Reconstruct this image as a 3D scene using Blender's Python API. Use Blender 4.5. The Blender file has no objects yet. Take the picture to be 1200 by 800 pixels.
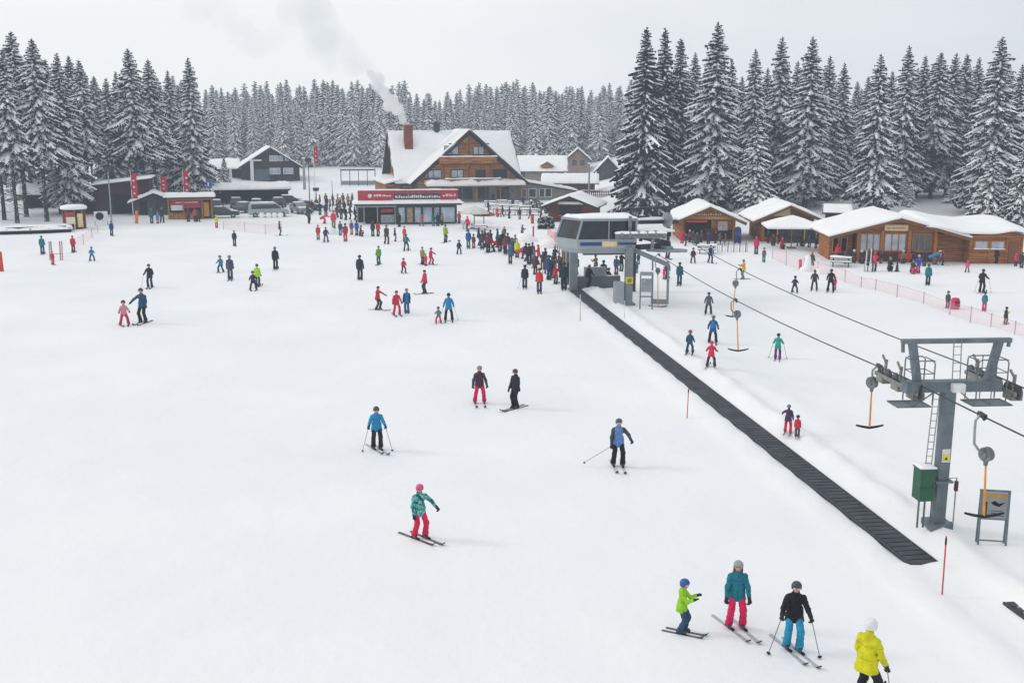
import bpy, math, random
import numpy as np
from mathutils import Vector, Matrix

# ---------------------------------------------------------------- camera, world, sun, exposure
sc = bpy.context.scene
COL = sc.collection
PITCH = math.radians(11.31)
FPX = 1250.0            # focal length in pixels of the 1200 px wide photograph
CAM_H = 12.0
cam_d = bpy.data.cameras.new('camera')
cam = bpy.data.objects.new('camera', cam_d)
COL.objects.link(cam)
cam.location = (0, 0, CAM_H)
cam.rotation_euler = (math.radians(90) - PITCH, 0, 0)
cam_d.sensor_width = 36.0
cam_d.lens = 36.0 * FPX / 1200.0
cam_d.clip_start = 0.1
cam_d.clip_end = 3000
sc.camera = cam

SUN_EL, SUN_AZ = math.radians(32), math.radians(-82)     # az from +Y (north) clockwise; the sun stands to the left
world = bpy.data.worlds.new("World")
sc.world = world
world.use_nodes = True
wn, wl = world.node_tree.nodes, world.node_tree.links
wn.clear()
w_out = wn.new('ShaderNodeOutputWorld')
w_bg = wn.new('ShaderNodeBackground')
w_bg.inputs['Strength'].default_value = 0.1
sky = wn.new('ShaderNodeTexSky')
sky.sky_type = 'NISHITA'
sky.sun_disc = False
sky.sun_elevation = SUN_EL
sky.sun_rotation = SUN_AZ
sky.air_density = 1.0
sky.dust_density = 4.0
w_tc = wn.new('ShaderNodeTexCoord')
w_map = wn.new('ShaderNodeMapping')
w_map.inputs['Scale'].default_value = (1.0, 1.0, 3.0)
w_noise = wn.new('ShaderNodeTexNoise')
w_noise.inputs['Scale'].default_value = 2.3
w_noise.inputs['Detail'].default_value = 4
w_noise.inputs['Roughness'].default_value = 0.5
w_sep = wn.new('ShaderNodeSeparateXYZ')                  # the deck is brighter towards the hidden sun on the left
w_ma = wn.new('ShaderNodeMath'); w_ma.operation = 'MULTIPLY_ADD'
w_ma.inputs[1].default_value = -1.1
w_ma.inputs[2].default_value = 0.46
w_mb = wn.new('ShaderNodeMath'); w_mb.operation = 'MULTIPLY_ADD'
w_mb.inputs[1].default_value = 0.72
wl.new(w_tc.outputs['Generated'], w_sep.inputs['Vector'])
wl.new(w_sep.outputs['X'], w_ma.inputs[0])
wl.new(w_noise.outputs['Fac'], w_mb.inputs[0])
w_mc = wn.new('ShaderNodeMath'); w_mc.operation = 'MULTIPLY_ADD'
w_mc.inputs[1].default_value = -0.18                     # and a little brighter behind the camera
wl.new(w_sep.outputs['Y'], w_mc.inputs[0])
w_md = wn.new('ShaderNodeMath'); w_md.operation = 'ADD'
w_md.inputs[1].default_value = 0.15
wl.new(w_ma.outputs[0], w_mc.inputs[2])
wl.new(w_mc.outputs[0], w_md.inputs[0])
wl.new(w_md.outputs[0], w_mb.inputs[2])
w_ramp = wn.new('ShaderNodeValToRGB')                    # the cloud deck, brightness for strength 0.1
w_ramp.color_ramp.elements[0].position = 0.08
w_ramp.color_ramp.elements[1].position = 0.82
w_ramp.color_ramp.elements[0].color = (0.63, 0.665, 0.71, 1)
w_ramp.color_ramp.elements[1].color = (1.0, 0.998, 0.99, 1)
w_gain = wn.new('ShaderNodeVectorMath')
w_gain.operation = 'SCALE'
w_gain.inputs['Scale'].default_value = 10.2
w_mix = wn.new('ShaderNodeMixRGB')
w_mix.inputs['Fac'].default_value = 0.93
wl.new(w_tc.outputs['Generated'], w_map.inputs['Vector'])
wl.new(w_map.outputs['Vector'], w_noise.inputs['Vector'])
wl.new(w_mb.outputs[0], w_ramp.inputs['Fac'])
wl.new(w_ramp.outputs['Color'], w_gain.inputs[0])
wl.new(sky.outputs['Color'], w_mix.inputs['Color1'])
wl.new(w_gain.outputs['Vector'], w_mix.inputs['Color2'])
wl.new(w_mix.outputs['Color'], w_bg.inputs['Color'])
wl.new(w_bg.outputs['Background'], w_out.inputs['Surface'])

sun_d = bpy.data.lights.new('sun', 'SUN')
sun_d.energy = 0.8
sun_d.angle = math.radians(12)
sun_d.color = (1.0, 0.965, 0.92)
sun = bpy.data.objects.new('sun', sun_d)
COL.objects.link(sun)
sdir = Vector((math.sin(SUN_AZ) * math.cos(SUN_EL), math.cos(SUN_AZ) * math.cos(SUN_EL), math.sin(SUN_EL)))
sun.rotation_euler = sdir.to_track_quat('Z', 'Y').to_euler()
sun.location = (-40, 40, 60)

vs = sc.view_settings
vs.view_transform = 'Standard'
vs.look = 'None'
vs.exposure = 0.0
vs.gamma = 1.0
vs.use_curve_mapping = False
sc.render.engine = 'CYCLES'
sc.cycles.use_denoising = True
sc.cycles.max_bounces = 10
sc.cycles.diffuse_bounces = 3
sc.cycles.glossy_bounces = 2
sc.cycles.transparent_max_bounces = 12
sc.cycles.volume_bounces = 8
sc.cycles.transmission_bounces = 3

# ---------------------------------------------------------------- pixel -> world helpers
CP, SP = math.cos(PITCH), math.sin(PITCH)

def ray(px, py):
    u, v = (px - 600) / FPX, (400 - py) / FPX
    return Vector((u, CP + v * SP, -SP + v * CP))

def P(px, py, z=0.0):
    d = ray(px, py)
    t = (z - CAM_H) / d.z
    return Vector((d.x * t, d.y * t, z))

def PY(px, py, Y):
    d = ray(px, py)
    t = Y / d.y
    return Vector((d.x * t, Y, CAM_H + d.z * t))

def ppm(p):                                             # photograph pixels per metre at p
    return FPX / (p[1] * CP - (p[2] - CAM_H) * SP)

# ---------------------------------------------------------------- materials
def lin(c):
    return c / 12.92 if c <= 0.04045 else ((c + 0.055) / 1.055) ** 2.4

def srgb(h):
    h = h.lstrip('#')
    return tuple(lin(int(h[i:i + 2], 16) / 255) for i in (0, 2, 4)) + (1,)

_mats = {}

def mat(name, col, rough=0.7, metal=0.0, noise=0.12, nscale=6.0, bump=0.0, bscale=30.0, spec=0.3, alpha=1.0, obj_coord=True):
    """principled material with a noise-varied base colour and an optional fine bump"""
    if name in _mats:
        return _mats[name]
    m = bpy.data.materials.new(name)
    m.use_nodes = True
    n, l = m.node_tree.nodes, m.node_tree.links
    b = n['Principled BSDF']
    c = srgb(col) if isinstance(col, str) else tuple(col) + (1,)
    b.inputs['Roughness'].default_value = rough
    b.inputs['Metallic'].default_value = metal
    b.inputs['Specular IOR Level'].default_value = spec
    b.inputs['Alpha'].default_value = alpha
    tc = n.new('ShaderNodeTexCoord')
    nz = n.new('ShaderNodeTexNoise')
    nz.inputs['Scale'].default_value = nscale
    nz.inputs['Detail'].default_value = 5
    l.new(tc.outputs['Object'], nz.inputs['Vector'])
    rp = n.new('ShaderNodeValToRGB')
    rp.color_ramp.elements[0].position = 0.3
    rp.color_ramp.elements[1].position = 0.7
    rp.color_ramp.elements[0].color = tuple(x * (1 - noise) for x in c[:3]) + (1,)
    rp.color_ramp.elements[1].color = tuple(min(1, x * (1 + noise)) for x in c[:3]) + (1,)
    l.new(nz.outputs['Fac'], rp.inputs['Fac'])
    l.new(rp.outputs['Color'], b.inputs['Base Color'])
    if bump:
        n2 = n.new('ShaderNodeTexNoise')
        n2.inputs['Scale'].default_value = bscale
        n2.inputs['Detail'].default_value = 4
        l.new(tc.outputs['Object'], n2.inputs['Vector'])
        bp = n.new('ShaderNodeBump')
        bp.inputs['Strength'].default_value = bump
        bp.inputs['Distance'].default_value = 0.05
        l.new(n2.outputs['Fac'], bp.inputs['Height'])
        l.new(bp.outputs['Normal'], b.inputs['Normal'])
    _mats[name] = m
    return m

def wood_mat(name, c1, c2, period=0.22, axis='Z', rough=0.75):
    """boards: a seam every `period` metres along an axis, streaky grain between two colours"""
    if name in _mats:
        return _mats[name]
    m = bpy.data.materials.new(name)
    m.use_nodes = True
    n, l = m.node_tree.nodes, m.node_tree.links
    b = n['Principled BSDF']
    b.inputs['Roughness'].default_value = rough
    b.inputs['Specular IOR Level'].default_value = 0.2
    tc = n.new('ShaderNodeTexCoord')
    mp = n.new('ShaderNodeMapping')
    mp.inputs['Scale'].default_value = (0.5, 0.5, 5) if axis == 'Z' else (5, 5, 0.5)
    l.new(tc.outputs['Object'], mp.inputs['Vector'])
    nz = n.new('ShaderNodeTexNoise')
    nz.inputs['Scale'].default_value = 1.3
    nz.inputs['Detail'].default_value = 6
    l.new(mp.outputs['Vector'], nz.inputs['Vector'])
    rp = n.new('ShaderNodeValToRGB')
    rp.color_ramp.elements[0].position = 0.35
    rp.color_ramp.elements[1].position = 0.68
    rp.color_ramp.elements[0].color = srgb(c1)
    rp.color_ramp.elements[1].color = srgb(c2)
    l.new(nz.outputs['Fac'], rp.inputs['Fac'])
    sx = n.new('ShaderNodeSeparateXYZ')
    l.new(tc.outputs['Object'], sx.inputs['Vector'])
    mm = n.new('ShaderNodeMath'); mm.operation = 'MULTIPLY'; mm.inputs[1].default_value = 1 / period
    if axis == 'Z':
        l.new(sx.outputs['Z'], mm.inputs[0])
    else:
        ad = n.new('ShaderNodeMath'); ad.operation = 'ADD'
        l.new(sx.outputs['X'], ad.inputs[0]); l.new(sx.outputs['Y'], ad.inputs[1])
        l.new(ad.outputs[0], mm.inputs[0])
    fr = n.new('ShaderNodeMath'); fr.operation = 'FRACT'
    l.new(mm.outputs[0], fr.inputs[0])
    lt = n.new('ShaderNodeMath'); lt.operation = 'GREATER_THAN'; lt.inputs[1].default_value = 0.12
    l.new(fr.outputs[0], lt.inputs[0])
    mx = n.new('ShaderNodeMixRGB')
    mx.inputs['Color1'].default_value = tuple(x * 0.45 for x in srgb(c1)[:3]) + (1,)
    l.new(lt.outputs[0], mx.inputs['Fac'])
    l.new(rp.outputs['Color'], mx.inputs['Color2'])
    l.new(mx.outputs['Color'], b.inputs['Base Color'])
    bp = n.new('ShaderNodeBump'); bp.inputs['Strength'].default_value = 0.5; bp.inputs['Distance'].default_value = 0.03
    l.new(lt.outputs[0], bp.inputs['Height']); l.new(bp.outputs['Normal'], b.inputs['Normal'])
    _mats[name] = m
    return m

SNOW = mat('snow', (0.86, 0.875, 0.89), rough=0.75, noise=0.025, nscale=0.9, bump=0.35, bscale=3.0, spec=0.2)
SNOW_TREE = mat('tree_snow', (0.90, 0.91, 0.925), rough=0.8, noise=0.03, nscale=2.0, spec=0.15)

def bark_mat():
    m = bpy.data.materials.new('bark'); m.use_nodes = True
    n, l = m.node_tree.nodes, m.node_tree.links
    b = n['Principled BSDF']; b.inputs['Roughness'].default_value = 0.95; b.inputs['Specular IOR Level'].default_value = 0.1
    tc = n.new('ShaderNodeTexCoord')
    mp = n.new('ShaderNodeMapping'); mp.inputs['Scale'].default_value = (6, 6, 1.2)
    l.new(tc.outputs['Object'], mp.inputs['Vector'])
    nz = n.new('ShaderNodeTexNoise'); nz.inputs['Scale'].default_value = 1.5; nz.inputs['Detail'].default_value = 5
    l.new(mp.outputs['Vector'], nz.inputs['Vector'])
    rp = n.new('ShaderNodeValToRGB')
    e = rp.color_ramp.elements
    e[0].position = 0.3; e[0].color = (0.018, 0.017, 0.018, 1)
    e[1].position = 0.62; e[1].color = (0.06, 0.055, 0.052, 1)
    x = e.new(0.70); x.color = (0.75, 0.77, 0.8, 1)
    l.new(nz.outputs['Fac'], rp.inputs['Fac']); l.new(rp.outputs['Color'], b.inputs['Base Color'])
    return m
BARK = bark_mat()

def needle_mat():
    m = bpy.data.materials.new('spruce_needles'); m.use_nodes = True
    n, l = m.node_tree.nodes, m.node_tree.links
    b = n['Principled BSDF']; b.inputs['Roughness'].default_value = 0.8; b.inputs['Specular IOR Level'].default_value = 0.15
    tc = n.new('ShaderNodeTexCoord')
    nz = n.new('ShaderNodeTexNoise'); nz.inputs['Scale'].default_value = 1.7; nz.inputs['Detail'].default_value = 5
    l.new(tc.outputs['Object'], nz.inputs['Vector'])
    oi = n.new('ShaderNodeObjectInfo')
    rp = n.new('ShaderNodeValToRGB')
    e = rp.color_ramp.elements
    e[0].position = 0.32; e[0].color = (0.009, 0.015, 0.017, 1)
    e[1].position = 0.66; e[1].color = (0.032, 0.044, 0.042, 1)
    l.new(nz.outputs['Fac'], rp.inputs['Fac'])
    hs = n.new('ShaderNodeHueSaturation')
    mr = n.new('ShaderNodeMapRange'); mr.inputs['To Min'].default_value = 0.75; mr.inputs['To Max'].default_value = 1.25
    l.new(oi.outputs['Random'], mr.inputs['Value']); l.new(mr.outputs['Result'], hs.inputs['Value'])
    l.new(rp.outputs['Color'], hs.inputs['Color']); l.new(hs.outputs['Color'], b.inputs['Base Color'])
    return m
NEEDLE = needle_mat()

def glass_mat(name, col, rough=0.12):
    return mat(name, col, rough=rough, noise=0.35, nscale=0.8, spec=0.6)
GLASS = glass_mat('window_glass', '#4a5560')
GLASS_DARK = glass_mat('dark_glass', '#1d2930')
GLASS_PALE = glass_mat('pale_glass', '#a9b6c4')
HONEY = wood_mat('honey_boards', '#86491c', '#c68a42', 0.24)
HUTWOOD = wood_mat('hut_boards', '#85502a', '#b3783f', 0.2)
HUTRED = wood_mat('red_brown_boards', '#4a261a', '#6e3a28', 0.2)
DARKWOOD = wood_mat('dark_boards', '#1e1a1c', '#322c2c', 0.25)
BROWNBARN = wood_mat('barn_boards', '#38201f', '#503032', 0.25)
GREYWOOD = wood_mat('grey_brown_boards', '#46403c', '#615a54', 0.22)
TRIM = mat('dark_trim', '#33261e', rough=0.7)
POSTWOOD = mat('post_wood', '#a56a35', rough=0.7, bump=0.2)
PALEWOOD = mat('pale_wood', '#c49a5e', rough=0.7)
STONE = mat('stone', '#7e7973', rough=0.9, noise=0.3, nscale=2.5, bump=0.5, bscale=6)
PLASTER = mat('beige_plaster', '#8d847a', rough=0.9)
BRICK = wood_mat('brick', '#6e3a2c', '#94503e', 0.16)
WHITE = mat('white_paint', '#d8dadc', rough=0.5)
STEEL = mat('grey_painted_steel', '#69737a', rough=0.5, metal=0.3, noise=0.22, nscale=2.6, spec=0.4, bump=.15, bscale=8)
STEEL_DK = mat('dark_steel', '#3a4144', rough=0.5, metal=0.4)
GALV = mat('galvanised_steel', '#8f979b', rough=0.45, metal=0.5, noise=0.2, nscale=4)
CABINGREY = mat('cabin_panel', '#9ba2a8', rough=0.45, metal=0.2, noise=0.06, nscale=1.0)
RUBBER = mat('black_rubber', '#26282b', rough=0.85, noise=0.2)
ORANGE = mat('orange_pole_paint', '#dc8b33', rough=0.5)
REDPOLE = mat('marker_red', '#c4504a', rough=0.6)
CRIMSON = mat('crimson_fabric', '#b3273c', rough=0.7)
REDSIGN = mat('red_sign', '#a8323f', rough=0.6, noise=0.2, nscale=3)
BLUESIGN = mat('blue_sign', '#2a5aa8', rough=0.5)
CREAM = mat('cream_panel', '#e0c9a0', rough=0.6)
GREENBOX = mat('green_box', '#2c5b44', rough=0.5, noise=0.1)
YELLOW = mat('yellow_sign', '#dfc92a', rough=0.5)
BLACK = mat('black_matte', '#18191b', rough=0.7)
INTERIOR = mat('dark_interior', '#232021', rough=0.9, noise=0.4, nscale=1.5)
CANVAS = mat('pale_canvas', '#c9cdc8', rough=0.8, noise=0.05)
PINKNET = mat('pink_safety_net', '#e6b3bb', rough=0.8, alpha=0.22, noise=0.1, nscale=3)
REDNET = mat('red_net_patch', '#cf6a7c', rough=0.8, alpha=0.5, noise=0.2)
SKIN = mat('skin', '#c98f78', rough=0.6, noise=0.08, nscale=20)
MARK = mat('pale_marks', '#d9d2d0', rough=0.6)

# ---------------------------------------------------------------- mesh builder and scene-graph helpers
class MB:
    def __init__(s):
        s.v, s.f, s.m = [], [], []

    def add(s, vs_, fs_, mi=0):
        o = len(s.v)
        s.v += [tuple(v) for v in vs_]
        s.f += [tuple(i + o for i in f) for f in fs_]
        s.m += [mi] * len(fs_)

    def box(s, c, d, rz=0.0, mi=0, top=1.0):
        x, y, z = d[0] / 2, d[1] / 2, d[2] / 2
        ca, sa = math.cos(rz), math.sin(rz)
        vs_ = []
        for k, (a, b, e) in enumerate([(-x, -y, -z), (x, -y, -z), (x, y, -z), (-x, y, -z), (-x, -y, z), (x, -y, z), (x, y, z), (-x, y, z)]):
            if k > 3:
                a *= top; b *= top
            vs_.append((c[0] + a * ca - b * sa, c[1] + a * sa + b * ca, c[2] + e))
        s.add(vs_, [(3, 2, 1, 0), (4, 5, 6, 7), (0, 1, 5, 4), (1, 2, 6, 5), (2, 3, 7, 6), (3, 0, 4, 7)], mi)

    def bx(s, x0, x1, y0, y1, z0, z1, mi=0):
        s.box(((x0 + x1) / 2, (y0 + y1) / 2, (z0 + z1) / 2), (x1 - x0, y1 - y0, z1 - z0), 0, mi)

    def beam(s, a, b, w, h=None, mi=0, up=(0, 0, 1)):
        h = h or w
        a, b = Vector(a), Vector(b)
        d = (b - a).normalized()
        u = Vector(up)
        if abs(d.dot(u)) > 0.98:
            u = Vector((0, 1, 0))
        r = d.cross(u).normalized(); u = r.cross(d)
        vs_ = [p + r * i * w / 2 + u * j * h / 2 for p in (a, b) for i, j in ((-1, -1), (1, -1), (1, 1), (-1, 1))]
        s.add(vs_, [(0, 1, 2, 3), (7, 6, 5, 4), (1, 0, 4, 5), (2, 1, 5, 6), (3, 2, 6, 7), (0, 3, 7, 4)], mi)

    def tube(s, pts, r, n=8, mi=0, cap=True):
        pts = [Vector(p) for p in pts]
        rs = r if isinstance(r, (list, tuple)) else [r] * len(pts)
        vs_, fs_ = [], []
        pr = None
        for i, p in enumerate(pts):
            d = (pts[min(i + 1, len(pts) - 1)] - pts[max(i - 1, 0)]).normalized()
            if pr is None:
                pr = d.cross(Vector((0, 0, 1)) if abs(d.z) < 0.9 else Vector((1, 0, 0))).normalized()
            pr = (pr - d * pr.dot(d)).normalized()
            q = d.cross(pr)
            for k in range(n):
                a = 2 * math.pi * k / n
                vs_.append(p + (pr * math.cos(a) + q * math.sin(a)) * rs[i])
        for i in range(len(pts) - 1):
            for k in range(n):
                k2 = (k + 1) % n
                fs_.append((i * n + k, i * n + k2, (i + 1) * n + k2, (i + 1) * n + k))
        if cap:
            fs_.append(tuple(range(n - 1, -1, -1)))
            fs_.append(tuple((len(pts) - 1) * n + k for k in range(n)))
        s.add(vs_, fs_, mi)

    def disc(s, c, axis, r, t, n=16, mi=0):
        a = Vector(axis).normalized()
        s.tube([Vector(c) - a * t / 2, Vector(c) + a * t / 2], r, n, mi)

    def lathe(s, c, prof, n=16, mi=0):
        vs_, fs_ = [], []
        for r, z in prof:
            for k in range(n):
                a = 2 * math.pi * k / n
                vs_.append((c[0] + r * math.cos(a), c[1] + r * math.sin(a), c[2] + z))
        for i in range(len(prof) - 1):
            for k in range(n):
                k2 = (k + 1) % n
                fs_.append((i * n + k, i * n + k2, (i + 1) * n + k2, (i + 1) * n + k))
        fs_.append(tuple(range(n - 1, -1, -1)))
        fs_.append(tuple((len(prof) - 1) * n + k for k in range(n)))
        s.add(vs_, fs_, mi)

    def prism(s, poly, y0, y1, mi=0):
        """polygon in x-z (counter-clockwise seen from -y) extruded from y0 to y1"""
        n = len(poly)
        vs_ = [(x, y0, z) for x, z in poly] + [(x, y1, z) for x, z in poly]
        fs_ = [tuple(range(n)), tuple(range(2 * n - 1, n - 1, -1))]
        fs_ += [((i + 1) % n, i, i + n, (i + 1) % n + n) for i in range(n)]
        s.add(vs_, fs_, mi)

    def prism_x(s, poly, x0, x1, mi=0):
        n = len(poly)
        vs_ = [(x0, y, z) for y, z in poly] + [(x1, y, z) for y, z in poly]
        fs_ = [tuple(range(n)), tuple(range(2 * n - 1, n - 1, -1))]
        fs_ += [((i + 1) % n, i, i + n, (i + 1) % n + n) for i in range(n)]
        s.add(vs_, fs_, mi)

    def ball(s, c, r, n=10, mi=0, sq=(1, 1, 1)):
        prof = []
        k = max(4, n // 2)
        vs_, fs_ = [], []
        for i in range(1, k):
            a = math.pi * i / k - math.pi / 2
            for j in range(n):
                b = 2 * math.pi * j / n
                vs_.append((c[0] + r * sq[0] * math.cos(a) * math.cos(b), c[1] + r * sq[1] * math.cos(a) * math.sin(b), c[2] + r * sq[2] * math.sin(a)))
        lo, hi = len(vs_), len(vs_) + 1
        vs_ += [(c[0], c[1], c[2] - r * sq[2]), (c[0], c[1], c[2] + r * sq[2])]
        for i in range(k - 2):
            for j in range(n):
                j2 = (j + 1) % n
                fs_.append((i * n + j, i * n + j2, (i + 1) * n + j2, (i + 1) * n + j))
        for j in range(n):
            j2 = (j + 1) % n
            fs_.append((lo, j2, j)); fs_.append((hi, (k - 2) * n + j, (k - 2) * n + j2))
        s.add(vs_, fs_, mi)

    def snow(s, q, th, nx=10, ny=6, mi=0, seed=0, rough=0.45, over=0.14):
        """a snow blanket lying on the quad q (4 corners a b c d): rounded edges, uneven thickness"""
        rnd = random.Random(seed)
        ph = [rnd.uniform(0, 6.28) for _ in range(6)]
        a, b, c, d = [Vector(p) for p in q]
        cen = (a + b + c + d) / 4
        def at(u, v):
            return (a * (1 - u) + b * u) * (1 - v) + (d * (1 - u) + c * u) * v
        us = [0, 0.02] + [i / nx for i in range(1, nx)] + [0.98, 1]
        vv = [0, 0.03] + [i / ny for i in range(1, ny)] + [0.97, 1]
        vs_, fs_ = [], []
        W, L = len(us), len(vv)
        lu, lv = max((b - a).length, .01), max((d - a).length, .01)
        for layer in (0, 1):
            for v in vv:
                for u in us:
                    p = at(u, v)
                    e = min(u * lu, (1 - u) * lu, v * lv, (1 - v) * lv)
                    out = (p - cen); out.z = 0
                    wob = math.sin(u * lu * 1.1 + ph[0]) * math.sin(v * lv * 1.3 + ph[1]) + 0.6 * math.sin(u * lu * 2.7 + ph[2] + v * lv * 1.7)
                    if layer:
                        k = min(1.0, e / (th * 1.0 + 1e-6))
                        h = th * (0.55 + 0.45 * math.sqrt(k)) * (1 + rough * 0.5 * wob)
                        p = p + Vector((0, 0, h))
                    if e < 1e-4 and out.length > 0:
                        p = p + out.normalized() * over * (1.0 if not layer else 0.35) * (1 + 0.5 * wob)
                        if not layer:
                            p.z += 0.015
                    vs_.append(p)
        o = W * L
        for j in range(L - 1):
            for i in range(W - 1):
                k = j * W + i
                fs_.append((o + k, o + k + 1, o + k + W + 1, o + k + W))
                fs_.append((k + W, k + W + 1, k + 1, k))
        for i in range(W - 1):
            fs_.append((i, i + 1, o + i + 1, o + i))
            k = (L - 1) * W + i
            fs_.append((k + 1, k, o + k, o + k + 1))
        for j in range(L - 1):
            k = j * W
            fs_.append((k + W, k, o + k, o + k + W))
            k = j * W + W - 1
            fs_.append((k, k + W, o + k + W, o + k))
        s.add(vs_, fs_, mi)

    def build(s, name, mats, parent=None, smooth=False, loc=None):
        me = bpy.data.meshes.new(name)
        me.from_pydata(s.v, [], s.f)
        if not isinstance(mats, (list, tuple)):
            mats = [mats]
        for m in mats:
            me.materials.append(m)
        if len(mats) > 1:
            me.polygons.foreach_set('material_index', s.m)
        if smooth:
            me.polygons.foreach_set('use_smooth', [True] * len(me.polygons))
        me.update()
        o = bpy.data.objects.new(name, me)
        COL.objects.link(o)
        if parent:
            o.parent = parent
        if loc is not None:
            o.location = loc
        return o

def tag(o, label, cat, group=None, kind=None):
    if label: o['label'] = label
    if cat: o['category'] = cat
    if group: o['group'] = group
    if kind: o['kind'] = kind
    return o

def thing(name, label, cat, loc=(0, 0, 0), rz=0.0, group=None):
    o = bpy.data.objects.new(name, None)
    o.empty_display_size = 0.3
    COL.objects.link(o)
    o.location = loc
    o.rotation_euler = (0, 0, rz)
    return tag(o, label, cat, group)

def copy_tree(o, parent=None):
    c = o.copy()
    COL.objects.link(c)
    if parent:
        c.parent = parent
    for ch in o.children:
        copy_tree(ch, c)
    return c

# ---------------------------------------------------------------- the ground
BELT_A, BELT_B = P(672, 338), P(1082, 661)
BDIR = (BELT_B - BELT_A).normalized()
BNRM = Vector((-BDIR.y, BDIR.x, 0))                     # points to +x side (right of the belt in the picture)
if BNRM.x < 0:
    BNRM = -BNRM
BLEN = (BELT_B - BELT_A).length

def ground_z(x, y):
    x = np.asarray(x, dtype=float); y = np.asarray(y, dtype=float)
    z = 0.05 * np.sin(x * 0.21 + 1.3) * np.sin(y * 0.13 + 0.4) + 0.03 * np.sin(x * 0.5 + y * 0.31)
    # long drifts and scuffed hollows on the piste
    z = z + 0.012 * np.sin(x * 1.9 + 0.8 * np.sin(y * 0.6)) * np.sin(y * 0.9 + 1.1 * np.sin(x * 0.4))
    # banks thrown up along the conveyor
    dx, dy = x - BELT_A.x, y - BELT_A.y
    t = dx * BDIR.x + dy * BDIR.y
    d = dx * BNRM.x + dy * BNRM.y
    on = 1 / (1 + np.exp(-(t + 1.0) * 1.5)) * 1 / (1 + np.exp((t - BLEN - 8.0) * 1.0))
    lump = 1 + 0.35 * np.sin(t * 1.7 + 2 * np.sin(t * 0.43)) * np.sin(d * 2.6 + t * 0.6)
    edge = 0.09 * np.exp(-((np.abs(d) - 0.76) / 0.15) ** 2) * (0.75 + 0.6 * np.sin(t * 2.3 + 3 * np.sin(t * .7)) * np.sin(t * 0.9 + d))
    bank = edge + 0.30 * np.exp(-((d - 1.45) / 0.45) ** 2) * lump + 0.12 * np.exp(-((d + 1.2) / 0.5) ** 2) * lump + 0.10 * np.exp(-((d - 3.0) / 0.9) ** 2) * lump
    flat = 0.09 * np.exp(-(d / 0.62) ** 6)
    belt = 1 / (1 + np.exp((t - BLEN - 0.2) * 6.0))
    z = z * (1 - 0.8 * np.exp(-(d / 2.5) ** 2) * on) + on * bank - on * flat * belt
    z = z + (0.17 + .06 * np.sin(d * 5 + x)) * np.exp(-((t - BLEN - 0.25) / 0.32) ** 2) * np.exp(-((d - .15) / 0.8) ** 2)
    # snow heaped round the pylon foot
    z = z + 0.16 * np.exp(-(((x - 13.2) / 1.1) ** 2 + ((y - 31.0) / 0.8) ** 2))
    # forest floor rises a little behind the huts on the right and under the left stand
    z = z + np.clip((y - 128) / 45, 0, 1) ** 1.5 * np.clip((x - 16) / 12, 0, 1) * 3.2
    z = z + np.clip((y - 140) / 60, 0, 1) * np.clip((-x - 52) / 15, 0, 1) * 1.5
    z = z + np.clip((y - 212) / 55, 0, 1) ** 1.3 * 2.5
    return z

def gz(x, y):
    return float(ground_z(x, y))

def G(px, py):
    p = P(px, py)
    for _ in range(3):
        p = P(px, py, gz(p.x, p.y))
    return p

def build_ground():
    xs = np.concatenate([np.linspace(-700, -130, 8), np.linspace(-120, -32, 45), np.arange(-30, 32, 0.28), np.linspace(33, 120, 45), np.linspace(135, 700, 8)])
    ys = np.concatenate([np.linspace(-60, 8, 10), np.arange(9, 62, 0.28), np.arange(62.3, 120, 0.6), np.linspace(121, 200, 60), np.linspace(204, 340, 25), np.linspace(360, 900, 12)])
    X, Y = np.meshgrid(xs, ys)
    Z = ground_z(X, Y)
    nx, ny = len(xs), len(ys)
    co = np.stack([X, Y, Z], -1).reshape(-1, 3)
    i = np.arange(nx - 1)[None, :] + np.arange(ny - 1)[:, None] * nx
    f = np.stack([i, i + 1, i + nx + 1, i + nx], -1).reshape(-1, 4)
    o = np_mesh('snow_ground', co, f, [ground_mat()], smooth=True)
    o['kind'] = 'structure'

def np_mesh(name, co, f, mats, mi=None, smooth=False, link=True):
    me = bpy.data.meshes.new(name)
    n = f.shape[1]
    me.vertices.add(len(co)); me.vertices.foreach_set('co', np.ascontiguousarray(co, dtype=np.float32).ravel())
    me.loops.add(f.size); me.loops.foreach_set('vertex_index', np.ascontiguousarray(f, dtype=np.int32).ravel())
    me.polygons.add(len(f))
    me.polygons.foreach_set('loop_start', np.arange(0, f.size, n, dtype=np.int32))
    for m in mats:
        me.materials.append(m)
    if mi is not None:
        me.polygons.foreach_set('material_index', np.asarray(mi, dtype=np.int32))
    me.polygons.foreach_set('use_smooth', np.full(len(f), smooth))
    me.update(calc_edges=True)
    if not link:
        return me
    o = bpy.data.objects.new(name, me)
    COL.objects.link(o)
    return o

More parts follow.
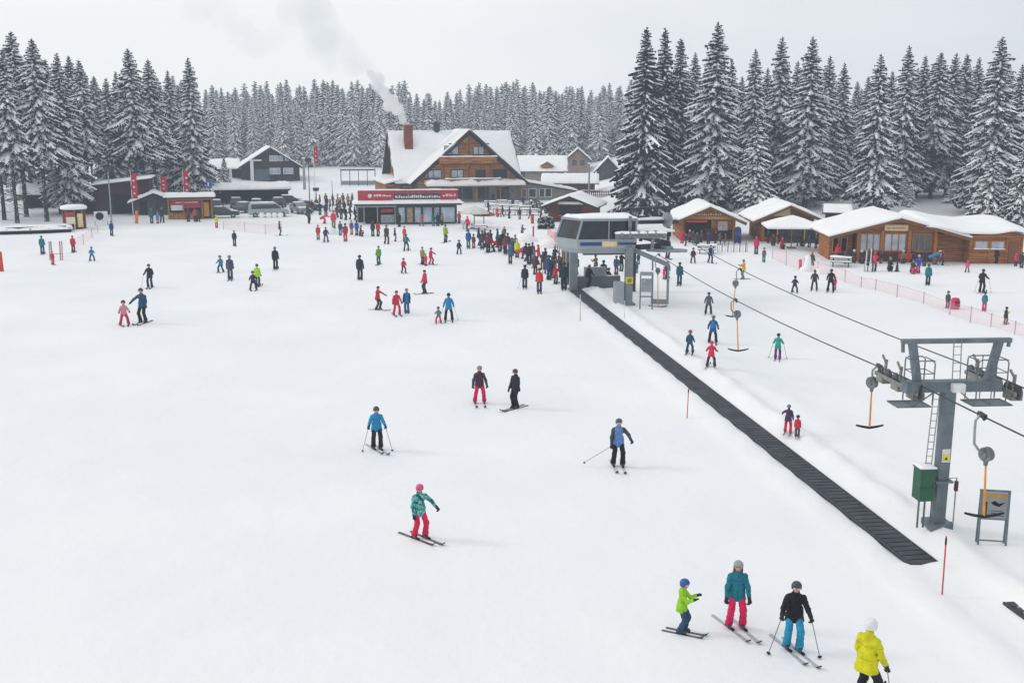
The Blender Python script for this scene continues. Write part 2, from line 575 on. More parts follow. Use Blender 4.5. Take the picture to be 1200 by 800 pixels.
def ground_mat():
    m = bpy.data.materials.new('piste_snow'); m.use_nodes = True
    n, l = m.node_tree.nodes, m.node_tree.links
    b = n['Principled BSDF']; b.inputs['Roughness'].default_value = 0.7; b.inputs['Specular IOR Level'].default_value = 0.25
    tc = n.new('ShaderNodeTexCoord')
    n1 = n.new('ShaderNodeTexNoise'); n1.inputs['Scale'].default_value = 0.12; n1.inputs['Detail'].default_value = 6
    l.new(tc.outputs['Object'], n1.inputs['Vector'])
    rp = n.new('ShaderNodeValToRGB')
    e = rp.color_ramp.elements
    e[0].position = 0.3; e[0].color = (0.80, 0.825, 0.855, 1)
    e[1].position = 0.7; e[1].color = (0.87, 0.885, 0.90, 1)
    l.new(n1.outputs['Fac'], rp.inputs['Fac']); l.new(rp.outputs['Color'], b.inputs['Base Color'])
    # ski tracks: stretched, bent noise; scuffs: finer noise; grooming: faint ridges
    mp = n.new('ShaderNodeMapping'); mp.inputs['Rotation'].default_value = (0, 0, math.radians(38)); mp.inputs['Scale'].default_value = (3.2, 0.14, 1)
    l.new(tc.outputs['Object'], mp.inputs['Vector'])
    n2 = n.new('ShaderNodeTexNoise'); n2.inputs['Scale'].default_value = 1.0; n2.inputs['Detail'].default_value = 4; n2.inputs['Distortion'].default_value = 0.6
    l.new(mp.outputs['Vector'], n2.inputs['Vector'])
    mp2 = n.new('ShaderNodeMapping'); mp2.inputs['Rotation'].default_value = (0, 0, math.radians(-24)); mp2.inputs['Scale'].default_value = (2.6, 0.10, 1)
    l.new(tc.outputs['Object'], mp2.inputs['Vector'])
    n3 = n.new('ShaderNodeTexNoise'); n3.inputs['Scale'].default_value = 1.0; n3.inputs['Detail'].default_value = 4; n3.inputs['Distortion'].default_value = 0.8
    l.new(mp2.outputs['Vector'], n3.inputs['Vector'])
    n4 = n.new('ShaderNodeTexNoise'); n4.inputs['Scale'].default_value = 2.2; n4.inputs['Detail'].default_value = 8; n4.inputs['Roughness'].default_value = 0.65
    l.new(tc.outputs['Object'], n4.inputs['Vector'])
    a1 = n.new('ShaderNodeMath'); a1.operation = 'MULTIPLY'; l.new(n2.outputs['Fac'], a1.inputs[0]); l.new(n3.outputs['Fac'], a1.inputs[1])
    m1 = n.new('ShaderNodeMath'); m1.operation = 'MULTIPLY_ADD'; m1.inputs[1].default_value = 0.9
    a2 = n.new('ShaderNodeMath'); a2.operation = 'MULTIPLY'; a2.inputs[1].default_value = 0.35
    l.new(a1.outputs[0], a2.inputs[0])
    n5 = n.new('ShaderNodeTexNoise'); n5.inputs['Scale'].default_value = 0.55; n5.inputs['Detail'].default_value = 3
    l.new(tc.outputs['Object'], n5.inputs['Vector'])
    a3 = n.new('ShaderNodeMath'); a3.operation = 'MULTIPLY_ADD'; a3.inputs[1].default_value = 1.6
    l.new(n5.outputs['Fac'], a3.inputs[0]); l.new(a2.outputs[0], a3.inputs[2])
    l.new(n4.outputs['Fac'], m1.inputs[0]); l.new(a3.outputs[0], m1.inputs[2])
    bp = n.new('ShaderNodeBump'); bp.inputs['Strength'].default_value = 0.28; bp.inputs['Distance'].default_value = 0.10
    # ski tracks: pairs of shallow grooves along bent lines, broken up by a slow noise
    sx = n.new('ShaderNodeSeparateXYZ'); l.new(tc.outputs['Object'], sx.inputs['Vector'])
    def mth(op, a, b=None, c=None):
        q = n.new('ShaderNodeMath'); q.operation = op
        for i_, v_ in enumerate((a, b, c)):
            if v_ is None: continue
            if isinstance(v_, (int, float)): q.inputs[i_].default_value = v_
            else: l.new(v_, q.inputs[i_])
        return q.outputs[0]
    total = None
    for ang_, per_, amp_, fr_, ph_ in ((-25, 5.3, 2.2, .13, 0), (8, 6.7, 3.0, .10, 2), (40, 8.9, 1.6, .17, 4), (-52, 10.7, 2.4, .09, 1), (22, 3.9, 3.6, .071, 3)):
        ca_, sa_ = math.cos(math.radians(ang_)), math.sin(math.radians(ang_))
        u_ = mth('ADD', mth('MULTIPLY', sx.outputs['X'], ca_), mth('MULTIPLY', sx.outputs['Y'], sa_))
        v_ = mth('ADD', mth('MULTIPLY', sx.outputs['X'], -sa_), mth('MULTIPLY', sx.outputs['Y'], ca_))
        w_ = mth('MULTIPLY', mth('SINE', mth('MULTIPLY_ADD', v_, fr_, ph_)), amp_)
        f_ = mth('FLOORED_MODULO' if False else 'MODULO', mth('ADD', mth('ADD', u_, w_), 4000.0), per_)
        g1 = mth('LESS_THAN', mth('ABSOLUTE', mth('SUBTRACT', f_, 1.0)), .045)
        g2 = mth('LESS_THAN', mth('ABSOLUTE', mth('SUBTRACT', f_, 1.22)), .045)
        nm = n.new('ShaderNodeTexNoise'); nm.inputs['Scale'].default_value = .07 + .01 * ph_; nm.inputs['Detail'].default_value = 2
        l.new(tc.outputs['Object'], nm.inputs['Vector'])
        mk = mth('GREATER_THAN', nm.outputs['Fac'], .49)
        tr_ = mth('MULTIPLY', mth('ADD', g1, g2), mk)
        total = tr_ if total is None else mth('ADD', total, tr_)
    hh_ = mth('MULTIPLY_ADD', total, -.5, m1.outputs[0])
    l.new(hh_, bp.inputs['Height']); l.new(bp.outputs['Normal'], b.inputs['Normal'])
    return m

build_ground()
# ---------------------------------------------------------------- spruces
def spruce(seed, H=24.0, R=4.2, cb=0.2, snow=0.8, dense=1.0, twigs=6, shape=0.74, fat=1.25, tws=.95, frost=.2):
    """crown mesh (needles + snow) and trunk mesh of one spruce of height H, crown radius R, bare below cb*H"""
    r = random.Random(seed)
    V, F, M = [], [], []
    def quad(a, b, c, d, m):
        o = len(V)
        V.extend((a, b, c, d)); F.append((o, o + 1, o + 2, o + 3)); M.append(m)
    az = r.uniform(0, 6.28)
    lump = [r.uniform(0, 6.28) for _ in range(4)]
    N = int(390 * dense * (1 - cb * .55) * (H / 25) ** .5)
    for bi in range(N):
        u = (bi + r.random()) / N
        t = 1 - (1 - u) ** 0.80 * 0.985
        z = H * (cb + (1 - cb) * t)
        az += 2.39996 + r.uniform(-.35, .35)
        Lz = R * ((1 - t) ** shape) * (1 + 0.10 * math.sin(t * 19 + lump[0])) + 0.20
        if t < 0.10:
            Lz *= 0.65 + 3.5 * t
        L = Lz * r.uniform(0.66, 1.12) * (1 + 0.12 * math.sin(2 * az + lump[1]) + 0.08 * math.sin(3 * az + 9 * t + lump[2]))
        if r.random() < .05:
            L *= 1.22
        ca, sa = math.cos(az), math.sin(az)
        d1 = float(np.interp(t, [0, .45, .75, .9, 1], [-.72, -.48, -.16, .12, .50])) + r.uniform(-.12, .12)
        d2 = .34 * (1 - t) - .10
        d3 = -.06
        def ax(s):
            q = L * s
            return (ca * q, sa * q, z + L * (d1 * s + d2 * s * s + d3 * s ** 3))
        load = snow * r.uniform(0.35, 1.25) * float(np.interp(t, [0, .7, .88, 1], [1, 1, .7, .35]))
        nseg = 5 if L > 1.5 else (3 if L > .7 else 2)
        pts = [ax(k / nseg) for k in range(nseg + 1)]
        wN = 0.09 + 0.050 * L
        wS = (0.062 + 0.034 * L) * (.55 + .6 * min(1.4, load)) * fat
        px, py = -sa, ca
        for k in range(nseg):
            s0, s1 = k / nseg, (k + 1) / nseg
            p, q = pts[k], pts[k + 1]
            w0 = wN * (1 - 0.7 * s0); w1 = wN * (1 - 0.7 * s1)
            for sd in (-1, 1):                                   # dark hanging flanks
                quad((p[0], p[1], p[2] + .02), (p[0] + sd * px * w0 * 1.4, p[1] + sd * py * w0 * 1.4, p[2] - w0 * 1.7), (q[0] + sd * px * w1 * 1.4, q[1] + sd * py * w1 * 1.4, q[2] - w1 * 1.7), (q[0], q[1], q[2] + .02), 0)
            if load > 0.30 and (k > 0 or nseg < 4):
                u0 = wS * (0.5 + 0.75 * math.sin(math.pi * min(.97, s0 + .12))); u1 = wS * (0.5 + 0.75 * math.sin(math.pi * min(.97, s1 + .12)))
                if k == nseg - 1: u1 *= .5
                for sd in (-1, 1):
                    quad((p[0], p[1], p[2] + .05 + u0 * .6), (p[0] + sd * px * u0, p[1] + sd * py * u0, p[2] - .01), (q[0] + sd * px * u1, q[1] + sd * py * u1, q[2] - .01), (q[0], q[1], q[2] + .05 + u1 * .6), 1)
        nt = max(2, round(twigs * min(1.15, L / 2.2)))
        for k in range(nt):
            s = 0.18 + 0.80 * (k + r.random() * 0.9) / nt
            base = ax(min(s, 0.985))
            for sd in (-1, 1):
                tl = (0.24 * L * (1 - s) ** 0.7 + 0.15 + 0.035 * L) * r.uniform(.7, 1.25)
                fo = r.uniform(.5, .85); si = math.sqrt(1 - fo * fo) * sd
                dx, dy = ca * fo + px * si, sa * fo + py * si
                dr = d1 + 2 * d2 * s - r.uniform(.12, .40)
                tip = (base[0] + dx * tl, base[1] + dy * tl, base[2] + dr * tl)
                qx, qy = -dy, dx
                w = 0.15 * tl + 0.05
                mid = tuple(base[m_] * .5 + tip[m_] * .5 for m_ in range(3))
                quad(base, (mid[0] + qx * w, mid[1] + qy * w, mid[2] - w * .8), tip, (mid[0] - qx * w, mid[1] - qy * w, mid[2] - w * .8), 0)
                h = r.uniform(.22, .5) * (0.5 + 0.2 * L)                        # hanging twiglets
                quad(base, tip, (tip[0] - dx * tl * .12, tip[1] - dy * tl * .12, tip[2] - h * .6), (base[0], base[1], base[2] - h), 1 if r.random() < frost * load else 0)
                if r.random() < load * tws:
                    k2 = r.uniform(.45, .85) * min(1.1, load + .2)
                    tp = tuple(base[m_] + (tip[m_] - base[m_]) * .96 for m_ in range(3))
                    up = 0.03 + w * .42 * k2
                    m2 = (mid[0], mid[1], mid[2] + up)
                    bs = (base[0], base[1], base[2] + .05); tp = (tp[0], tp[1], tp[2] + .02)
                    quad(bs, (mid[0] + qx * w * k2, mid[1] + qy * w * k2, mid[2] + .02 - w * .38), tp, m2, 1)
                    quad(bs, m2, tp, (mid[0] - qx * w * k2, mid[1] - qy * w * k2, mid[2] + .02 - w * .38), 1)
    # leader at the very top
    for k in range(3):
        a = k * 2.1
        quad((0.05 * math.cos(a), 0.05 * math.sin(a), H * .97), (.10 * math.cos(a + 1), .10 * math.sin(a + 1), H * .985), (0, 0, H * 1.012), (.10 * math.cos(a - 1), .10 * math.sin(a - 1), H * .985), 0)
    # dead stubs below the crown
    if cb > 0.12:
        for _ in range(26):
            zz = r.uniform(.05, cb) * H; a = r.uniform(0, 6.28); l = r.uniform(.5, 1.7)
            b = (math.cos(a) * .15, math.sin(a) * .15, zz); e = (math.cos(a) * l, math.sin(a) * l, zz - .3 * l)
            quad(b, (e[0], e[1], e[2]), (e[0], e[1], e[2] - .05), (b[0], b[1], b[2] - .09), 0)
            if r.random() < .6:
                quad((b[0], b[1], b[2] + .05), (e[0], e[1], e[2] + .04), (e[0] - math.sin(a) * .05, e[1] + math.cos(a) * .05, e[2]), (b[0] - math.sin(a) * .07, b[1] + math.cos(a) * .07, b[2]), 1)
    crown = np_mesh('crown', np.array(V), np.array(F), [NEEDLE, SNOW_TREE], M, smooth=False, link=False)
    mb = MB()
    rt = 0.011 * H + 0.03
    mb.tube([(0, 0, -0.8), (0, 0, 0.05 * H), (0.03, 0.02, 0.4 * H), (0, 0, 0.97 * H)], [rt * 1.25, rt, rt * .7, .03], 8)
    tr = mb.build('trunk', BARK, smooth=True)
    trunk = tr.data
    bpy.data.objects.remove(tr)
    return crown, trunk

TREEVAR = {
    'tall': [spruce(i, 25, 4.5, 0.10, 1.3) for i in (11, 12, 13)],
    'bare': [spruce(i, 25, 4.2, 0.36, 1.3, dense=1.0) for i in (21, 22, 23)],
    'dark': [spruce(31, 26, 4.9, 0.06, 0.72, dense=1.1, frost=.08), spruce(32, 26, 4.6, 0.10, 0.8, dense=1.1, frost=.08)],
    'young': [spruce(41, 13, 3.3, 0.02, 1.25, fat=1.35, tws=.8), spruce(42, 11, 3.1, 0.01, 1.3, fat=1.35, tws=.8)],
    'far': [spruce(i, 21, 3.1, 0.05, 1.8, dense=0.75, twigs=3, fat=1.6, tws=1.0, shape=.62, frost=.38) for i in (51, 52, 53)],
}
VH = {'tall': 25, 'bare': 25, 'dark': 26, 'far': 21}

def tree(kind, k, x, y, H, label, group=None, wide=1.0, rz=None, z=None):
    crown, trunk = TREEVAR[kind][k % len(TREEVAR[kind])]
    h0 = (13, 11)[k % 2] if kind == 'young' else VH[kind]
    rr = random.Random(int(x * 97 + y * 31))
    o = thing('spruce_tree', label, 'tree', (x, y, (gz(x, y) if z is None else z)), rr.uniform(0, 6.28) if rz is None else rz, group)
    s = H / h0
    for nm, me in (('trunk', trunk), ('crown', crown)):
        c = bpy.data.objects.new(nm, me)
        COL.objects.link(c)
        c.parent = o
        c.scale = (s * wide, s * wide, s)
    return o

def tree_at(kind, k, px, py_top, Y, label, group=None, wide=1.0):
    p = PY(px, py_top, Y)
    g = gz(p.x, Y)
    return tree(kind, k, p.x, Y, p.z - g, label, group, wide)

rt = random.Random(7)
GL = 'spruces of the stand on the left'
LL = 'snow-laden spruce with a bare lower trunk, in the stand behind the left sheds'
left_front = [  # kind, variant, px, top row, distance, width
    ('bare', 0, 2, 58, 138, 1.0), ('bare', 1, 12, 38, 146, 1.05), ('bare', 2, 37, 46, 140, 1.0), ('tall', 0, 66, 63, 150, 1.0),
    ('bare', 0, 92, 71, 158, 1.0), ('tall', 2, 124, 92, 172, .9), ('bare', 1, 150, 58, 160, 1.05), ('bare', 2, 173, 70, 166, 1.0),
    ('tall', 2, 196, 83, 178, .9), ('bare', 1, -14, 50, 142, 1.0), ('bare', 2, 52, 70, 165, 1.0), ('bare', 0, 80, 66, 172, .9),
    ('bare', 1, 110, 90, 176, .9), ('tall', 1, 135, 84, 182, .9), ('bare', 0, 24, 78, 160, .95), ('tall', 0, 162, 92, 190, .9),
    ('tall', 1, 184, 92, 186, .85), ('tall', 2, 208, 100, 200, .9), ('bare', 1, -40, 60, 150, 1.0),
]
for kd, k, px, pt, Y, w in left_front:
    tree_at(kd, k, px, pt, Y, LL, GL, w)
for px, pt, Y in ((8, 95, 182), (30, 88, 190), (48, 100, 178), (60, 92, 200), (75, 105, 192), (100, 100, 196), (118, 105, 205), (142, 98, 204), (156, 110, 196), (170, 100, 210), (190, 110, 214), (-10, 90, 186), (205, 118, 222), (20, 120, 172), (90, 120, 184), (128, 125, 190), (215, 120, 230), (178, 128, 200)):
    tree_at('bare' if rt.random() < .6 else 'tall', rt.randrange(3), px, pt, Y, LL, GL, .95)
tree_at('tall', 1, 220, 68, 172, 'tall narrow spruce at the right-hand edge of the left stand, beside the dark chalet', None, 1.0)
tree_at('young', 0, 88, 175, 170, 'small snow-covered spruce behind the low brown shed on the left', None, .9)
tree_at('young', 1, 262, 185, 205, 'small snowy spruce at the corner of the dark chalet annex', None, .9)

GR = 'spruces of the stand on the right'
LR = 'tall snow-laden spruce in the stand behind the wooden huts on the right'
right_front = [
    ('dark', 0, 780, 34, 152, .9), ('dark', 1, 798, 46, 156, 1.0),
    ('tall', 1, 886, 58, 152, .95), ('tall', 2, 917, 44, 156, 1.0), ('tall', 0, 953, 44, 150, 1.1),
    ('tall', 1, 973, 66, 158, 1.0), ('tall', 2, 990, 74, 162, .95), ('tall', 2, 1066, 54, 156, 1.0),
    ('tall', 1, 1085, 66, 160, .95), ('bare', 0, 1103, 62, 158, 1.05), ('tall', 2, 1121, 63, 160, 1.0), ('bare', 1, 1134, 64, 162, .95), ('tall', 0, 1148, 68, 164, .95),
    ('tall', 1, 1199, 76, 152, 1.0), ('tall', 2, 1216, 60, 148, 1.0), ('tall', 0, 1236, 66, 150, 1.0),
]
for kd, k, px, pt, Y, w in right_front:
    tree_at(kd, k, px, pt, Y, LR, GR, w)
tree_at('dark', 0, 758, 33, 146, 'dark full-skirted spruce at the left edge of the right stand, above the lift station', None, 1.05)
tree_at('tall', 0, 842, 27, 146, 'tallest spruce of the right stand, topping all others behind the first wooden hut', None, 1.15)
tree_at('tall', 1, 1033, 64, 144, 'broad snow-streaked spruce behind the gable of the large restaurant hut', None, 1.1)
tree_at('tall', 0, 1175, 44, 143, 'broad tall spruce above the right wing of the large restaurant hut', None, 1.15)
tree_at('young', 0, 888, 140, 142, 'middle-sized conical spruce thick with snow behind the second wooden hut', None, 1.0)
tree_at('young', 1, 1165, 178, 128, 'bushy young spruce heavy with snow beside the right wing of the restaurant hut', None, 1.1)
tree_at('young', 0, 1203, 170, 126, 'young snowy spruce cut by the right edge of the picture', None, 1.0)
tree_at('young', 1, 838, 172, 150, 'short snow-bowed spruce under the tallest spruce of the right stand', None, 1.0)
for px, pt, Y in ((770, 80, 176), (790, 85, 182), (815, 62, 170), (826, 84, 184), (858, 70, 172), (870, 90, 180), (900, 80, 176), (935, 72, 176), (962, 90, 182), (1005, 96, 186), (1018, 90, 176), (1046, 84, 172), (1056, 96, 186), (1076, 80, 178), (1094, 76, 180), (1112, 82, 184), (1128, 76, 186), (1160, 78, 178), (1186, 82, 182), (1208, 90, 176), (1040, 100, 196), (1010, 104, 200), (880, 100, 200), (925, 96, 196), (850, 96, 196), (805, 92, 194), (1140, 92, 198), (1170, 96, 200), (980, 100, 200)):
    tree_at('tall', rt.randrange(3), px, pt, Y, LR, GR, .95)

GF = 'spruces of the far forest'
LF = 'snow-covered spruce in the far forest across the valley behind the lodge and chalet'
n = 0
for row, (Y, cnt) in enumerate(((272, 52), (286, 56), (302, 54))):
    for i in range(cnt):
        x = -95 + 142 * (i + rt.uniform(.1, .9)) / cnt
        H = rt.uniform(15.5, 19.0) + row * 1.0 + 2.0 * math.sin(x * .13 + row)
        if Y < 280 and 8 < x < 20:
            H -= 1
        tree('far', n, x, Y + rt.uniform(-5, 5), H, LF, GF, rt.uniform(.85, 1.2))
        n += 1
# frosted undergrowth between the trunks
GU = 'frosted saplings between the trunks'
sap = [spruce(70 + i, 5, 1.5, 0.0, 1.5, dense=.7, twigs=4, fat=2.2, tws=1.0) for i in range(2)]
TREEVAR['sapling'] = sap; VH['sapling'] = 5
for i in range(46):
    if i < 30:
        x, y = rt.uniform(22, 78), rt.uniform(140, 170)
    else:
        x, y = rt.uniform(-84, -52), rt.uniform(158, 188)
    if i < 30 and y < 150 and 36 < x < 60: y += 14
    tree('sapling', i, x, y, rt.uniform(2.0, 4.6), 'frost-white sapling in the undergrowth between the trunks of the tall stands', GU, 1.25)
# the wood behind those rows reads as one mass
def far_wood():
    co, fs, ms, off = [], [], [], 0
    lows = [spruce(60 + i, 21, 3.0, 0.25, 1.7, dense=0.5, twigs=2, fat=1.6, tws=1.0, shape=.62, frost=.38)[0] for i in range(2)]
    for i in range(190):
        me = lows[i % 2]
        x = rt.uniform(-190, 190)
        y = rt.uniform(316, 360)
        if abs(x) > 110: y -= 60
        a = rt.uniform(0, 6.28); s = rt.uniform(.88, 1.14)
        v = np.empty(len(me.vertices) * 3, dtype=np.float32); me.vertices.foreach_get('co', v); v = v.reshape(-1, 3)
        f = np.empty(len(me.polygons) * 4, dtype=np.int32); me.loops.foreach_get('vertex_index', f); f = f.reshape(-1, 4)
        m = np.empty(len(me.polygons), dtype=np.int32); me.polygons.foreach_get('material_index', m)
        c, sn = math.cos(a) * s, math.sin(a) * s
        w = np.stack([v[:, 0] * c - v[:, 1] * sn + x, v[:, 0] * sn + v[:, 1] * c + y, v[:, 2] * s + 2.2], -1)
        co.append(w); fs.append(f + off); ms.append(m); off += len(w)
    o = np_mesh('far_wood', np.concatenate(co), np.concatenate(fs), [NEEDLE, SNOW_TREE], np.concatenate(ms))
    tag(o, 'deep snowy spruce wood reading as one mass behind the far forest rows', 'forest', kind='stuff')
far_wood()
# ---------------------------------------------------------------- buildings
def zf(py, Y):
    return CAM_H - Y * math.tan(PITCH - math.atan((400 - py) / FPX))

def base(px, py, view=True, extra=0.0):
    """a ground point under a pixel and the turn that makes a facade there face the camera"""
    p = G(px, py)
    return p, -math.atan2(p.x, p.y) * (1 if view else 0) + extra

def window(parent, x, y, z, w, h, frame, glass=GLASS, bars=1, d=0.10, sill=False, nm='window'):
    """framed window on a wall whose face is at local y (facing -y); the pane is its child"""
    f = MB(); t = min(.12, w * .12)
    f.bx(x - w / 2 - t, x + w / 2 + t, y - d, y + .02, z + h / 2, z + h / 2 + t)
    f.bx(x - w / 2 - t, x + w / 2 + t, y - d, y + .02, z - h / 2 - t, z - h / 2)
    f.bx(x - w / 2 - t, x - w / 2, y - d, y + .02, z - h / 2, z + h / 2)
    f.bx(x + w / 2, x + w / 2 + t, y - d, y + .02, z - h / 2, z + h / 2)
    for i in range(bars):
        xx = x - w / 2 + w * (i + 1) / (bars + 1)
        f.bx(xx - t * .4, xx + t * .4, y - d * .9, y + .02, z - h / 2, z + h / 2)
    o = f.build(nm, frame, parent)
    g = MB(); g.bx(x - w / 2, x + w / 2, y - .035, y - .005, z - h / 2, z + h / 2)
    g.build('pane', glass, o)
    if sill:
        s = MB(); s.snow([(x - w / 2 - t, y - d - .12, z - h / 2 - t + .03), (x + w / 2 + t, y - d - .12, z - h / 2 - t + .03), (x + w / 2 + t, y - .02, z - h / 2 - t + .03), (x - w / 2 - t, y - .02, z - h / 2 - t + .03)], .12, 4, 2, over=0)
        s.build('sill_snow', SNOW, o, True)
    return o

def gable_y(root, w, d, hw, hr, over, wallm, roofm=TRIM, snow_t=0.45, oy=0.7, seed=1, x0=0.0, cut=True, name='roof'):
    """house body whose gable faces the camera (-y), ridge running away; parts wall and roof (> snow_cover)"""
    m = MB()
    m.prism([(x0 - w / 2, -0.3), (x0 + w / 2, -0.3), (x0 + w / 2, hw), (x0, hr - .12), (x0 - w / 2, hw)], 0, d)
    m.build('wall', wallm, root)
    sl = (hr - hw) / (w / 2)
    ex = w / 2 + over
    ze = hr - sl * ex
    r = MB()
    th = .16
    for s in (-1, 1):
        pts = [(x0, hr), (x0, hr - th), (x0 + s * ex, ze - th), (x0 + s * ex, ze)]
        if s > 0:
            pts = pts[::-1]
        r.prism(pts[::-1] if True else pts, -oy, d + oy)
    # barge boards
    for s in (-1, 1):
        r.beam((x0 + s * .05, -oy - .05, hr - .1), (x0 + s * ex, -oy - .05, ze - .1), .09, .34)
    ro = r.build(name, roofm, root)
    sn = MB()
    sn.snow([(x0 - ex, -oy - .1, ze + .01), (x0 + .02, -oy - .1, hr + .01), (x0 + .02, d + oy, hr + .01), (x0 - ex, d + oy, ze + .01)], snow_t, 8, 8, seed=seed)
    sn.snow([(x0 - .02, -oy - .1, hr + .012), (x0 + ex, -oy - .1, ze + .01), (x0 + ex, d + oy, ze + .01), (x0 - .02, d + oy, hr + .012)], snow_t, 8, 8, seed=seed + 1)
    sn.build('snow_cover', SNOW, ro, True)
    return ro, ze

def gable_x(root, x0, x1, y0, d, hw, hr, over, wallm, roofm=TRIM, snow_t=0.45, ox=0.8, seed=1, walls=True):
    """house body whose ridge runs left-right"""
    if walls:
        m = MB()
        m.prism_x([(y0, -0.3), (y0 + d, -0.3), (y0 + d, hw), (y0 + d / 2, hr - .12), (y0, hw)][::-1], x0, x1)
        m.build('wall', wallm, root)
    sl = (hr - hw) / (d / 2)
    ey = d / 2 + over; yc = y0 + d / 2
    ze = hr - sl * ey
    r = MB()
    r.prism_x([(yc - ey, ze - .16), (yc, hr - .16), (yc, hr), (yc - ey, ze)], x0 - ox, x1 + ox)
    r.prism_x([(yc, hr - .16), (yc + ey, ze - .16), (yc + ey, ze), (yc, hr)], x0 - ox, x1 + ox)
    for xx in (x0 - ox - .04, x1 + ox + .04):
        for s in (-1, 1):
            r.beam((xx, yc, hr - .08), (xx, yc + s * ey, ze - .08), .09, .34)
    ro = r.build('roof', roofm, root)
    sn = MB()
    sn.snow([(x0 - ox, yc - ey, ze + .01), (x1 + ox, yc - ey, ze + .01), (x1 + ox, yc + .02, hr + .01), (x0 - ox, yc + .02, hr + .01)], snow_t, 14, 6, seed=seed)
    sn.snow([(x0 - ox, yc - .02, hr + .012), (x1 + ox, yc - .02, hr + .012), (x1 + ox, yc + ey, ze + .01), (x0 - ox, yc + ey, ze + .01)], snow_t, 14, 6, seed=seed + 3)
    sn.build('snow_cover', SNOW, ro, True)
    return ro, ze

# ---- the lodge
pl = PY(550, 236, 178)
lodge = thing('mountain_lodge', 'large honey-wood lodge with steep snowy roofs, balcony gable and smoking brick chimney', 'lodge', (pl.x, 178, 0), math.radians(14))
HB = 3.9
m = MB()                                                             # front gable block, upper timber storeys
m.prism([(-8.6, 2.7), (8.6, 2.7), (8.6, 3.6), (0, 11.3), (-8.6, 3.6)], 0, 9)
m.prism_x([(4.2, 2.7), (19.8, 2.7), (19.8, 3.4), (12, 10.9), (4.2, 3.4)][::-1], -10.6, 8.9)
m.build('timber_wall', HONEY, lodge)
m = MB()
m.bx(-8.4, 8.4, .25, 8.5, -.3, 2.698); m.bx(-10.4, 8.7, 4.4, 19.6, -.3, 2.698)
m.build('stone_wall', STONE, lodge)
r = MB()
th = .25; sl = (11.7 - 3.2) / 9.7
for s in (-1, 1):
    a = [(0, 11.7), (0, 11.45), (s * 9.9, 11.45 - sl * 9.9), (s * 9.9, 11.7 - sl * 9.9)]
    r.prism(a if s < 0 else a[::-1], -.9, 12)
    r.beam((0, -.96, 11.55), (s * 9.9, -.96, 11.55 - sl * 9.9), .1, .42)
    r.beam((0, -.3, 11.1), (s * 9.3, -.3, 11.1 - sl * 9.3), .25, .25)
sm = (11.3 - 3.1) / 8.6
r.prism_x([(3.2, 11.05 - sm * 8.8), (12, 11.05), (12, 11.3), (3.2, 11.3 - sm * 8.8)], -11.8, 9.9)
r.prism_x([(12, 11.05), (20.8, 11.05 - sm * 8.8), (20.8, 11.3 - sm * 8.8), (12, 11.3)], -11.8, 9.9)
for xx in (-11.86, 9.96):
    for s in (-1, 1):
        r.beam((xx, 12, 11.15), (xx, 12 + s * 8.8, 11.15 - sm * 8.8), .1, .5)
roof = r.build('roof', TRIM, lodge)
sn = MB()
ze = 11.7 - sl * 9.9
sn.snow([(-9.9, -.9, ze + .01), (.03, -.9, 11.71), (.03, 12, 11.71), (-9.9, 12, ze + .01)], .26, 10, 8, seed=3)
sn.snow([(-.03, -.9, 11.712), (9.9, -.9, ze + .01), (9.9, 12, ze + .01), (-.03, 12, 11.712)], .26, 10, 8, seed=4)
zm = 11.3 - sm * 8.8
sn.snow([(-11.8, 3.2, zm + .02), (9.9, 3.2, zm + .02), (9.9, 12.03, 11.32), (-11.8, 12.03, 11.32)], .34, 16, 8, seed=5)
sn.snow([(-11.8, 11.97, 11.322), (9.9, 11.97, 11.322), (9.9, 20.8, zm + .02), (-11.8, 20.8, zm + .02)], .5, 16, 8, seed=6)
sn.build('snow_cover', SNOW, roof, True)
c = MB(); c.bx(-9.3, -7.9, 8.6, 10.0, 6.6, 12.5); c.bx(-9.4, -7.8, 8.5, 10.1, 12.2, 12.45)
ch = c.build('chimney', BRICK, roof)
c = MB(); c.tube([(-3.2, 12, 10.9), (-3.2, 12, 12.6)], .55, 10); c.lathe((-3.2, 12, 12.6), [(.85, 0), (.8, .2), (.2, .55)], 10)
c.build('vent_stack', STEEL_DK, roof)
# windows of the gable
for x, z, w, h, gl in ((-2.9, 8.4, 2.2, 1.25, GLASS_PALE), (1.6, 8.35, 1.7, 1.2, GLASS_PALE), (-6.0, 4.6, 2.6, 1.2, GLASS_PALE), (-2.0, 4.6, 1.9, 1.15, GLASS_PALE), (1.9, 4.55, 1.5, 1.1, GLASS_DARK), (5.2, 4.6, 2.2, 1.2, GLASS_DARK)):
    wi = window(lodge, x, 0, z, w, h, TRIM, gl, 1)
    cm = MB(); cm.bx(x + w * .08, x + w * .42, -.03, -.02, z - h / 2 + .02, z + h / 2 - .02)
    cm.build('curtain', INTERIOR if gl is GLASS_PALE else GLASS_PALE, wi)
for x, w in ((-6.6, 1.6), (-3.6, 1.5), (-1.9, 1.0), (-.2, 1.3), (2.4, 1.6), (5.8, 1.7)):
    window(lodge, x, .25, 1.4, w, 1.6, STONE if x < -2 else TRIM, GLASS_DARK, 1)
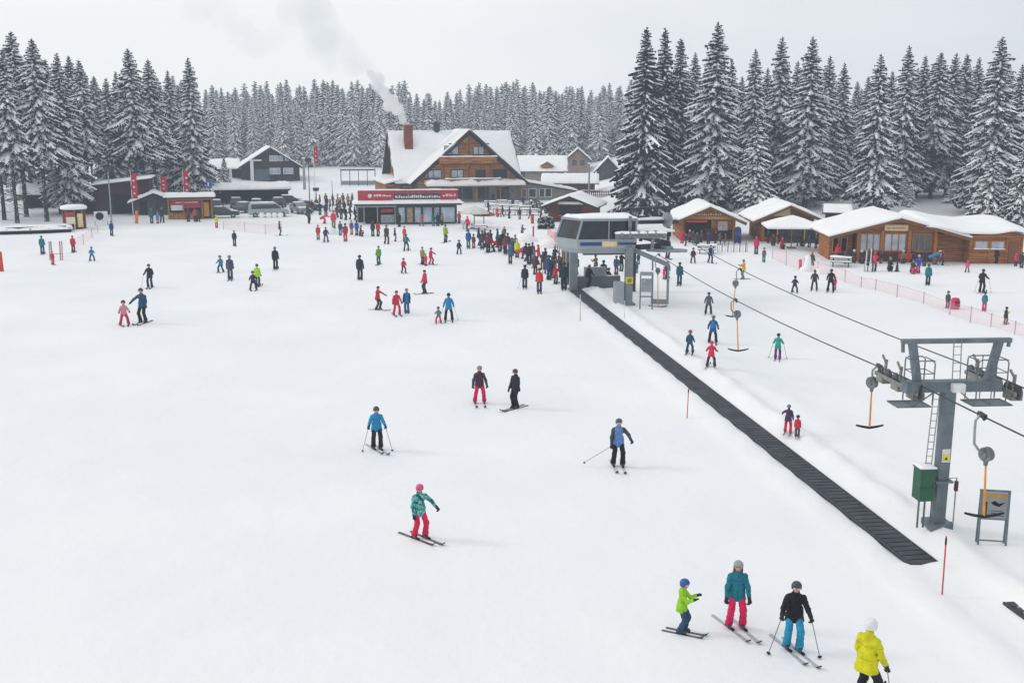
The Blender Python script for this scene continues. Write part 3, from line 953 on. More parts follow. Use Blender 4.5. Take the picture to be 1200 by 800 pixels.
# balconies with a strip of snow on the rail
for x0, x1, zb, dp in ((-5.1, 4.4, 6.3, 1.1), (-4.2, 5.0, 2.95, 1.4)):
    b = MB(); b.bx(x0, x1, -dp, -.01, zb, zb + .14)
    b.bx(x0, x1, -dp - .06, -dp, zb + .1, zb + (1.05 if zb > 5 else .85))
    for xx in (x0, x1):
        b.bx(xx - .05, xx + .05, -dp, -.01, zb + .1, zb + .95)
    for i in range(5):
        xx = x0 + (x1 - x0) * i / 4
        b.beam((xx, -dp + .1, zb), (xx, -.05, zb - .9), .14)
    bo = b.build('balcony', HONEY, lodge)
    s = MB(); zz = zb + (1.052 if zb > 5 else .852)
    s.snow([(x0 - .1, -dp - .2, zz), (x1 + .1, -dp - .2, zz), (x1 + .1, -dp + .15, zz), (x0 - .1, -dp + .15, zz)], .22, 12, 2, seed=9, over=.05)
    s.build('snow_cover', SNOW, bo, True)
b = MB()                                                             # log posts, sills and a purlin frame on the gable
for x in (-6.9, -4.2, 0, 3.6, 7.0):
    zt = min(11.0, 11.3 - abs(x) * .89)
    b.bx(x - .13, x + .13, -.09, -.003, 2.75, zt)
b.bx(-8.4, 8.4, -.13, -.003, 3.62, 3.86); b.bx(-5.4, 5.4, -.13, -.093, 6.0, 6.25); b.bx(-3.4, 3.4, -.13, -.093, 9.35, 9.55)
b.build('timber_frame', mat('frame_timber', '#7a4c2a', noise=.25), lodge)
# ground-floor canopies
b = MB(); b.bx(-7.3, 8.8, -2.3, .2, 2.55, 2.72)
for x in (-7.1, -3.2, .8, 4.8, 8.6):
    b.bx(x - .1, x + .1, -2.2, -2.0, -.3, 2.55)
bo = b.build('porch_roof', HUTWOOD, lodge)
s = MB(); s.snow([(-7.4, -2.4, 2.73), (1.0, -2.4, 2.73), (1.0, .0, 3.1), (-7.4, .0, 3.1)], .75, 10, 4, seed=12, rough=.5)
s.snow([(1.1, -2.4, 2.73), (8.9, -2.4, 2.73), (8.9, 0.0, 3.1), (1.1, 0.0, 3.1)], .65, 10, 4, seed=13, rough=.6)
s.build('snow_cover', SNOW, bo, True)
# left end: lower hip roof and gable windows
b = MB(); b.bx(-13.4, -10.62, 3.4, 20.4, 2.6, 2.85); b.bx(-13.2, -10.7, 4.2, 19.8, -.3, 2.6)
bo = b.build('side_porch', HUTWOOD, lodge)
s = MB(); s.snow([(-13.6, 3.2, 2.86), (-10.62, 3.2, 3.6), (-10.62, 20.6, 3.6), (-13.6, 20.6, 2.86)], .5, 4, 10, seed=15)
s.build('snow_cover', SNOW, bo, True)
b = MB(); b.bx(-10.68, -10.6, 7.5, 9.0, 4.3, 5.8); b.bx(-10.68, -10.6, 13.5, 15.0, 4.3, 5.8); b.bx(-10.66, -10.58, 4.2, 19.8, 3.9, 4.15)
b.build('end_trim', PALEWOOD, lodge)
# lean-to wing on the right
m = MB()
m.prism([(8.72, -.3), (18.6, -.3), (18.6, 1.35), (8.72, 3.1)], 1.5, 9)
wg = m.build('annex', PLASTER, lodge)
r = MB(); r.prism([(8.6, 3.12), (19.1, 1.27), (19.1, 1.47), (8.6, 3.32)], .9, 9.6); r.build('annex_roof', TRIM, lodge)
s = MB(); s.snow([(8.6, .8, 3.33), (19.1, .8, 1.48), (19.1, 9.7, 1.48), (8.6, 9.7, 3.33)], .42, 12, 6, seed=17); s.build('annex_snow', SNOW, lodge, True)
for x, w in ((9.7, .7), (11.2, 1.2), (12.9, .8), (14.0, 1.0)):
    window(lodge, x, 1.5, 1.2, w, 1.3, WHITE, GLASS_DARK, 0)
CHIM = lodge.matrix_basis @ Vector((-8.6, 9.3, 12.5))

CHALWOOD = wood_mat('chalet_boards', '#2b1f1d', '#43332e', 0.25)
# ---- dark chalet on the left
p = PY(318, 217, 232)
chal = thing('dark_chalet', 'dark brown chalet with broad snowy gable roof beyond the parked cars', 'chalet', (p.x, 232, gz(p.x, 232)), math.radians(16))
gable_y(chal, 12.2, 12, 3.4, 7.3, 1.0, CHALWOOD, TRIM, .28, 1.0, 21)
for x, z, w, h in ((.7, 4.9, 1.5, 1.0), (2.2, 4.9, .8, 1.0), (3.6, 4.9, .9, .8), (.9, 2.2, 2.0, 1.1), (3.7, 2.2, 1.9, 1.1)):
    window(chal, x, 0, z, w, h, WHITE, GLASS_PALE, 2 if w > 1.4 else 1)
d = MB(); d.bx(-3.4, -.3, -.5, -.02, .2, 2.6); d.bx(-3.5, -.2, -.52, -.5, 1.4, 1.5)
d.build('porch_glazing', GLASS, chal)
d = MB(); d.bx(-4.3, -3.6, -1.2, -.5, -.3, 4.4); d.bx(-4.4, -1.9, -1.3, -.5, 4.4, 4.7); d.build('stone_chimney', WHITE, chal)
m = MB(); m.bx(-12.4, -6.12, 3, 11, -.3, 2.6); m.build('annex', DARKWOOD, chal)
s = MB(); s.snow([(-13, 2.4, 2.62), (-6.1, 2.4, 2.62), (-6.1, 11.4, 4.3), (-13, 11.4, 4.3)], .5, 10, 5, seed=23); s.build('annex_snow', SNOW, chal, True)

def gabled(name, label, cat, px, py, Y, wpx, zhw, zhr, d, wallm, over=.6, st=.27, rot=0.0, seed=30, ridge='y', windows=(), wm=TRIM, glass=GLASS, oy=.7):
    q = PY(px, py, Y)
    k = ppm((q.x, Y, 1.5))
    w = wpx / k
    o = thing(name, label, cat, (q.x, Y, gz(q.x, Y)), -math.atan2(q.x, Y) + math.radians(rot))
    if ridge == 'y':
        gable_y(o, w, d, zhw, zhr, over, wallm, TRIM, st, oy, seed)
    else:
        gable_x(o, -w / 2, w / 2, 0, d, zhw, zhr, over, wallm, TRIM, st, oy, seed)
    for x, z, ww, hh in windows:
        window(o, x, 0, z, ww, hh, wm, glass, 1)
    return o

# ---- houses far right of the lodge
gabled('snowy_house', 'long white-roofed house with a brown dormer behind the lodge annex', 'house', 630, 212, 232, 62, 2.5, 5.3, 11, PLASTER, ridge='x', seed=40, windows=((-3.5, 1.6, 1.2, 1.2), (2.5, 1.6, 1.2, 1.2)))
dm = bpy.data.objects['snowy_house']
b = MB(); b.prism([(.9, 2.8), (3.1, 2.8), (3.1, 3.5), (2.0, 4.2), (.9, 3.5)], .1, 3); b.build('dormer', HUTWOOD, dm)
s = MB(); s.snow([(.5, -.2, 3.4), (2, -.2, 4.3), (2, 3, 4.3), (.5, 3, 3.4)], .25, 4, 4, seed=41); s.snow([(2, -.2, 4.302), (3.5, -.2, 3.4), (3.5, 3, 3.4), (2, 3, 4.302)], .25, 4, 4, seed=42); s.build('dormer_snow', SNOW, dm, True)
gabled('gabled_house', 'small house with pinkish plaster gable and dark eaves above the snowy canopy', 'house', 677, 214, 250, 26, 3.6, 5.9, 9, mat('pink_plaster', '#8f7f78', rough=.9), seed=44, windows=((-.8, 2.6, .8, 1.0), (1, 2.6, .8, 1.0)))
gabled('slate_grey_cottage', 'dark grey gabled cottage with a snowy roof beside the tall dark spruce', 'cottage', 712, 217, 226, 26, 2.0, 4.5, 10, GREYWOOD, seed=46, windows=((0, 1.6, .9, 1.0),))
cn = gabled('open_canopy', 'long low canopy with curved snow roof over brown posts behind the lodge annex', 'canopy', 668, 219, 205, 58, 1.9, 3.2, 6, HUTRED, ridge='x', st=.35, seed=48)

# ---- left side sheds
p, rz = base(136, 251)
barn = thing('brown_barn', 'long brown barn with a shed roof under snow and a lower dark wing', 'barn', p, rz + math.radians(-6))
m = MB(); m.prism([(-2.6, -.3), (4.6, -.3), (4.6, 4.7), (-2.6, 3.9)], 0, 8); m.build('wall', BROWNBARN, barn)
m = MB(); m.prism([(-7.6, -.3), (-2.62, -.3), (-2.62, 3.0), (-7.6, 2.4)], .6, 7.5); m.build('low_wing', DARKWOOD, barn)
m = MB(); m.prism([(-3.0, 3.86), (5.0, 4.75), (5.0, 4.95), (-3.0, 4.06)], -.7, 8.5); m.prism([(-8.0, 2.36), (-2.62, 3.0), (-2.62, 3.18), (-8.0, 2.54)], -.2, 8)
ro = m.build('roof', TRIM, barn)
s = MB(); s.snow([(-3.0, -.7, 4.07), (5.0, -.7, 4.96), (5.0, 8.5, 4.96), (-3.0, 8.5, 4.07)], .28, 8, 6, seed=51); s.snow([(-8.0, -.2, 2.55), (-2.7, -.2, 3.19), (-2.7, 8, 3.19), (-8.0, 8, 2.55)], .28, 8, 6, seed=52)
s.build('snow_cover', SNOW, ro, True)
window(barn, -5, .6, 1.4, .9, .9, WHITE, GLASS_DARK, 1)
d = MB(); d.bx(-.2, 2.6, -.06, -.002, 0, 2.5); d.bx(-.3, 2.7, -.1, -.06, 2.5, 2.65); d.build('barn_door', DARKWOOD, barn)

p, rz = base(181, 252)
gh = thing('grey_hut', 'grey-brown gabled hut with a snowy roof beside the red-bannered stall', 'hut', p, rz)
gable_y(gh, 5.4, 5, 2.0, 3.1, .7, GREYWOOD, TRIM, .35, .6, 55)
d = MB(); d.bx(-1.9, -.9, -.05, -.002, 0, 1.9); d.build('door', DARKWOOD, gh)
window(gh, 1.0, 0, 1.2, 1.3, .8, TRIM, GLASS_DARK, 1)

p, rz = base(224, 257)
st = thing('market_stall', 'open-fronted wooden stall with a red banner and yellow counter under a flat snowy roof', 'stall', p, rz)
b = MB()
b.bx(-2.9, 2.9, 2.9, 3.0, -.2, 2.7); b.bx(-2.9, -2.8, .1, 2.9, -.2, 2.7); b.bx(2.8, 2.9, .1, 2.9, -.2, 2.7)
b.build('wall', GREYWOOD, st)
b = MB()
for x in (-2.8, -.9, 1.5, 2.75):
    b = MB(); b.bx(x - .09, x + .09, 0, .18, -.2, 2.75); b.build('post', POSTWOOD, st)
b = MB(); b.bx(-3.0, 3.0, -.02, .12, 2.55, 2.8); b.build('beam', POSTWOOD, st)
b = MB(); b.bx(-2.6, 1.3, .3, .36, 1.5, 2.5); b.build('banner', REDSIGN, st)
b = MB(); b.bx(-2.5, -.9, .24, .29, 1.2, 1.9); b.bx(-1.9, 1.0, .22, .24, 2.2, 2.3); b.build('menu_board', WHITE, st)
b = MB(); b.bx(-2.7, 1.2, .2, .7, -.2, .9); b.build('counter', mat('ochre_counter', '#8f6a30', noise=.6, nscale=2), st)
b = MB(); b.bx(1.7, 2.4, .5, .7, .3, 2.2); b.build('yellow_hanging', mat('yellow_cloth', '#c69238'), st)
b = MB(); b.bx(-3.2, 3.1, -.6, 3.3, 2.8, 2.95); ro = b.build('roof', TRIM, st)
s = MB(); s.snow([(-3.3, -.7, 2.96), (3.2, -.7, 2.96), (3.2, 3.4, 3.2), (-3.3, 3.4, 3.2)], .28, 10, 5, seed=57); s.build('snow_cover', SNOW, ro, True)

p, rz = base(88, 268)
ki = thing('ticket_kiosk', 'small red and brown octagonal kiosk with a thick round snow cap on the left', 'kiosk', p, rz)
b = MB(); b.lathe((0, 0, -.1), [(1.25, 0), (1.25, 2.35)], 8); b.build('wall', HUTRED, ki)
b = MB()
for i in range(8):
    a = 2 * math.pi * i / 8
    b = MB(); b.bx(1.25 * math.cos(a) - .07, 1.25 * math.cos(a) + .07, 1.25 * math.sin(a) - .07, 1.25 * math.sin(a) + .07, -.1, 2.3); b.build('post', POSTWOOD, ki)
b = MB(); b.bx(-1.0, -.1, -1.34, -1.26, .7, 2.1); b.build('poster', REDSIGN, ki)
b = MB(); b.bx(.35, .95, -1.30, -1.2, .3, 1.9); b.build('pale_poster', CREAM, ki)
b = MB(); b.lathe((0, 0, 2.25), [(1.3, 0), (1.55, .06), (1.5, .12), (.2, .2)], 12); ro = b.build('roof', TRIM, ki)
b = MB(); b.lathe((0, 0, 2.38), [(1.5, 0), (1.56, .22), (1.4, .42), (.9, .52), (.1, .58)], 16); b.build('snow_cap', SNOW, ro, True)
b = MB(); b.bx(-.9, .1, -2.0, -1.9, .75, 1.55); b.bx(-.85, -.75, -1.98, -1.92, -.1, .8); b.bx(-.05, .05, -1.98, -1.92, -.1, .8)
o = b.build('notice_board', mat('pale_notice', '#d8d6bd', rough=.6), None, loc=(p.x, p.y, p.z)); o.rotation_euler.z = rz
tag(o, 'cream notice board on two posts in front of the red octagonal kiosk', 'notice board')
gabled('forest_shed', 'dark low shed with snowy roof standing between the trunks of the left stand', 'shed', 45, 258, 158, 28, 2.2, 3.4, 5, DARKWOOD, seed=59, ridge='x')

# low timber terrace on the far left
p, rz = base(36, 274)
te = thing('timber_terrace', 'low snow-covered timber platform with dark beams at the foot of the left stand', 'platform', p, rz)
b = MB(); b.bx(-5.2, 4.4, 0, 3.0, -.1, .35); b.bx(-5.2, 4.4, -.5, -.3, .25, .42); b.bx(-4.2, 3.9, .5, .7, .55, .75)
for x in (-5, -2.5, 0, 2, 4.2):
    b.bx(x - .12, x + .12, -.52, -.28, -.2, .6)
b.build('beams', DARKWOOD, te)
s = MB(); s.snow([(-5.3, -.1, .36), (4.5, -.1, .36), (4.5, 3.2, .5), (-5.3, 3.2, .5)], .35, 12, 4, seed=61, rough=.6); s.snow([(-5.2, -.55, .43), (4.4, -.55, .43), (4.4, -.25, .43), (-5.2, -.25, .43)], .15, 12, 2, seed=62, rough=.8); s.build('snow_cover', SNOW, te, True)

# carport with a long snow roof behind the parked cars
p, rz = base(290, 245)
cp = thing('carport', 'long low carport with a flat roof under deep snow behind the parked cars', 'carport', PY(290, 240, 172) * 1, -math.atan2(p.x, p.y)); cp.location.z = 0
b = MB()
for x in (-6.4, -3.2, 0, 3.2, 6.4):
    b.bx(x - .1, x + .1, 0, .2, -.2, 2.1); b.bx(x - .1, x + .1, 5, 5.2, -.2, 2.1)
b.bx(-6.8, 6.8, -.4, 5.6, 2.1, 2.3)
b.build('frame', DARKWOOD, cp)
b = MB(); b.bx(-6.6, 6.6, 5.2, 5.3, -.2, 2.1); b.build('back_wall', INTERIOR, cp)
s = MB(); s.snow([(-6.9, -.5, 2.31), (6.9, -.5, 2.31), (6.9, 5.7, 2.9), (-6.9, 5.7, 2.9)], .5, 16, 5, seed=64, rough=.5); s.build('snow_cover', SNOW, cp, True)

# black pergola frame
p = PY(420, 220, 222)
pg = thing('pergola', 'black steel pergola frame standing in the snow left of the lodge', 'pergola', (p.x, 222, 0), -math.atan2(p.x, 222))
b = MB()
for x in (-3.5, -1.7, .1, 1.9, 3.5):
    b.bx(x - .06, x + .06, 0, .12, -.2, 3.4); b.bx(x - .06, x + .06, 3, 3.12, -.2, 3.4)
b.bx(-3.6, 3.6, -.02, .14, 3.4, 3.55); b.bx(-3.6, 3.6, 2.98, 3.14, 3.4, 3.55)
for i in range(9):
    x = -3.5 + 7 * i / 8
    b.bx(x - .05, x + .05, -.3, 3.4, 3.56, 3.66)
b.build('frame', STEEL_DK, pg)
b = MB(); b.bx(-3.4, 3.4, 2.9, 2.96, .1, 1.2); b.build('screen', GALV, pg)

# ---- bar pavilion with the red parapet
p, rz = base(480, 263)
bar = thing('bar_pavilion', 'flat-roofed dark glass bar pavilion with a red lettered parapet in front of the lodge', 'pavilion', p, rz + math.radians(3))
b = MB(); b.bx(-1.6, 6.0, .0, 5, -.2, .25); b.bx(-1.6, 6.0, 4.8, 5, .25, 2.4); b.bx(-6.6, -1.62, 4.0, 4.2, -.2, 2.4)
for x in (-1.5, -.45, .55, 1.6, 3.0, 3.9, 5.9):
    b.bx(x - .14, x + .14, 0, .3, .25, 2.3)
b.bx(-1.6, 6.0, -.02, .3, 2.12, 2.42)
b.build('frame', STEEL_DK, bar)
for i, (x0, x1, mm) in enumerate(((-1.36, -.59, GLASS_PALE), (-.31, .41, mat('tan_poster', '#b08f74', noise=.4, nscale=2)), (.69, 1.46, GLASS_PALE), (1.74, 2.86, GLASS_PALE), (3.14, 3.76, GLASS_PALE), (4.04, 5.76, GLASS_PALE if 0 else GLASS_PALE))):
    b = MB(); b.bx(x0, x1, .1, .14, .25, 2.12); b.build('glazing', mm, bar)
b = MB()
for x in (-6.5, -5.7, -4.0, -1.8):
    b = MB(); b.bx(x - .06, x + .06, 0, .12, -.2, 2.3); b.build('post', GALV, bar)
b = MB(); b.bx(-6.6, -1.62, -.02, .1, 2.2, 2.4); b.build('lintel', GALV, bar)
b = MB(); b.bx(-5.5, -3.9, 1.0, 3.0, .0, 2.1); b.build('shelf_cabinet', INTERIOR, bar)
b = MB(); b.bx(-3.7, -1.8, .6, 2.2, .0, 1.4); b.build('counter', INTERIOR, bar)
b = MB(); b.bx(-3.6, -1.9, .45, .58, .2, 1.2); b.build('steel_panel', GALV, bar)
b = MB(); b.bx(-3.6, -2.0, .3, .4, 1.55, 1.95); b.build('red_awning', REDSIGN, bar)
b = MB(); b.bx(-6.9, 6.6, -.5, 5.4, 2.42, 2.62); ro = b.build('roof', STEEL_DK, bar)
s = MB(); s.snow([(-7.0, -.6, 2.63), (6.8, -.6, 2.63), (6.8, 5.5, 2.63), (-7.0, 5.5, 2.63)], .28, 20, 6, seed=66); s.build('snow_cover', SNOW, ro, True)
b = MB(); b.bx(-6.4, -2.0, .6, .75, 3.0, 4.25); b.bx(4.0, 6.2, .6, .75, 3.0, 4.25); b.bx(-2.0, 4.0, .66, .74, 3.9, 4.2)
pr = b.build('parapet_sign', REDSIGN, bar)
b = MB(); b.bx(-1.96, 3.96, .7, .76, 3.05, 3.88); b.build('dark_sign', mat('plum_sign', '#4e4656', noise=.3, nscale=3), pr)
b = MB(); rr = random.Random(5)
b.disc((-4.9, .58, 3.6), (0, 1, 0), .26, .03, 14)
x = -4.4
while x < -2.3:
    w = rr.uniform(.12, .3); b.bx(x, x + w, .57, .6, 3.5, 3.5 + rr.uniform(.12, .3)); x += w + .08
x = -1.7
while x < 3.8:
    w = rr.uniform(.1, .26); b.bx(x, x + w, .66, .7, 3.3, 3.3 + rr.uniform(.16, .36)); x += w + .09
x = 4.3
while x < 5.9:
    w = rr.uniform(.12, .3); b.bx(x, x + w, .57, .6, 3.45, 3.45 + rr.uniform(.16, .34)); x += w + .1
b.build('lettering', MARK, pr)
s = MB(); s.snow([(-6.5, .5, 4.26), (6.3, .5, 4.26), (6.3, .85, 4.26), (-6.5, .85, 4.26)], .14, 20, 2, seed=67, over=.03); s.build('snow_cover', SNOW, pr, True)

# ---- red-brown hut behind the station
rb = gabled('red_brown_hut', 'red-brown gabled hut with a white fascia sign behind the lift station', 'hut', 668, 262, 139, 52, 2.3, 3.4, 7, HUTRED, over=.8, st=.3, rot=-10, seed=70)
b = MB(); b.bx(-1.6, 1.7, -.08, -.003, 2.3, 2.62); b.build('sign_board', WHITE, rb)
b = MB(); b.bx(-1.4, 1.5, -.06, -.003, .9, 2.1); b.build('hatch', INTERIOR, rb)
b = MB(); b.bx(-1.5, 1.6, -.5, -.003, .8, .88); b.build('counter_board', POSTWOOD, rb)

# ---- hut A
p, rz = base(829, 282)
ha = thing('snack_hut', 'honey-wood snack hut with an open front and pale gable fascia near the lift station', 'hut', p, math.radians(-2))
gable_y(ha, 5.9, 7.5, 2.45, 3.75, 1.0, HUTWOOD, mat('honey_trim', '#7c5228'), .32, 1.1, 72)
b = MB(); b.prism([(-2.8, 2.45), (2.8, 2.45), (0, 3.55)], -.12, -.004); b.build('gable_fascia', HONEY, ha)
b = MB(); b.bx(-2.9, 2.9, -.16, -.125, 2.3, 2.62); fa = b.build('fascia_sign', PALEWOOD, ha)
b = MB(); rr = random.Random(8)
x = -2.2
for _ in range(14):
    w = rr.uniform(.12, .26); b.bx(x, x + w, -.185, -.162, 2.75, 2.75 + rr.uniform(.1, .22)); x += w + .1
    if x > 1.8: break
b.build('fascia_marks', MARK, fa)
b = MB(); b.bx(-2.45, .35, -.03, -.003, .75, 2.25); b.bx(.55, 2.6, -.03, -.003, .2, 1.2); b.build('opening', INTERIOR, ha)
b = MB(); b.bx(-2.4, -.2, -.7, -.05, 2.02, 2.24); b.build('awning', mat('red_awning_cloth', '#b8443c'), ha)
b = MB(); b.bx(-2.5, .4, -.6, -.04, .7, .8); b.bx(-.3, 1.0, -.5, -.04, -.1, 1.35); b.build('counter', HUTRED, ha)
b = MB(); b.bx(1.05, 2.1, -.08, -.035, 1.1, 2.1); b.build('menu_poster', mat('grey_poster', '#b3aca6', noise=.3, nscale=4), ha)
b = MB()
for x in (-2.8, .45, 2.75):
    b = MB(); b.bx(x - .1, x + .1, -.2, -.01, -.2, 2.4); b.build('post', POSTWOOD, ha)
# ---- hut B
p, rz = base(922, 283)
hb = thing('wooden_hut', 'honey-wood hut with a curled pale gable sign, half hidden by the big umbrella', 'hut', p, math.radians(-3))
gable_y(hb, 5.6, 7.5, 2.7, 3.95, 1.1, HUTWOOD, mat('honey_trim', '#7c5228'), .32, 1.2, 74)
b = MB(); b.prism([(-2.2, 2.75), (.2, 2.75), (.2, 3.55), (-.6, 3.5)], -.2, -.1); b.build('gable_sign', CREAM, hb)
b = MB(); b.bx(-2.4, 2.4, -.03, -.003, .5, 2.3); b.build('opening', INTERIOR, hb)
b = MB()
for x in (-2.6, .6, 2.6):
    b = MB(); b.bx(x - .12, x + .12, -.2, -.01, -.2, 2.7); b.build('post', POSTWOOD, hb)

# ---- hut C, the restaurant
p, rz = base(1049, 307)
hc = thing('restaurant_hut', 'large timber restaurant hut with big windows, cream name board and flowing snow roof', 'restaurant', p, math.radians(-5))
gable_y(hc, 7.4, 10, 3.2, 4.2, 2.9, HUTWOOD, mat('honey_trim', '#7c5228'), .34, 1.0, 76)
b = MB(); b.bx(-1.25, .95, -.18, -.1, 2.95, 3.5); nb = b.build('name_board', CREAM, hc); hc.scale = (.94, .94, .97)
b = MB(); rr = random.Random(12); x = -1.0
while x < .7:
    w = rr.uniform(.07, .16); b.bx(x, x + w, -.2, -.182, 3.12, 3.12 + rr.uniform(.08, .18)); x += w + .06
b.build('board_lettering', mat('brown_marks', '#a5825c'), nb)
for x, w, gl in ((-2.5, 1.75, GLASS_PALE), (-.15, 1.9, GLASS_PALE), (2.35, 1.6, GLASS)):
    window(hc, x, 0, 1.85, w, 1.5, POSTWOOD, gl, 2)
b = MB()
for x in (-3.65, -1.42, 1.15, 3.6):
    b = MB(); b.bx(x - .14, x + .14, -.28, -.06, -.2, 3.0); b.build('post', POSTWOOD, hc)
b = MB(); b.beam((-3.75, -.2, 1.2), (-4.5, -.5, -.1), .12); b.build('brace', POSTWOOD, hc)
b = MB(); b.bx(-3.4, 3.4, -.08, -.003, .15, .95); b.build('lower_panel', HUTRED, hc)
b = MB(); b.bx(.1, 1.4, -.55, -.3, .35, .9); b.build('red_counter', mat('red_counter_paint', '#b8302c'), hc)
b = MB(); b.bx(-6.2, -4.0, .8, 6, -.2, 2.55); b.build('side_room', HUTWOOD, hc)
for x in (-5.6, -4.8):
    window(hc, x, .8, 1.5, .5, 1.3, PALEWOOD, INTERIOR, 0)
b = MB(); b.bx(3.72, 6.6, 1.0, 8, -.2, 2.6); b.build('link_wall', HUTWOOD, hc)
b = MB(); b.bx(6.62, 11.6, -.6, 7, -.2, 2.55); b.prism([(6.62, 2.55), (11.6, 2.55), (11.6, 2.75), (10.6, 2.95), (9.2, 2.8)], -.6, 7); b.build('wing_wall', HUTRED if 0 else HUTWOOD, hc)
for x, gl in ((7.75, GLASS_PALE), (9.25, GLASS_PALE)):
    window(hc, x, -.6, 1.75, 1.15, .62, POSTWOOD, gl, 0, sill=True)
b = MB(); b.bx(10.3, 11.2, -.66, -.602, 0, 2.0); b.build('door', mat('red_brown_door', '#7c4a30'), hc)
b = MB()
for x in (6.75, 8.5, 10.1, 11.5):
    b = MB(); b.bx(x - .08, x + .08, -.72, -.61, -.2, 2.5); b.build('post', HUTWOOD, hc)
b = MB()
b.bx(6.5, 11.8, -1.1, -.9, 2.5, 2.66)
b.build('wing_beam', HUTWOOD, hc)
s = MB()
ws = [(2.2, 3.45), (3.6, 3.3), (5.0, 3.0), (6.6, 2.72), (8.2, 2.74), (9.6, 2.92), (10.6, 3.06), (11.4, 2.9), (12.2, 2.6)]
wx = np.interp(np.linspace(0, 1, 25), np.linspace(0, 1, len(ws)), [w_[0] for w_ in ws]); wz = np.interp(wx, [w_[0] for w_ in ws], [w_[1] for w_ in ws])
wz = np.convolve(np.pad(wz, 2, mode='edge'), np.ones(5) / 5, 'valid')
vv_, ff_ = [], []
yy_ = [(-1.32, .04), (-1.3, .2), (-1.15, .30), (-.6, .40), (1, .6), (4, .8), (7, 1.0), (8.4, .9), (8.5, .5)]
for i_, (x_, z_) in enumerate(zip(wx, wz)):
    en = .0 if 0 < i_ < 24 else -.3
    vv_ += [(x_, y_, z_ + h_ + (en if k_ not in (0, 8) else 0) + .03 * math.sin(x_ * 2.1 + y_)) for k_, (y_, h_) in enumerate(yy_)]
nn_ = len(yy_)
for i_ in range(24):
    for k_ in range(nn_ - 1):
        a_ = i_ * nn_ + k_
        ff_.append((a_, a_ + nn_, a_ + nn_ + 1, a_ + 1))
    ff_.append((i_ * nn_ + nn_ - 1, (i_ + 1) * nn_ + nn_ - 1, (i_ + 1) * nn_, i_ * nn_))
ff_.append(tuple(range(nn_))); ff_.append(tuple(24 * nn_ + k_ for k_ in reversed(range(nn_))))
s.add(vv_, ff_)
s.build('wing_snow', SNOW, hc, True)

gabled('bird_box_hut', 'tiny dark hut with a white shed roof between the second hut and the restaurant', 'hut', 980, 263, 135, 26, 1.5, 2.2, 2.2, DARKWOOD, ridge='x', over=.3, st=.2, seed=80, oy=.3)
gabled('forest_hut', 'little dark gabled hut in front of the trunks above the restaurant roof', 'hut', 1026, 252, 142, 22, 1.4, 2.5, 3, GREYWOOD, over=.5, st=.3, seed=82, oy=.4)

# ---- umbrellas
def parasol(px, py, Wp, zedge, ztop, label, canopy_m, n=4, snow_t=.0, poles=True, Y=None):
    q = G(px, py)
    o = thing('parasol', label, 'umbrella', q, -math.atan2(q.x, q.y) + math.radians(8))
    w = Wp / ppm((q.x, q.y, zedge)) / 2
    k = MB()
    prof = [(w * (1.41 if n == 4 else 1.05), zedge - .16), (w * (1.42 if n == 4 else 1.06), zedge), (w * .7, zedge + (ztop - zedge) * .58), (.12, ztop)]
    vs_, fs_ = [], []
    for r_, z_ in prof:
        for i in range(n):
            a = 2 * math.pi * (i + .5) / n
            vs_.append((r_ * math.cos(a), r_ * math.sin(a), z_))
    for j in range(len(prof) - 1):
        for i in range(n):
            fs_.append((j * n + i, j * n + (i + 1) % n, (j + 1) * n + (i + 1) % n, (j + 1) * n + i))
    fs_.append(tuple((len(prof) - 1) * n + i for i in range(n)))
    k.add(vs_, fs_)
    k.build('canopy', canopy_m, o)
    k = MB(); k.tube([(0, 0, -.1), (0, 0, ztop - .05)], .06, 8); k.build('pole', POSTWOOD, o)
    k = MB(); k.box((0, 0, .06), (.9, .9, .14)); k.build('base', STONE, o)
    k = MB()
    for i in range(n):
        a = 2 * math.pi * (i + .5) / n
        k.beam((0, 0, ztop - .25), (w * 1.3 * math.cos(a), w * 1.3 * math.sin(a), zedge - .02), .04)
    k.build('ribs', PALEWOOD, o)
    return o
parasol(927, 291, 64, 2.35, 3.35, 'very large snow-white square umbrella in front of the second wooden hut', SNOW)
parasol(556, 268, 33, 2.0, 2.75, 'grey-green white terrace umbrella beside the bar pavilion', CANVAS, 8)
parasol(567, 266, 25, 1.55, 2.1, 'dull red terrace umbrella tucked under the pale one beside the bar', mat('red_canvas', '#8c4a48', rough=.8), 8)

# back wall of the umbrella terrace
p, rz = base(940, 285)
tw = thing('terrace_windbreak', 'dark glazed windbreak with ochre posts behind the big white umbrella', 'windbreak', p, rz)
b = MB(); b.bx(-2.6, 3.2, 0, .06, 0.05, 1.7); b.build('panels', GLASS_DARK, tw)
b = MB()
for x in (-2.6, .2, 1.4, 3.2):
    b = MB(); b.bx(x - .07, x + .07, -.07, .13, -.2, 1.85); b.build('post', mat('ochre_post', '#b3863c'), tw)
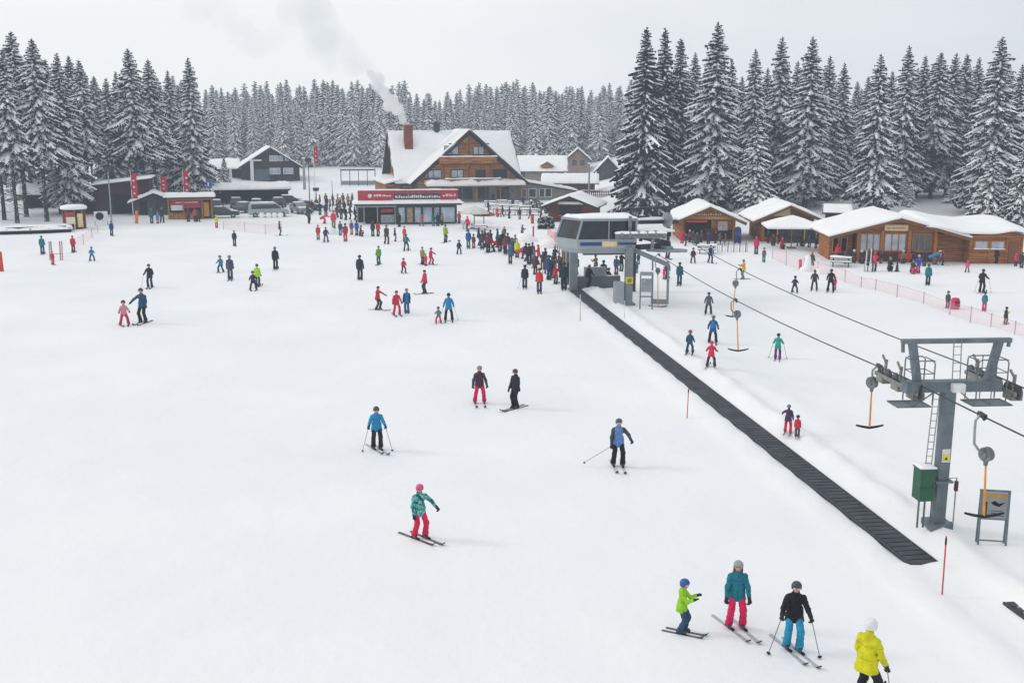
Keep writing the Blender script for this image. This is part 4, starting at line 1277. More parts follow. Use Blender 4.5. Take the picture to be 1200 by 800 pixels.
# ---------------------------------------------------------------- lift station
LS = thing('lift_station', 'grey lift station cabin with dark windows and a blue stripe on two steel columns', 'lift station', (6.0, 72.0, 0), math.radians(5))
STEELP = mat('pale_grey_steel', '#7f888e', rough=.5, metal=.2, noise=.15, nscale=2)
def ring(mb, poly0, z0, poly1, z1, mi=0):
    n = len(poly0)
    mb.add([(x, y, z0) for x, y in poly0] + [(x, y, z1) for x, y in poly1], [(i, (i + 1) % n, (i + 1) % n + n, i + n) for i in range(n)], mi)
def plan(g=0.0, lean=0.0):
    return [(-1.65 + g + lean * .8, 0 + g), (2.45 - g, 0 + g), (2.45 - g, 3.4 - g), (-2.2 + g + lean, 3.4 - g), (-2.8 + g + lean, 2.1)]
b = MB()
ring(b, plan(.55), 3.6, plan(.1), 4.0); ring(b, plan(.1), 4.0, plan(0), 4.62)
b.add([(x, y, 3.6) for x, y in plan(.55)], [tuple(range(4, -1, -1))])
ring(b, plan(-.02, .42), 5.85, plan(-.08, .42), 5.98); b.add([(x, y, 5.98) for x, y in plan(-.08, .42)], [tuple(range(5))]); b.add([(x, y, 5.85) for x, y in plan(-.02, .42)], [tuple(range(4, -1, -1))])
b.add([(x, y, 4.62) for x, y in plan(0)], [tuple(range(5))])
body = b.build('cabin', CABINGREY, LS)
b = MB(); ring(b, plan(.06), 4.622, plan(.06, .42), 5.848); b.build('windows', mat('station_glass', '#18242a', rough=.15, noise=.6, nscale=.9, spec=.45), LS)
b = MB()
pp0, pp1 = plan(.03), plan(.03, .42)
for a0, a1 in zip(pp0, pp1):
    b.beam((a0[0], a0[1], 4.6), (a1[0], a1[1], 5.88), .12)
b.beam((.55, .05, 4.6), (.55, .05, 5.88), .06)
b.build('window_frames', CABINGREY, LS)
b = MB(); b.bx(-1.4, .05, -.03, .02, 4.2, 4.42); b.bx(1.2, 2.4, -.03, .02, 4.24, 4.38); b.build('blue_stripe', mat('station_blue', '#254a7c'), LS)
b = MB(); b.bx(.1, 1.1, -.04, .02, 4.12, 4.48); b.build('cream_plate', CREAM, LS)
b = MB()
b.snow([(-1.4, -.02, 5.985), (2.5, -.02, 5.985), (2.5, 3.4, 5.985), (-1.75, 3.4, 5.985)], .16, 8, 6, seed=90, over=.02); b.snow([(-2.3, 2.0, 5.985), (-1.42, .1, 5.985), (-1.6, 3.3, 5.985), (-1.9, 3.3, 5.985)], .13, 4, 4, seed=91, over=.0)
b.build('snow_cover', SNOW, body, True)
b = MB(); b.beam((2.0, .2, -.3), (2.0, .2, 4.1), .5, .5); b.bx(1.55, 2.45, -.1, .6, -.2, .22); b.build('front_column', STEELP, LS)
b = MB(); b.beam((-.75, 7.5, -.3), (-.75, 7.5, 4.0), .56, .56); b.beam((-.75, 7.5, 3.75), (-.75, 3.0, 3.75), .5, .4); b.build('rear_column', STEELP, LS)
b = MB(); b.bx(1.0, 1.6, -.3, .5, -.1, 1.7); b.build('switch_cabinet', CABINGREY, LS)
b = MB(); b.bx(1.74, 2.26, -.10, -.06, 1.6, 2.05); b.build('yellow_sign', YELLOW, LS)
b = MB(); b.disc((2.0, -.11, 1.82), (0, 1, 0), .16, .015, 12); b.build('sign_mark', mat('sign_olive', '#8c8a2c'), LS)
# machinery on the right: bull wheel, arm, frame
b = MB()
b.beam((2.9, 1.5, 3.9), (5.6, 4.5, 3.7), .35); 
b.beam((2.2, 3, 6.4), (6.3, 5.2, 6.4), .16); b.beam((2.6, 3, 5.9), (2.6, 3, 6.5), .16); b.beam((5.8, 5, 4.0), (5.8, 5, 6.5), .2); b.beam((3.4, 4, 5.4), (6.6, 5.6, 5.3), .25)
b.beam((3.6, 7, -.2), (3.6, 7, 4.2), .5); b.beam((3.6, 7, 4.2), (5.4, 3, 4.0), .3)
for i in range(7):
    b.beam((2.5 + i * .55, 3.1 + i * .3, 6.42), (2.6 + i * .55, 3.3 + i * .3, 6.95), .05)
b.beam((2.4, 3.0, 6.95), (6.2, 5.1, 6.95), .06)
b.build('machinery_frame', STEEL_DK, LS)
b = MB(); b.beam((2.3, .6, 3.85), (4.6, -.4, 2.9), .22, .3); b.beam((4.6, -.4, 3.0), (4.6, -.4, .2), .14); b.beam((3.6, 0, 3.2), (3.6, 0, .2), .1); b.beam((3.6, 0, .35), (4.6, -.4, .35), .3, .3)
b.build('ramp_arm', STEELP, LS)
b = MB(); b.disc((5.15, 2.6, 3.55), (0.02, .05, 1), 1.45, .16, 28); b.disc((5.15, 2.6, 3.62), (0.02, .05, 1), .45, .4, 14)
b.disc((5.6, 4.6, 5.5), (1, .4, 0), .55, .2, 20); b.build('bull_wheel', GALV, LS)
b = MB()
for i in range(6):
    b.disc((3.2 + i * .5, 2.2 + i * .4, 4.55 + .12 * (i % 2)), (1, -.3, 0), .32, .22, 14)
b.build('sheaves', STEEL_DK, LS)
b = MB(); b.snow([(2.9, 1.7, 4.9), (5.9, 3.4, 4.75), (5.7, 4.1, 4.75), (2.8, 2.5, 4.9)], .22, 8, 3, seed=92, over=.02); b.snow([(3.5, 3.9, 5.55), (6.6, 5.4, 5.45), (6.5, 5.8, 5.45), (3.4, 4.3, 5.55)], .2, 8, 2, seed=93, over=.02); b.build('machine_snow', SNOW, LS, True)
b = MB(); b.bx(-.3, 3.0, 8.4, 9.0, .0, .95); b.build('control_counter', GLASS, LS)
b = MB(); b.bx(.6, 2.3, 10.6, 11.1, .0, 1.35); b.build('operator_desk', GALV, LS)
b = MB(); b.bx(-.1, 3.4, 6.9, 7.3, 2.75, 3.0); b.build('cable_beam', STEEL_DK, LS)
b = MB()                                                       # snowed-up wheels and guards in front of the cabin's right half
for i in range(5):
    b.disc((1.3 + i * .55, -.55 - .12 * i, 4.95 + .03 * i), (1, .2, 0), .24, .16, 14)
b.beam((.9, -.4, 4.85), (4.2, -1.2, 4.95), .16, .3); b.beam((1.9, -.25, 4.7), (1.9, -.45, 6.2), .2); b.beam((3.4, -.9, 4.9), (3.4, -.5, 3.9), .2)
b.build('guide_wheels', mat('worn_grey', '#7a7d7e', rough=.6, noise=.4, nscale=4), LS)
b = MB(); b.snow([(.9, -.62, 5.02), (4.2, -1.4, 5.12), (4.2, -1.05, 5.12), (.9, -.25, 5.02)], .16, 8, 2, seed=95, over=.02); b.build('guide_snow', SNOW, LS, True)
# board next to the front column
q = G(757, 362)
bd = thing('lift_notice_board', 'grey notice board with snow on two legs right of the lift station column', 'notice board', q, -math.atan2(q.x, q.y))
b = MB(); b.bx(-.45, -.36, -.05, .05, -.2, 2.4); b.bx(.36, .45, -.05, .05, -.2, 2.4); b.bx(-.45, .45, -.05, .05, .8, .88); b.build('legs', STEEL, bd)
b = MB(); b.bx(-.35, .35, -.03, .03, 1.15, 2.05); b.bx(-.42, .42, -.07, .07, 2.25, 2.5); b.build('panel', GALV, bd)
b = MB(); b.snow([(-.45, -.12, 2.51), (.45, -.12, 2.51), (.45, .12, 2.51), (-.45, .12, 2.51)], .12, 4, 2, over=.02); b.build('snow_cover', SNOW, bd, True)

# ---------------------------------------------------------------- cables, pylon
C1A, C1B = Vector((9.9, 72, 3.62)), Vector((11.85, 31.4, 4.62))
C2A, C2B = Vector((12.7, 75, 4.03)), Vector((14.72, 31.4, 4.62))
def extend(a, b, Y):
    return a + (b - a) * ((Y - a.y) / (b.y - a.y))
C1C = extend(C1A, C1B, 14) + Vector((0, 0, .2)); C2C = extend(C2A, C2B, 14) + Vector((0, 0, .2))
def cable(name, a, b, c, label):
    pts = []
    for p_, q_, sag in ((a, b, .35), (b, c, .06)):
        for i in range(16):
            t = i / 16
            pts.append(p_ + (q_ - p_) * t - Vector((0, 0, sag * 4 * t * (1 - t))))
    pts.append(c)
    m = MB(); m.tube(pts, .022, 6)
    o = m.build(name, STEEL_DK)
    tag(o, label, 'cable')
    return pts
CP1 = cable('haul_cable', C1A, C1B, C1C, 'lift cable over the left wheels of the pylon, carrying most of the T-bars')
CP2 = cable('haul_cable', C2A, C2B, C2C, 'return lift cable passing over the right wheels of the pylon')
def on_cable(pts, px):
    best = None
    for a, b in zip(pts, pts[1:]):
        for i in range(20):
            p_ = a + (b - a) * i / 20
            x = 600 + FPX * p_.x / (p_.y * CP - (p_.z - CAM_H) * SP)
            if best is None or abs(x - px) < best[0]:
                best = (abs(x - px), p_)
    return best[1]

pb = G(1098, 612)
PYL = thing('lift_pylon', 'grey steel lift pylon with cross-arm, wheel batteries, ladder and two caged work platforms', 'pylon', pb, math.radians(4))
pz = pb.z
H0 = 4.62 - pz
b = MB()
b.beam((0, 0, -.4), (.02, 0, H0 - .1), .33, .33); b.bx(-.34, .34, -.34, .34, -.2, .06)
for x in (-.28, .28):
    b.disc((x, -.29, .09), (0, 0, 1), .035, .08, 8)
b.bx(-.27, .27, -.27, .27, 1.32, 1.38)
b.build('column', STEEL, PYL)
b = MB()
b.bx(-1.32, 1.55, -.17, .17, H0 - .18, H0 + .14)
b.beam((-.95, 0, H0 + .12), (-1.18, 0, H0 + 1.28), .2); b.beam((1.18, 0, H0 + .12), (1.42, 0, H0 + 1.28), .2)
b.beam((-1.5, 0, H0 + 1.32), (1.78, 0, H0 + 1.32), .16, .13)
b.beam((-1.46, 0, H0 + 1.3), (-1.44, 0, H0 + 1.0), .08); b.beam((1.73, 0, H0 + 1.3), (1.71, 0, H0 + 1.12), .08)
b.beam((-1.3, 0, H0 - .05), (-1.34, 0, H0 - .05), .4, .3)
b.build('cross_arm', STEEL, PYL)
b = MB(); b.box((.16, -.28, H0 - .02), (.36, .2, .24)); b.build('lamp_box', WHITE, PYL)
b = MB()                                                    # ladders
for x in (-.50, -.32):
    b.tube([(x - .02, -.05, 1.85), (x + .06, -.05, H0 - .1)], .016, 6)
for i in range(12):
    z = 1.9 + i * .215
    b.tube([(-.51 + .006 * i, -.05, z), (-.33 + .006 * i, -.05, z)], .012, 5)
for x in (0.03, .26):
    b.tube([(x, -.16, H0 + .1), (x, -.06, H0 + 1.4)], .016, 6)
for i in range(5):
    z = H0 + .2 + i * .24
    b.tube([(.03, -.15 + i * .02, z), (.26, -.15 + i * .02, z)], .012, 5)
b.build('ladder', GALV, PYL)
for sx, nm in ((-1, 'work_platform'), (1, 'work_platform')):
    b = MB()
    cx = .95 * sx + (.1 if sx > 0 else -.05)
    x0, x1 = (cx - .65, cx + .35) if sx < 0 else (cx - .45, cx + .75)
    for y in (-.36, .36):
        b.tube([(x0, y, H0 - .55), (x1, y, H0 - .55)], .025, 6)
    for x in (x0, x1, (x0 + x1) / 2):
        b.tube([(x, -.36, H0 - .55), (x, .36, H0 - .55)], .02, 6)
    for i in range(8):
        y = -.32 + .64 * i / 7
        b.tube([(x0, y, H0 - .54), (x1, y, H0 - .54)], .012, 5)
    xa, xb = (x0 + .45, x1 + .05) if sx < 0 else (x0 + .1, x1 - .2)
    for y in (-.32, .32):
        b.tube([(xa, y, H0 - .5), (xa, y, H0 + .72), (xa + .08, y, H0 + .8), (xb - .08, y, H0 + .8), (xb, y, H0 + .72), (xb, y, H0 - .5)], .02, 6)
        b.tube([(xa, y, H0 + .42), (xb, y, H0 + .42)], .015, 6)
        b.tube([((xa + xb) / 2, y, H0 - .5), ((xa + xb) / 2, y, H0 + .8)], .015, 6)
    for x in (xa, xb):
        b.tube([(x, -.32, H0 + .78), (x, .32, H0 + .78)], .018, 6)
        b.tube([(x, -.32, H0 + .42), (x, .32, H0 + .42)], .014, 6)
    b.tube([(xa, -.36, H0 - .55), (sx * .25, 0, H0 - .1)], .02, 6)
    b.build(nm, STEEL, PYL)
inv = PYL.matrix_basis.inverted() if False else None
def to_pyl(v):
    ca, sa = math.cos(-math.radians(4)), math.sin(-math.radians(4))
    d = Vector(v) - pb
    return Vector((d.x * ca - d.y * sa, d.x * sa + d.y * ca, d.z))
for ca_, cb_ in ((C1A, C1B), (C2A, C2B)):
    d = (cb_ - ca_).normalized()
    m1, m2 = MB(), MB()
    for i in range(6):
        p_ = to_pyl(cb_ + d * (-1.75 + i * .58) + Vector((0, 0, -.2)))
        dd = to_pyl(pb + d)
        ax = Vector((dd.y, -dd.x, 0)).normalized()
        m1.disc(p_, ax, .19, .10, 20); m1.disc(p_, ax, .22, .04, 20); m1.disc(p_, ax, .07, .22, 10)
    a_, e_ = to_pyl(cb_ - d * 1.9), to_pyl(cb_ + d * 1.3)
    for sx in (.13,):
        m2.beam(a_ + ax * sx + Vector((0, 0, -.24)), e_ + ax * sx + Vector((0, 0, -.24)), .05, .12)
    for i in range(3):
        p_ = to_pyl(cb_ + d * (-1.45 + i * 1.16) + Vector((0, 0, -.36)))
        m2.box(p_, (.34, .5, .2)); m2.beam(p_ + Vector((0, 0, .2)), p_ + Vector((.05, .05, .62)), .06, .1)
        m2.beam(p_ + Vector((0, 0, .55)), p_ + Vector((.0, .25, .72)), .05, .06)
    side = -1 if cb_ is C1B else 1
    m2.beam(to_pyl(cb_) + Vector((0, 0, -.3)), (side * 1.25, 0, H0), .2, .22)
    m1.build('sheave_wheels', mat('sheave_grey', '#5d6264', rough=.5, metal=.3, noise=.3, nscale=5), PYL)
    m2.build('sheave_beam', mat('weathered_grey', '#83847f', rough=.6, metal=.2, noise=.3, nscale=5), PYL)
b = MB(); b.box((-.56, -.1, 1.28), (.44, .5, .95)); b.bx(-.80, -.32, -.37, .17, 1.75, 1.8); b.bx(-.80, -.32, -.375, -.352, 1.2, 1.23); b.box((-.38, -.36, 1.3), (.03, .03, .12))
bo = b.build('green_box', GREENBOX, PYL)
b = MB(); b.snow([(-.81, -.38, 1.801), (-.31, -.38, 1.801), (-.31, .18, 1.801), (-.81, .18, 1.801)], .07, 4, 4, over=.01); b.build('snow_cover', SNOW, bo, True)
b = MB(); b.tube([(-.66, -.1, -.1), (-.66, -.1, .82)], .03, 6); b.tube([(-.48, -.1, -.1), (-.48, -.1, .82)], .03, 6); b.build('box_legs', STEEL, PYL)
b = MB(); b.bx(-.10, .13, -.20, -.17, 1.95, 2.35); wp = b.build('warning_plate', WHITE, PYL)
b = MB(); b.bx(-.08, .11, -.206, -.202, 2.0, 2.2); b.build('warning_patch', YELLOW, wp)
b = MB(); b.prism([(-.03, 2.03), (.06, 2.03), (.015, 2.13)], -.212, -.209); b.build('warning_mark', BLACK, wp)
b = MB(); b.tube([(.42, -.15, -.1), (.42, -.15, 1.45), (.1, -.2, 1.45)], .02, 6); b.build('emergency_post', GALV, PYL)
b = MB(); b.bx(.37, .46, -.21, -.12, 1.05, 1.35); b.build('stop_switch', mat('dull_red', '#5e3838'), PYL)

def tbar(pts, pxc, reel, foot, half, label, arm=True):
    """a T-bar hung on a cable: clamp, bent arm, spring reel, orange pole, curved cross-bar"""
    c = on_cable(pts, pxc)
    k = FPX
    Yd = c.y
    rp = PY(reel[0], reel[1], Yd); fp = PY(foot[0], foot[1], Yd)
    o = thing('t_bar', label, 'T-bar', c, 0, 'T-bar hangers of the ski lift')
    L = lambda v: Vector(v) - c
    r_, f_ = L(rp), L(fp)
    m = MB(); m.beam((0, -.2, .02), (0, .2, .02), .09, .12); m.tube([(0, -.05, -.02), (.06, 0, -.1)], .04, 6); m.build('clamp', STEEL_DK, o)
    m = MB()
    if abs(r_.x) < .02: r_.x = .02
    dz = r_.z
    sx = -.22 if r_.x < .15 else -.16
    m.tube([(0, 0, 0), (sx * .5, 0, .0), (sx, 0, -.12), (sx, 0, dz * .4), (sx * .9, 0, dz * .72), (r_.x * .4 + sx * .4, 0, dz * .93), (r_.x, 0, dz + .02)], .035, 8)
    m.build('arm', STEEL_DK if not arm else GALV, o)
    m = MB(); m.disc((r_.x, 0, dz), (1, .55, 0), .19, .16, 20); m.disc((r_.x, 0, dz), (1, .55, 0), .08, .24, 12); m.lathe((r_.x, 0, dz - .3), [(.05, 0), (.09, .2)], 8); m.build('spring_reel', mat('reel_grey', '#6f7477', rough=.5, metal=.3, noise=.3), o)
    m = MB(); m.tube([(r_.x, 0, dz - .15), (f_.x, 0, f_.z)], [.026, .034], 8); m.build('pole', ORANGE, o)
    w = half / ppm(fp)
    m = MB(); m.tube([(f_.x - w, 0, f_.z + .13 * w * 1.5), (f_.x - w * .55, 0, f_.z + .04), (f_.x, 0, f_.z), (f_.x + w * .55, 0, f_.z + .04), (f_.x + w, 0, f_.z + .13 * w * 1.5)], [.03, .04, .045, .04, .03], 8)
    m.build('cross_bar', RUBBER, o)
tbar(CP1, 862, (864, 368), (865, 411), 12, 'T-bar hanging free on the cable midway between the station and the pylon')
tbar(CP1, 1031, (1022, 448), (1019, 501), 16, 'T-bar hanging just uphill beside the left wheels of the pylon')
tbar(CP1, 1151, (1156, 532), (1153, 605), 23, 'nearest T-bar with a bright orange pole hanging in front of the information board')
tbar(CP1, 772, (771, 317), (771, 360), 11, 'T-bar hanging close beside the lift station with its pole over the snow')
tbar(CP2, 868, (862, 332), (858, 371), 8, 'T-bar of the return cable, its oval reel below the skier in yellow and orange')

# information board by the pylon
q = G(1161, 637)
ib = thing('information_board', 'free-standing grey metal information board with a bird-shaped picture right of the pylon', 'information board', q, math.radians(-10))
b = MB()
for x in (-.38, .38):
    for y in (-.12, .12):
        b.beam((x, y, -.2), (x, y * .3, 1.62), .05)
b.beam((-.38, -.1, .14), (.38, -.1, .14), .035); b.beam((-.38, -.02, .78), (.38, -.02, .78), .05); b.beam((-.42, 0, 1.62), (.42, 0, 1.62), .06)
b.build('frame', STEEL, ib)
b = MB(); b.bx(-.36, .36, -.045, -.02, .8, 1.58); pn = b.build('panel', mat('board_grey', '#8b8f8f', noise=.15, nscale=3), ib)
b = MB(); b.bx(-.33, .33, -.053, -.049, 1.44, 1.54); b.build('header', mat('ochre_header', '#a9883f'), pn)
b = MB(); b.prism([(-.12, 1.28), (-.02, 1.2), (.12, 1.16), (.28, 1.3), (.1, 1.26), (0, 1.34)], -.053, -.049); b.build('bird_picture', BLACK, pn)
b = MB(); b.bx(-.3, -.2, -.053, -.049, .86, 1.3); b.bx(-.1, .28, -.053, -.049, .88, .9); b.bx(-.1, .28, -.053, -.049, .95, .97); b.bx(-.1, .2, -.053, -.049, 1.02, 1.04); b.build('text_lines', STEEL_DK, pn)

# ---------------------------------------------------------------- conveyor
def conveyor(name, A, L, label, z0=.03, w=.76):
    ang = math.atan2(-BDIR.x, BDIR.y) + math.pi               # local -y runs along the belt towards the camera
    o = thing(name, label, 'conveyor', (A.x, A.y, 0), ang)
    m = MB()
    n = int(L / .32)
    for i in range(n):
        y = -L * (i + .5) / n
        m.bx(-w / 2, w / 2, y - .13, y + .13, z0 - .08, z0 + .035, 0)
        m.bx(-w / 2, w / 2, y - L / n / 2 - .002, y - .132, z0 - .08, z0 + .012, 1) if i < n - 1 else None
    m.build('belt', [mat('belt_rubber', '#43474c', rough=.8, noise=.35, nscale=1.2), mat('belt_seam', '#303337', rough=.9)], o)
    for sx in (-1, 1):
        m = MB()
        m.bx(sx * (w / 2 + .05) - .03, sx * (w / 2 + .05) + .03, -L, 0, -.2, z0 + .03)
        m.build('side_board', STEEL_DK, o)
    return o
conveyor('magic_carpet', BELT_A, BLEN + .1, 'long dark conveyor belt running down the snow to the right of the piste')
q = P(1193, 709)
conveyor('magic_carpet', q, 8.0, 'tip of a second dark conveyor belt entering at the bottom right corner', z0=.10, w=.7)

# ---------------------------------------------------------------- marker poles, posts, fences, flags
def pole(name, px, py, ptop, label, matl, r=.022, cat='marker pole', lean=0, band=True):
    q = G(px, py)
    t = PY(px + lean, ptop, q.y)
    m = MB(); m.tube([(0, 0, -.2), (t.x - q.x, 0, t.z - q.z)], r, 8, 0)
    o = m.build(name, matl, None, True, q)
    tag(o, label, cat)
    if band:
        m = MB(); h = t.z - q.z; d = t.x - q.x
        m.tube([(d * .86, 0, h * .86), (d * .97, 0, h * .97)], r * 1.25, 8); m.build('dark_tip', BLACK, o)
    return o
pole('marker_pole', 1104, 697, 628, 'slender red marker pole with a dark tip at the near end of the conveyor', REDPOLE, lean=5)
pole('marker_pole', 805, 490, 455, 'thin red marker pole halfway along the left edge of the conveyor', REDPOLE, r=.02, lean=2)
pole('marker_pole', 680, 376, 345, 'pale marker pole at the far end of the conveyor', mat('pale_pole', '#c9b9b4'), r=.03, band=False)
pole('marker_pole', 732, 372, 352, 'short white stake in the snow left of the lift notice board', WHITE, r=.02, band=False)
pole('padded_post', 160, 262, 247, 'orange padded post in the snow in front of the grey hut', mat('orange_pad', '#d9772f'), r=.2, cat='post', band=False)
pole('padded_post', 2, 318, 295, 'leaning orange-red padded post cut by the left edge of the picture', mat('red_pad', '#c9442c'), r=.2, cat='post', lean=-3, band=False)
pole('padded_post', 624, 262, 251, 'red-brown padded post standing on the snow above the queue', mat('brick_pad', '#a84a35'), r=.2, cat='post', band=False)
pole('barrier_post', 625, 279, 265, 'red and white barrier post beside the white snow mounds', mat('pinkred', '#b85a60'), r=.1, cat='post', band=False)
pole('barrier_post', 938, 317, 304, 'pink-red post in front of the snow sculpture beside the net fence', mat('pink_pad', '#c9556f'), r=.14, cat='post', band=False)

def lamp(name, px, py, ptop, label, w=.22, m_=None, head=True):
    Y = P(px, py).y
    q = G(px, py) if Y < 300 else P(px, py)
    t = PY(px, ptop, q.y)
    h = t.z - q.z
    o = thing(name, label, 'pole', q)
    m = MB(); m.tube([(0, 0, -.2), (0, 0, h)], [w * .6, w * .4], 8); m.build('post', m_ or GALV, o)
    m = MB()
    if head:
        m.bx(-.5, .5, -.1, .1, h - .2, h); m.box((.0, -.12, h - .35), (.9, .14, .35))
        m.build('lamp_head', STEEL_DK, o)
    else:
        m.lathe((0, 0, h - .02), [(w * .7, 0), (w * .8, .12), (w * .2, .25)], 8); m.build('snow_cap', SNOW, o, True)
    return o
lamp('floodlight_pole', 690, 238, 192, 'pale round pole rising in front of the snowy cottages right of the lodge', .3, head=False)
lamp('floodlight_pole', 357, 222, 186, 'pale thick pole right of the dark chalet', .5, head=False)
lamp('lattice_mast', 363, 238, 186, 'thin dark mast standing beside the pale pole right of the chalet', .14, STEEL_DK)
lamp('lamp_post', 271, 222, 198, 'snow-plastered post in front of the dark chalet annex', .6, WHITE, head=False)
lamp('lamp_post', 256, 236, 215, 'thin dark post beside the small blue sign', .1, STEEL_DK, head=False)
lamp('loudspeaker_pole', 131, 262, 196, 'tall snow-crusted pole carrying loudspeakers in front of the brown barn', .18)
lamp('lamp_post', 371, 240, 220, 'dark lamp post with a flat lamp head left of the pergola', .14, STEEL_DK)
lamp('lamp_post', 390, 246, 212, 'slim post between the pergola and the terrace crowd', .09, STEEL_DK, head=False)

def flag(px, py, top, bot, w, label, zig=False):
    q = G(px, py)
    o = thing('flag_banner', label, 'flag', q)
    k = ppm(q)
    t = PY(px, top, q.y).z - q.z; bo = PY(px, bot, q.y).z - q.z
    m = MB(); m.tube([(-w / k / 2, 0, -.2), (-w / k / 2, 0, t + .15)], .05, 6); m.build('pole', WHITE, o)
    m = MB()
    N = 8
    ww = w / k
    vs_, fs_ = [], []
    for i in range(N + 1):
        z = bo + (t - bo) * i / N
        for j in range(4):
            x = -ww / 2 + ww * j / 3 * (1 - (.35 if zig and i % 2 else 0))
            yy = .12 * math.sin(i * 1.3 + j * 1.1)
            vs_.append((x, yy, z))
    for i in range(N):
        for j in range(3):
            a = i * 4 + j
            fs_.append((a, a + 1, a + 5, a + 4))
    n0 = len(vs_)
    vs_ += [(x, y + .02, z) for x, y, z in vs_]
    fs_ += [tuple(n0 + i for i in reversed(f)) for f in fs_]
    m.add(vs_, fs_); fl = m.build('cloth', CRIMSON, o, True)
    m = MB()
    for i in (1, 3, 5):
        z = bo + (t - bo) * (i + .4) / N
        m.bx(-ww * .12, ww * .18, -.2, -.17, z, z + (t - bo) / N * .6)
    m.build('pale_marks', MARK, fl)
flag(160, 257, 203, 233, 7, 'upright red flag banner in front of the brown barn')
flag(194, 250, 207, 225, 8, 'broad red flag banner behind the grey hut roof')
flag(221, 252, 200, 229, 8, 'ragged-edged red flag banner rising above the market stall', True)
flag(372, 236, 172, 192, 5, 'tall orange-red flag banner on a high pole right of the dark chalet')

q = PY(246, 232, 160)
bs = thing('blue_sign', 'small square blue sign on a post above the market stall roof', 'sign', (q.x, 160, 0))
b = MB(); b.tube([(0, 0, -.2), (0, 0, 4.6)], .05, 6); b.build('post', GALV, bs)
b = MB(); b.bx(-.38, .38, -.1, -.06, 3.2, 4.4); pn = b.build('panel', BLUESIGN, bs)
b = MB(); b.bx(-.22, .0, -.115, -.102, 3.5, 4.1); b.build('pictogram', WHITE, pn)

q, rz = base(119, 264)
ez = thing('easel_board', 'white easel board with a dark round emblem beside the kiosk', 'sign', q, rz)
b = MB(); b.beam((-.75, .3, -.1), (-.75, 0, 1.7), .07); b.beam((.75, .3, -.1), (.75, 0, 1.7), .07); b.build('legs', STEEL_DK, ez)
b = MB(); b.bx(-.8, .8, -.06, 0, .5, 1.75); pn = b.build('panel', WHITE, ez)
b = MB(); b.disc((-.15, -.075, 1.15), (0, 1, 0), .48, .02, 18); b.build('emblem', BLACK, pn)

def fence(pts, hpx, label, net=PINKNET, post=None):
    ps = [G(x, y) for x, y in pts]
    o = thing('net_fence', label, 'fence', ps[0])
    tops = [p_ + Vector((0, 0, hpx[i] / ppm(p_))) for i, p_ in enumerate(ps)]
    m = MB(); c = ps[0]
    for i in range(len(ps) - 1):
        N = 5
        for j in range(N):
            q_ = []
            for t in (j / N, (j + 1) / N):
                lo = ps[i].lerp(ps[i + 1], t); hi = tops[i].lerp(tops[i + 1], t)
                sag = .10 * 4 * t * (1 - t)
                off = .05 * math.sin(9 * t + i)
                q_.append((lo - c + Vector((off, off, .05)), hi - c - Vector((-off, off, sag))))
            m.add([q_[0][0], q_[1][0], q_[1][1], q_[0][1]], [(0, 1, 2, 3)])
    m.build('net', net, o)
    for i, p_ in enumerate(ps):
        m = MB(); m.tube([p_ - c - Vector((0, 0, .2)), tops[i] - c + Vector((0, 0, .08))], .03, 6)
        m.build('post', post or mat('net_post', '#a89aa0'), o)
    m = MB()
    m.tube([t_ - c for t_ in tops], .012, 5); m.build('top_cord', mat('pink_cord', '#d08a94'), o)
    return o
fence([(905, 303), (921, 311), (942, 317), (958, 320), (990, 331), (1009, 337), (1026, 340), (1051, 348), (1082, 356), (1113, 369), (1137, 378), (1161, 383), (1189, 392), (1215, 402)], [14, 15, 14, 13, 14, 12, 12, 14, 13, 14, 18, 15, 15, 16], 'long sagging pink net fence dividing the lift track from the hut meadow')
fence([(262, 269), (287, 272), (311, 275), (330, 271)], [9, 11, 11, 9], 'short pink net fence on the left of the piste below the silver van')
fence([(88, 294), (98, 287), (108, 279), (115, 273)], [14, 12, 10, 9], 'pink net fence leading up to the octagonal kiosk')
fence([(660, 294), (650, 283), (642, 275)], [12, 11, 9], 'red and white net fence left of the lift station', REDNET)
q, rz = base(65, 305)
sl = thing('ski_stand', 'grey and red skis planted upright on the snow beside the child in red', 'ski rack', q, rz)
b = MB(); b.beam((-.4, 0, .6), (.6, 0, .6), .05); b.build('rail', GALV, sl)
for i, (x, m_) in enumerate(((-.45, GALV), (-.3, STEEL_DK), (.45, REDPOLE), (.62, GALV))):
    b = MB(); b.beam((x, -.05, 0), (x + .03, .12, 1.75), .1, .03); b.build('ski', m_, sl)

# racks, tables, benches
def ski_rack(px, py, n, wpx, label, cols, hh=1.7):
    q, rz = base(px, py)
    o = thing('ski_rack', label, 'ski rack', q, rz)
    w = wpx / ppm(q)
    b = MB(); b.beam((-w / 2, 0, .75), (w / 2, 0, .75), .06)
    for x in (-w / 2, w / 2):
        b.beam((x, -.3, -.1), (x, 0, .8), .06); b.beam((x, .3, -.1), (x, 0, .8), .06)
    b.build('frame', GALV, o)
    rr = random.Random(px)
    for i in range(n):
        x = -w / 2 + w * (i + .5) / n
        h = hh * rr.uniform(.85, 1.08)
        b = MB(); b.tube([(x, -.2, 0), (x + .02, -.06, h * .6), (x + .02, .1, h)], .05, 6); b.build('ski', mat('ski_' + cols[i % len(cols)][1:], cols[i % len(cols)]), o)
    return o
ski_rack(664, 333, 9, 13, 'crowded rack of dark and yellow skis beside the queue at the conveyor start', ['#2b2c30', '#6d6a3a', '#1f2226', '#a39a86', '#33363a'], 3.2)
ski_rack(653, 296, 3, 6, 'tall pink and dark skis stuck upright in the snow left of the lift cabin', ['#c9a0a8', '#33363a'], 2.2)
ski_rack(858, 295, 10, 34, 'long ski rack with white and violet skis in front of the first hut', ['#cfcfd4', '#5b5570', '#d9dadd', '#3a3a48'], .95)
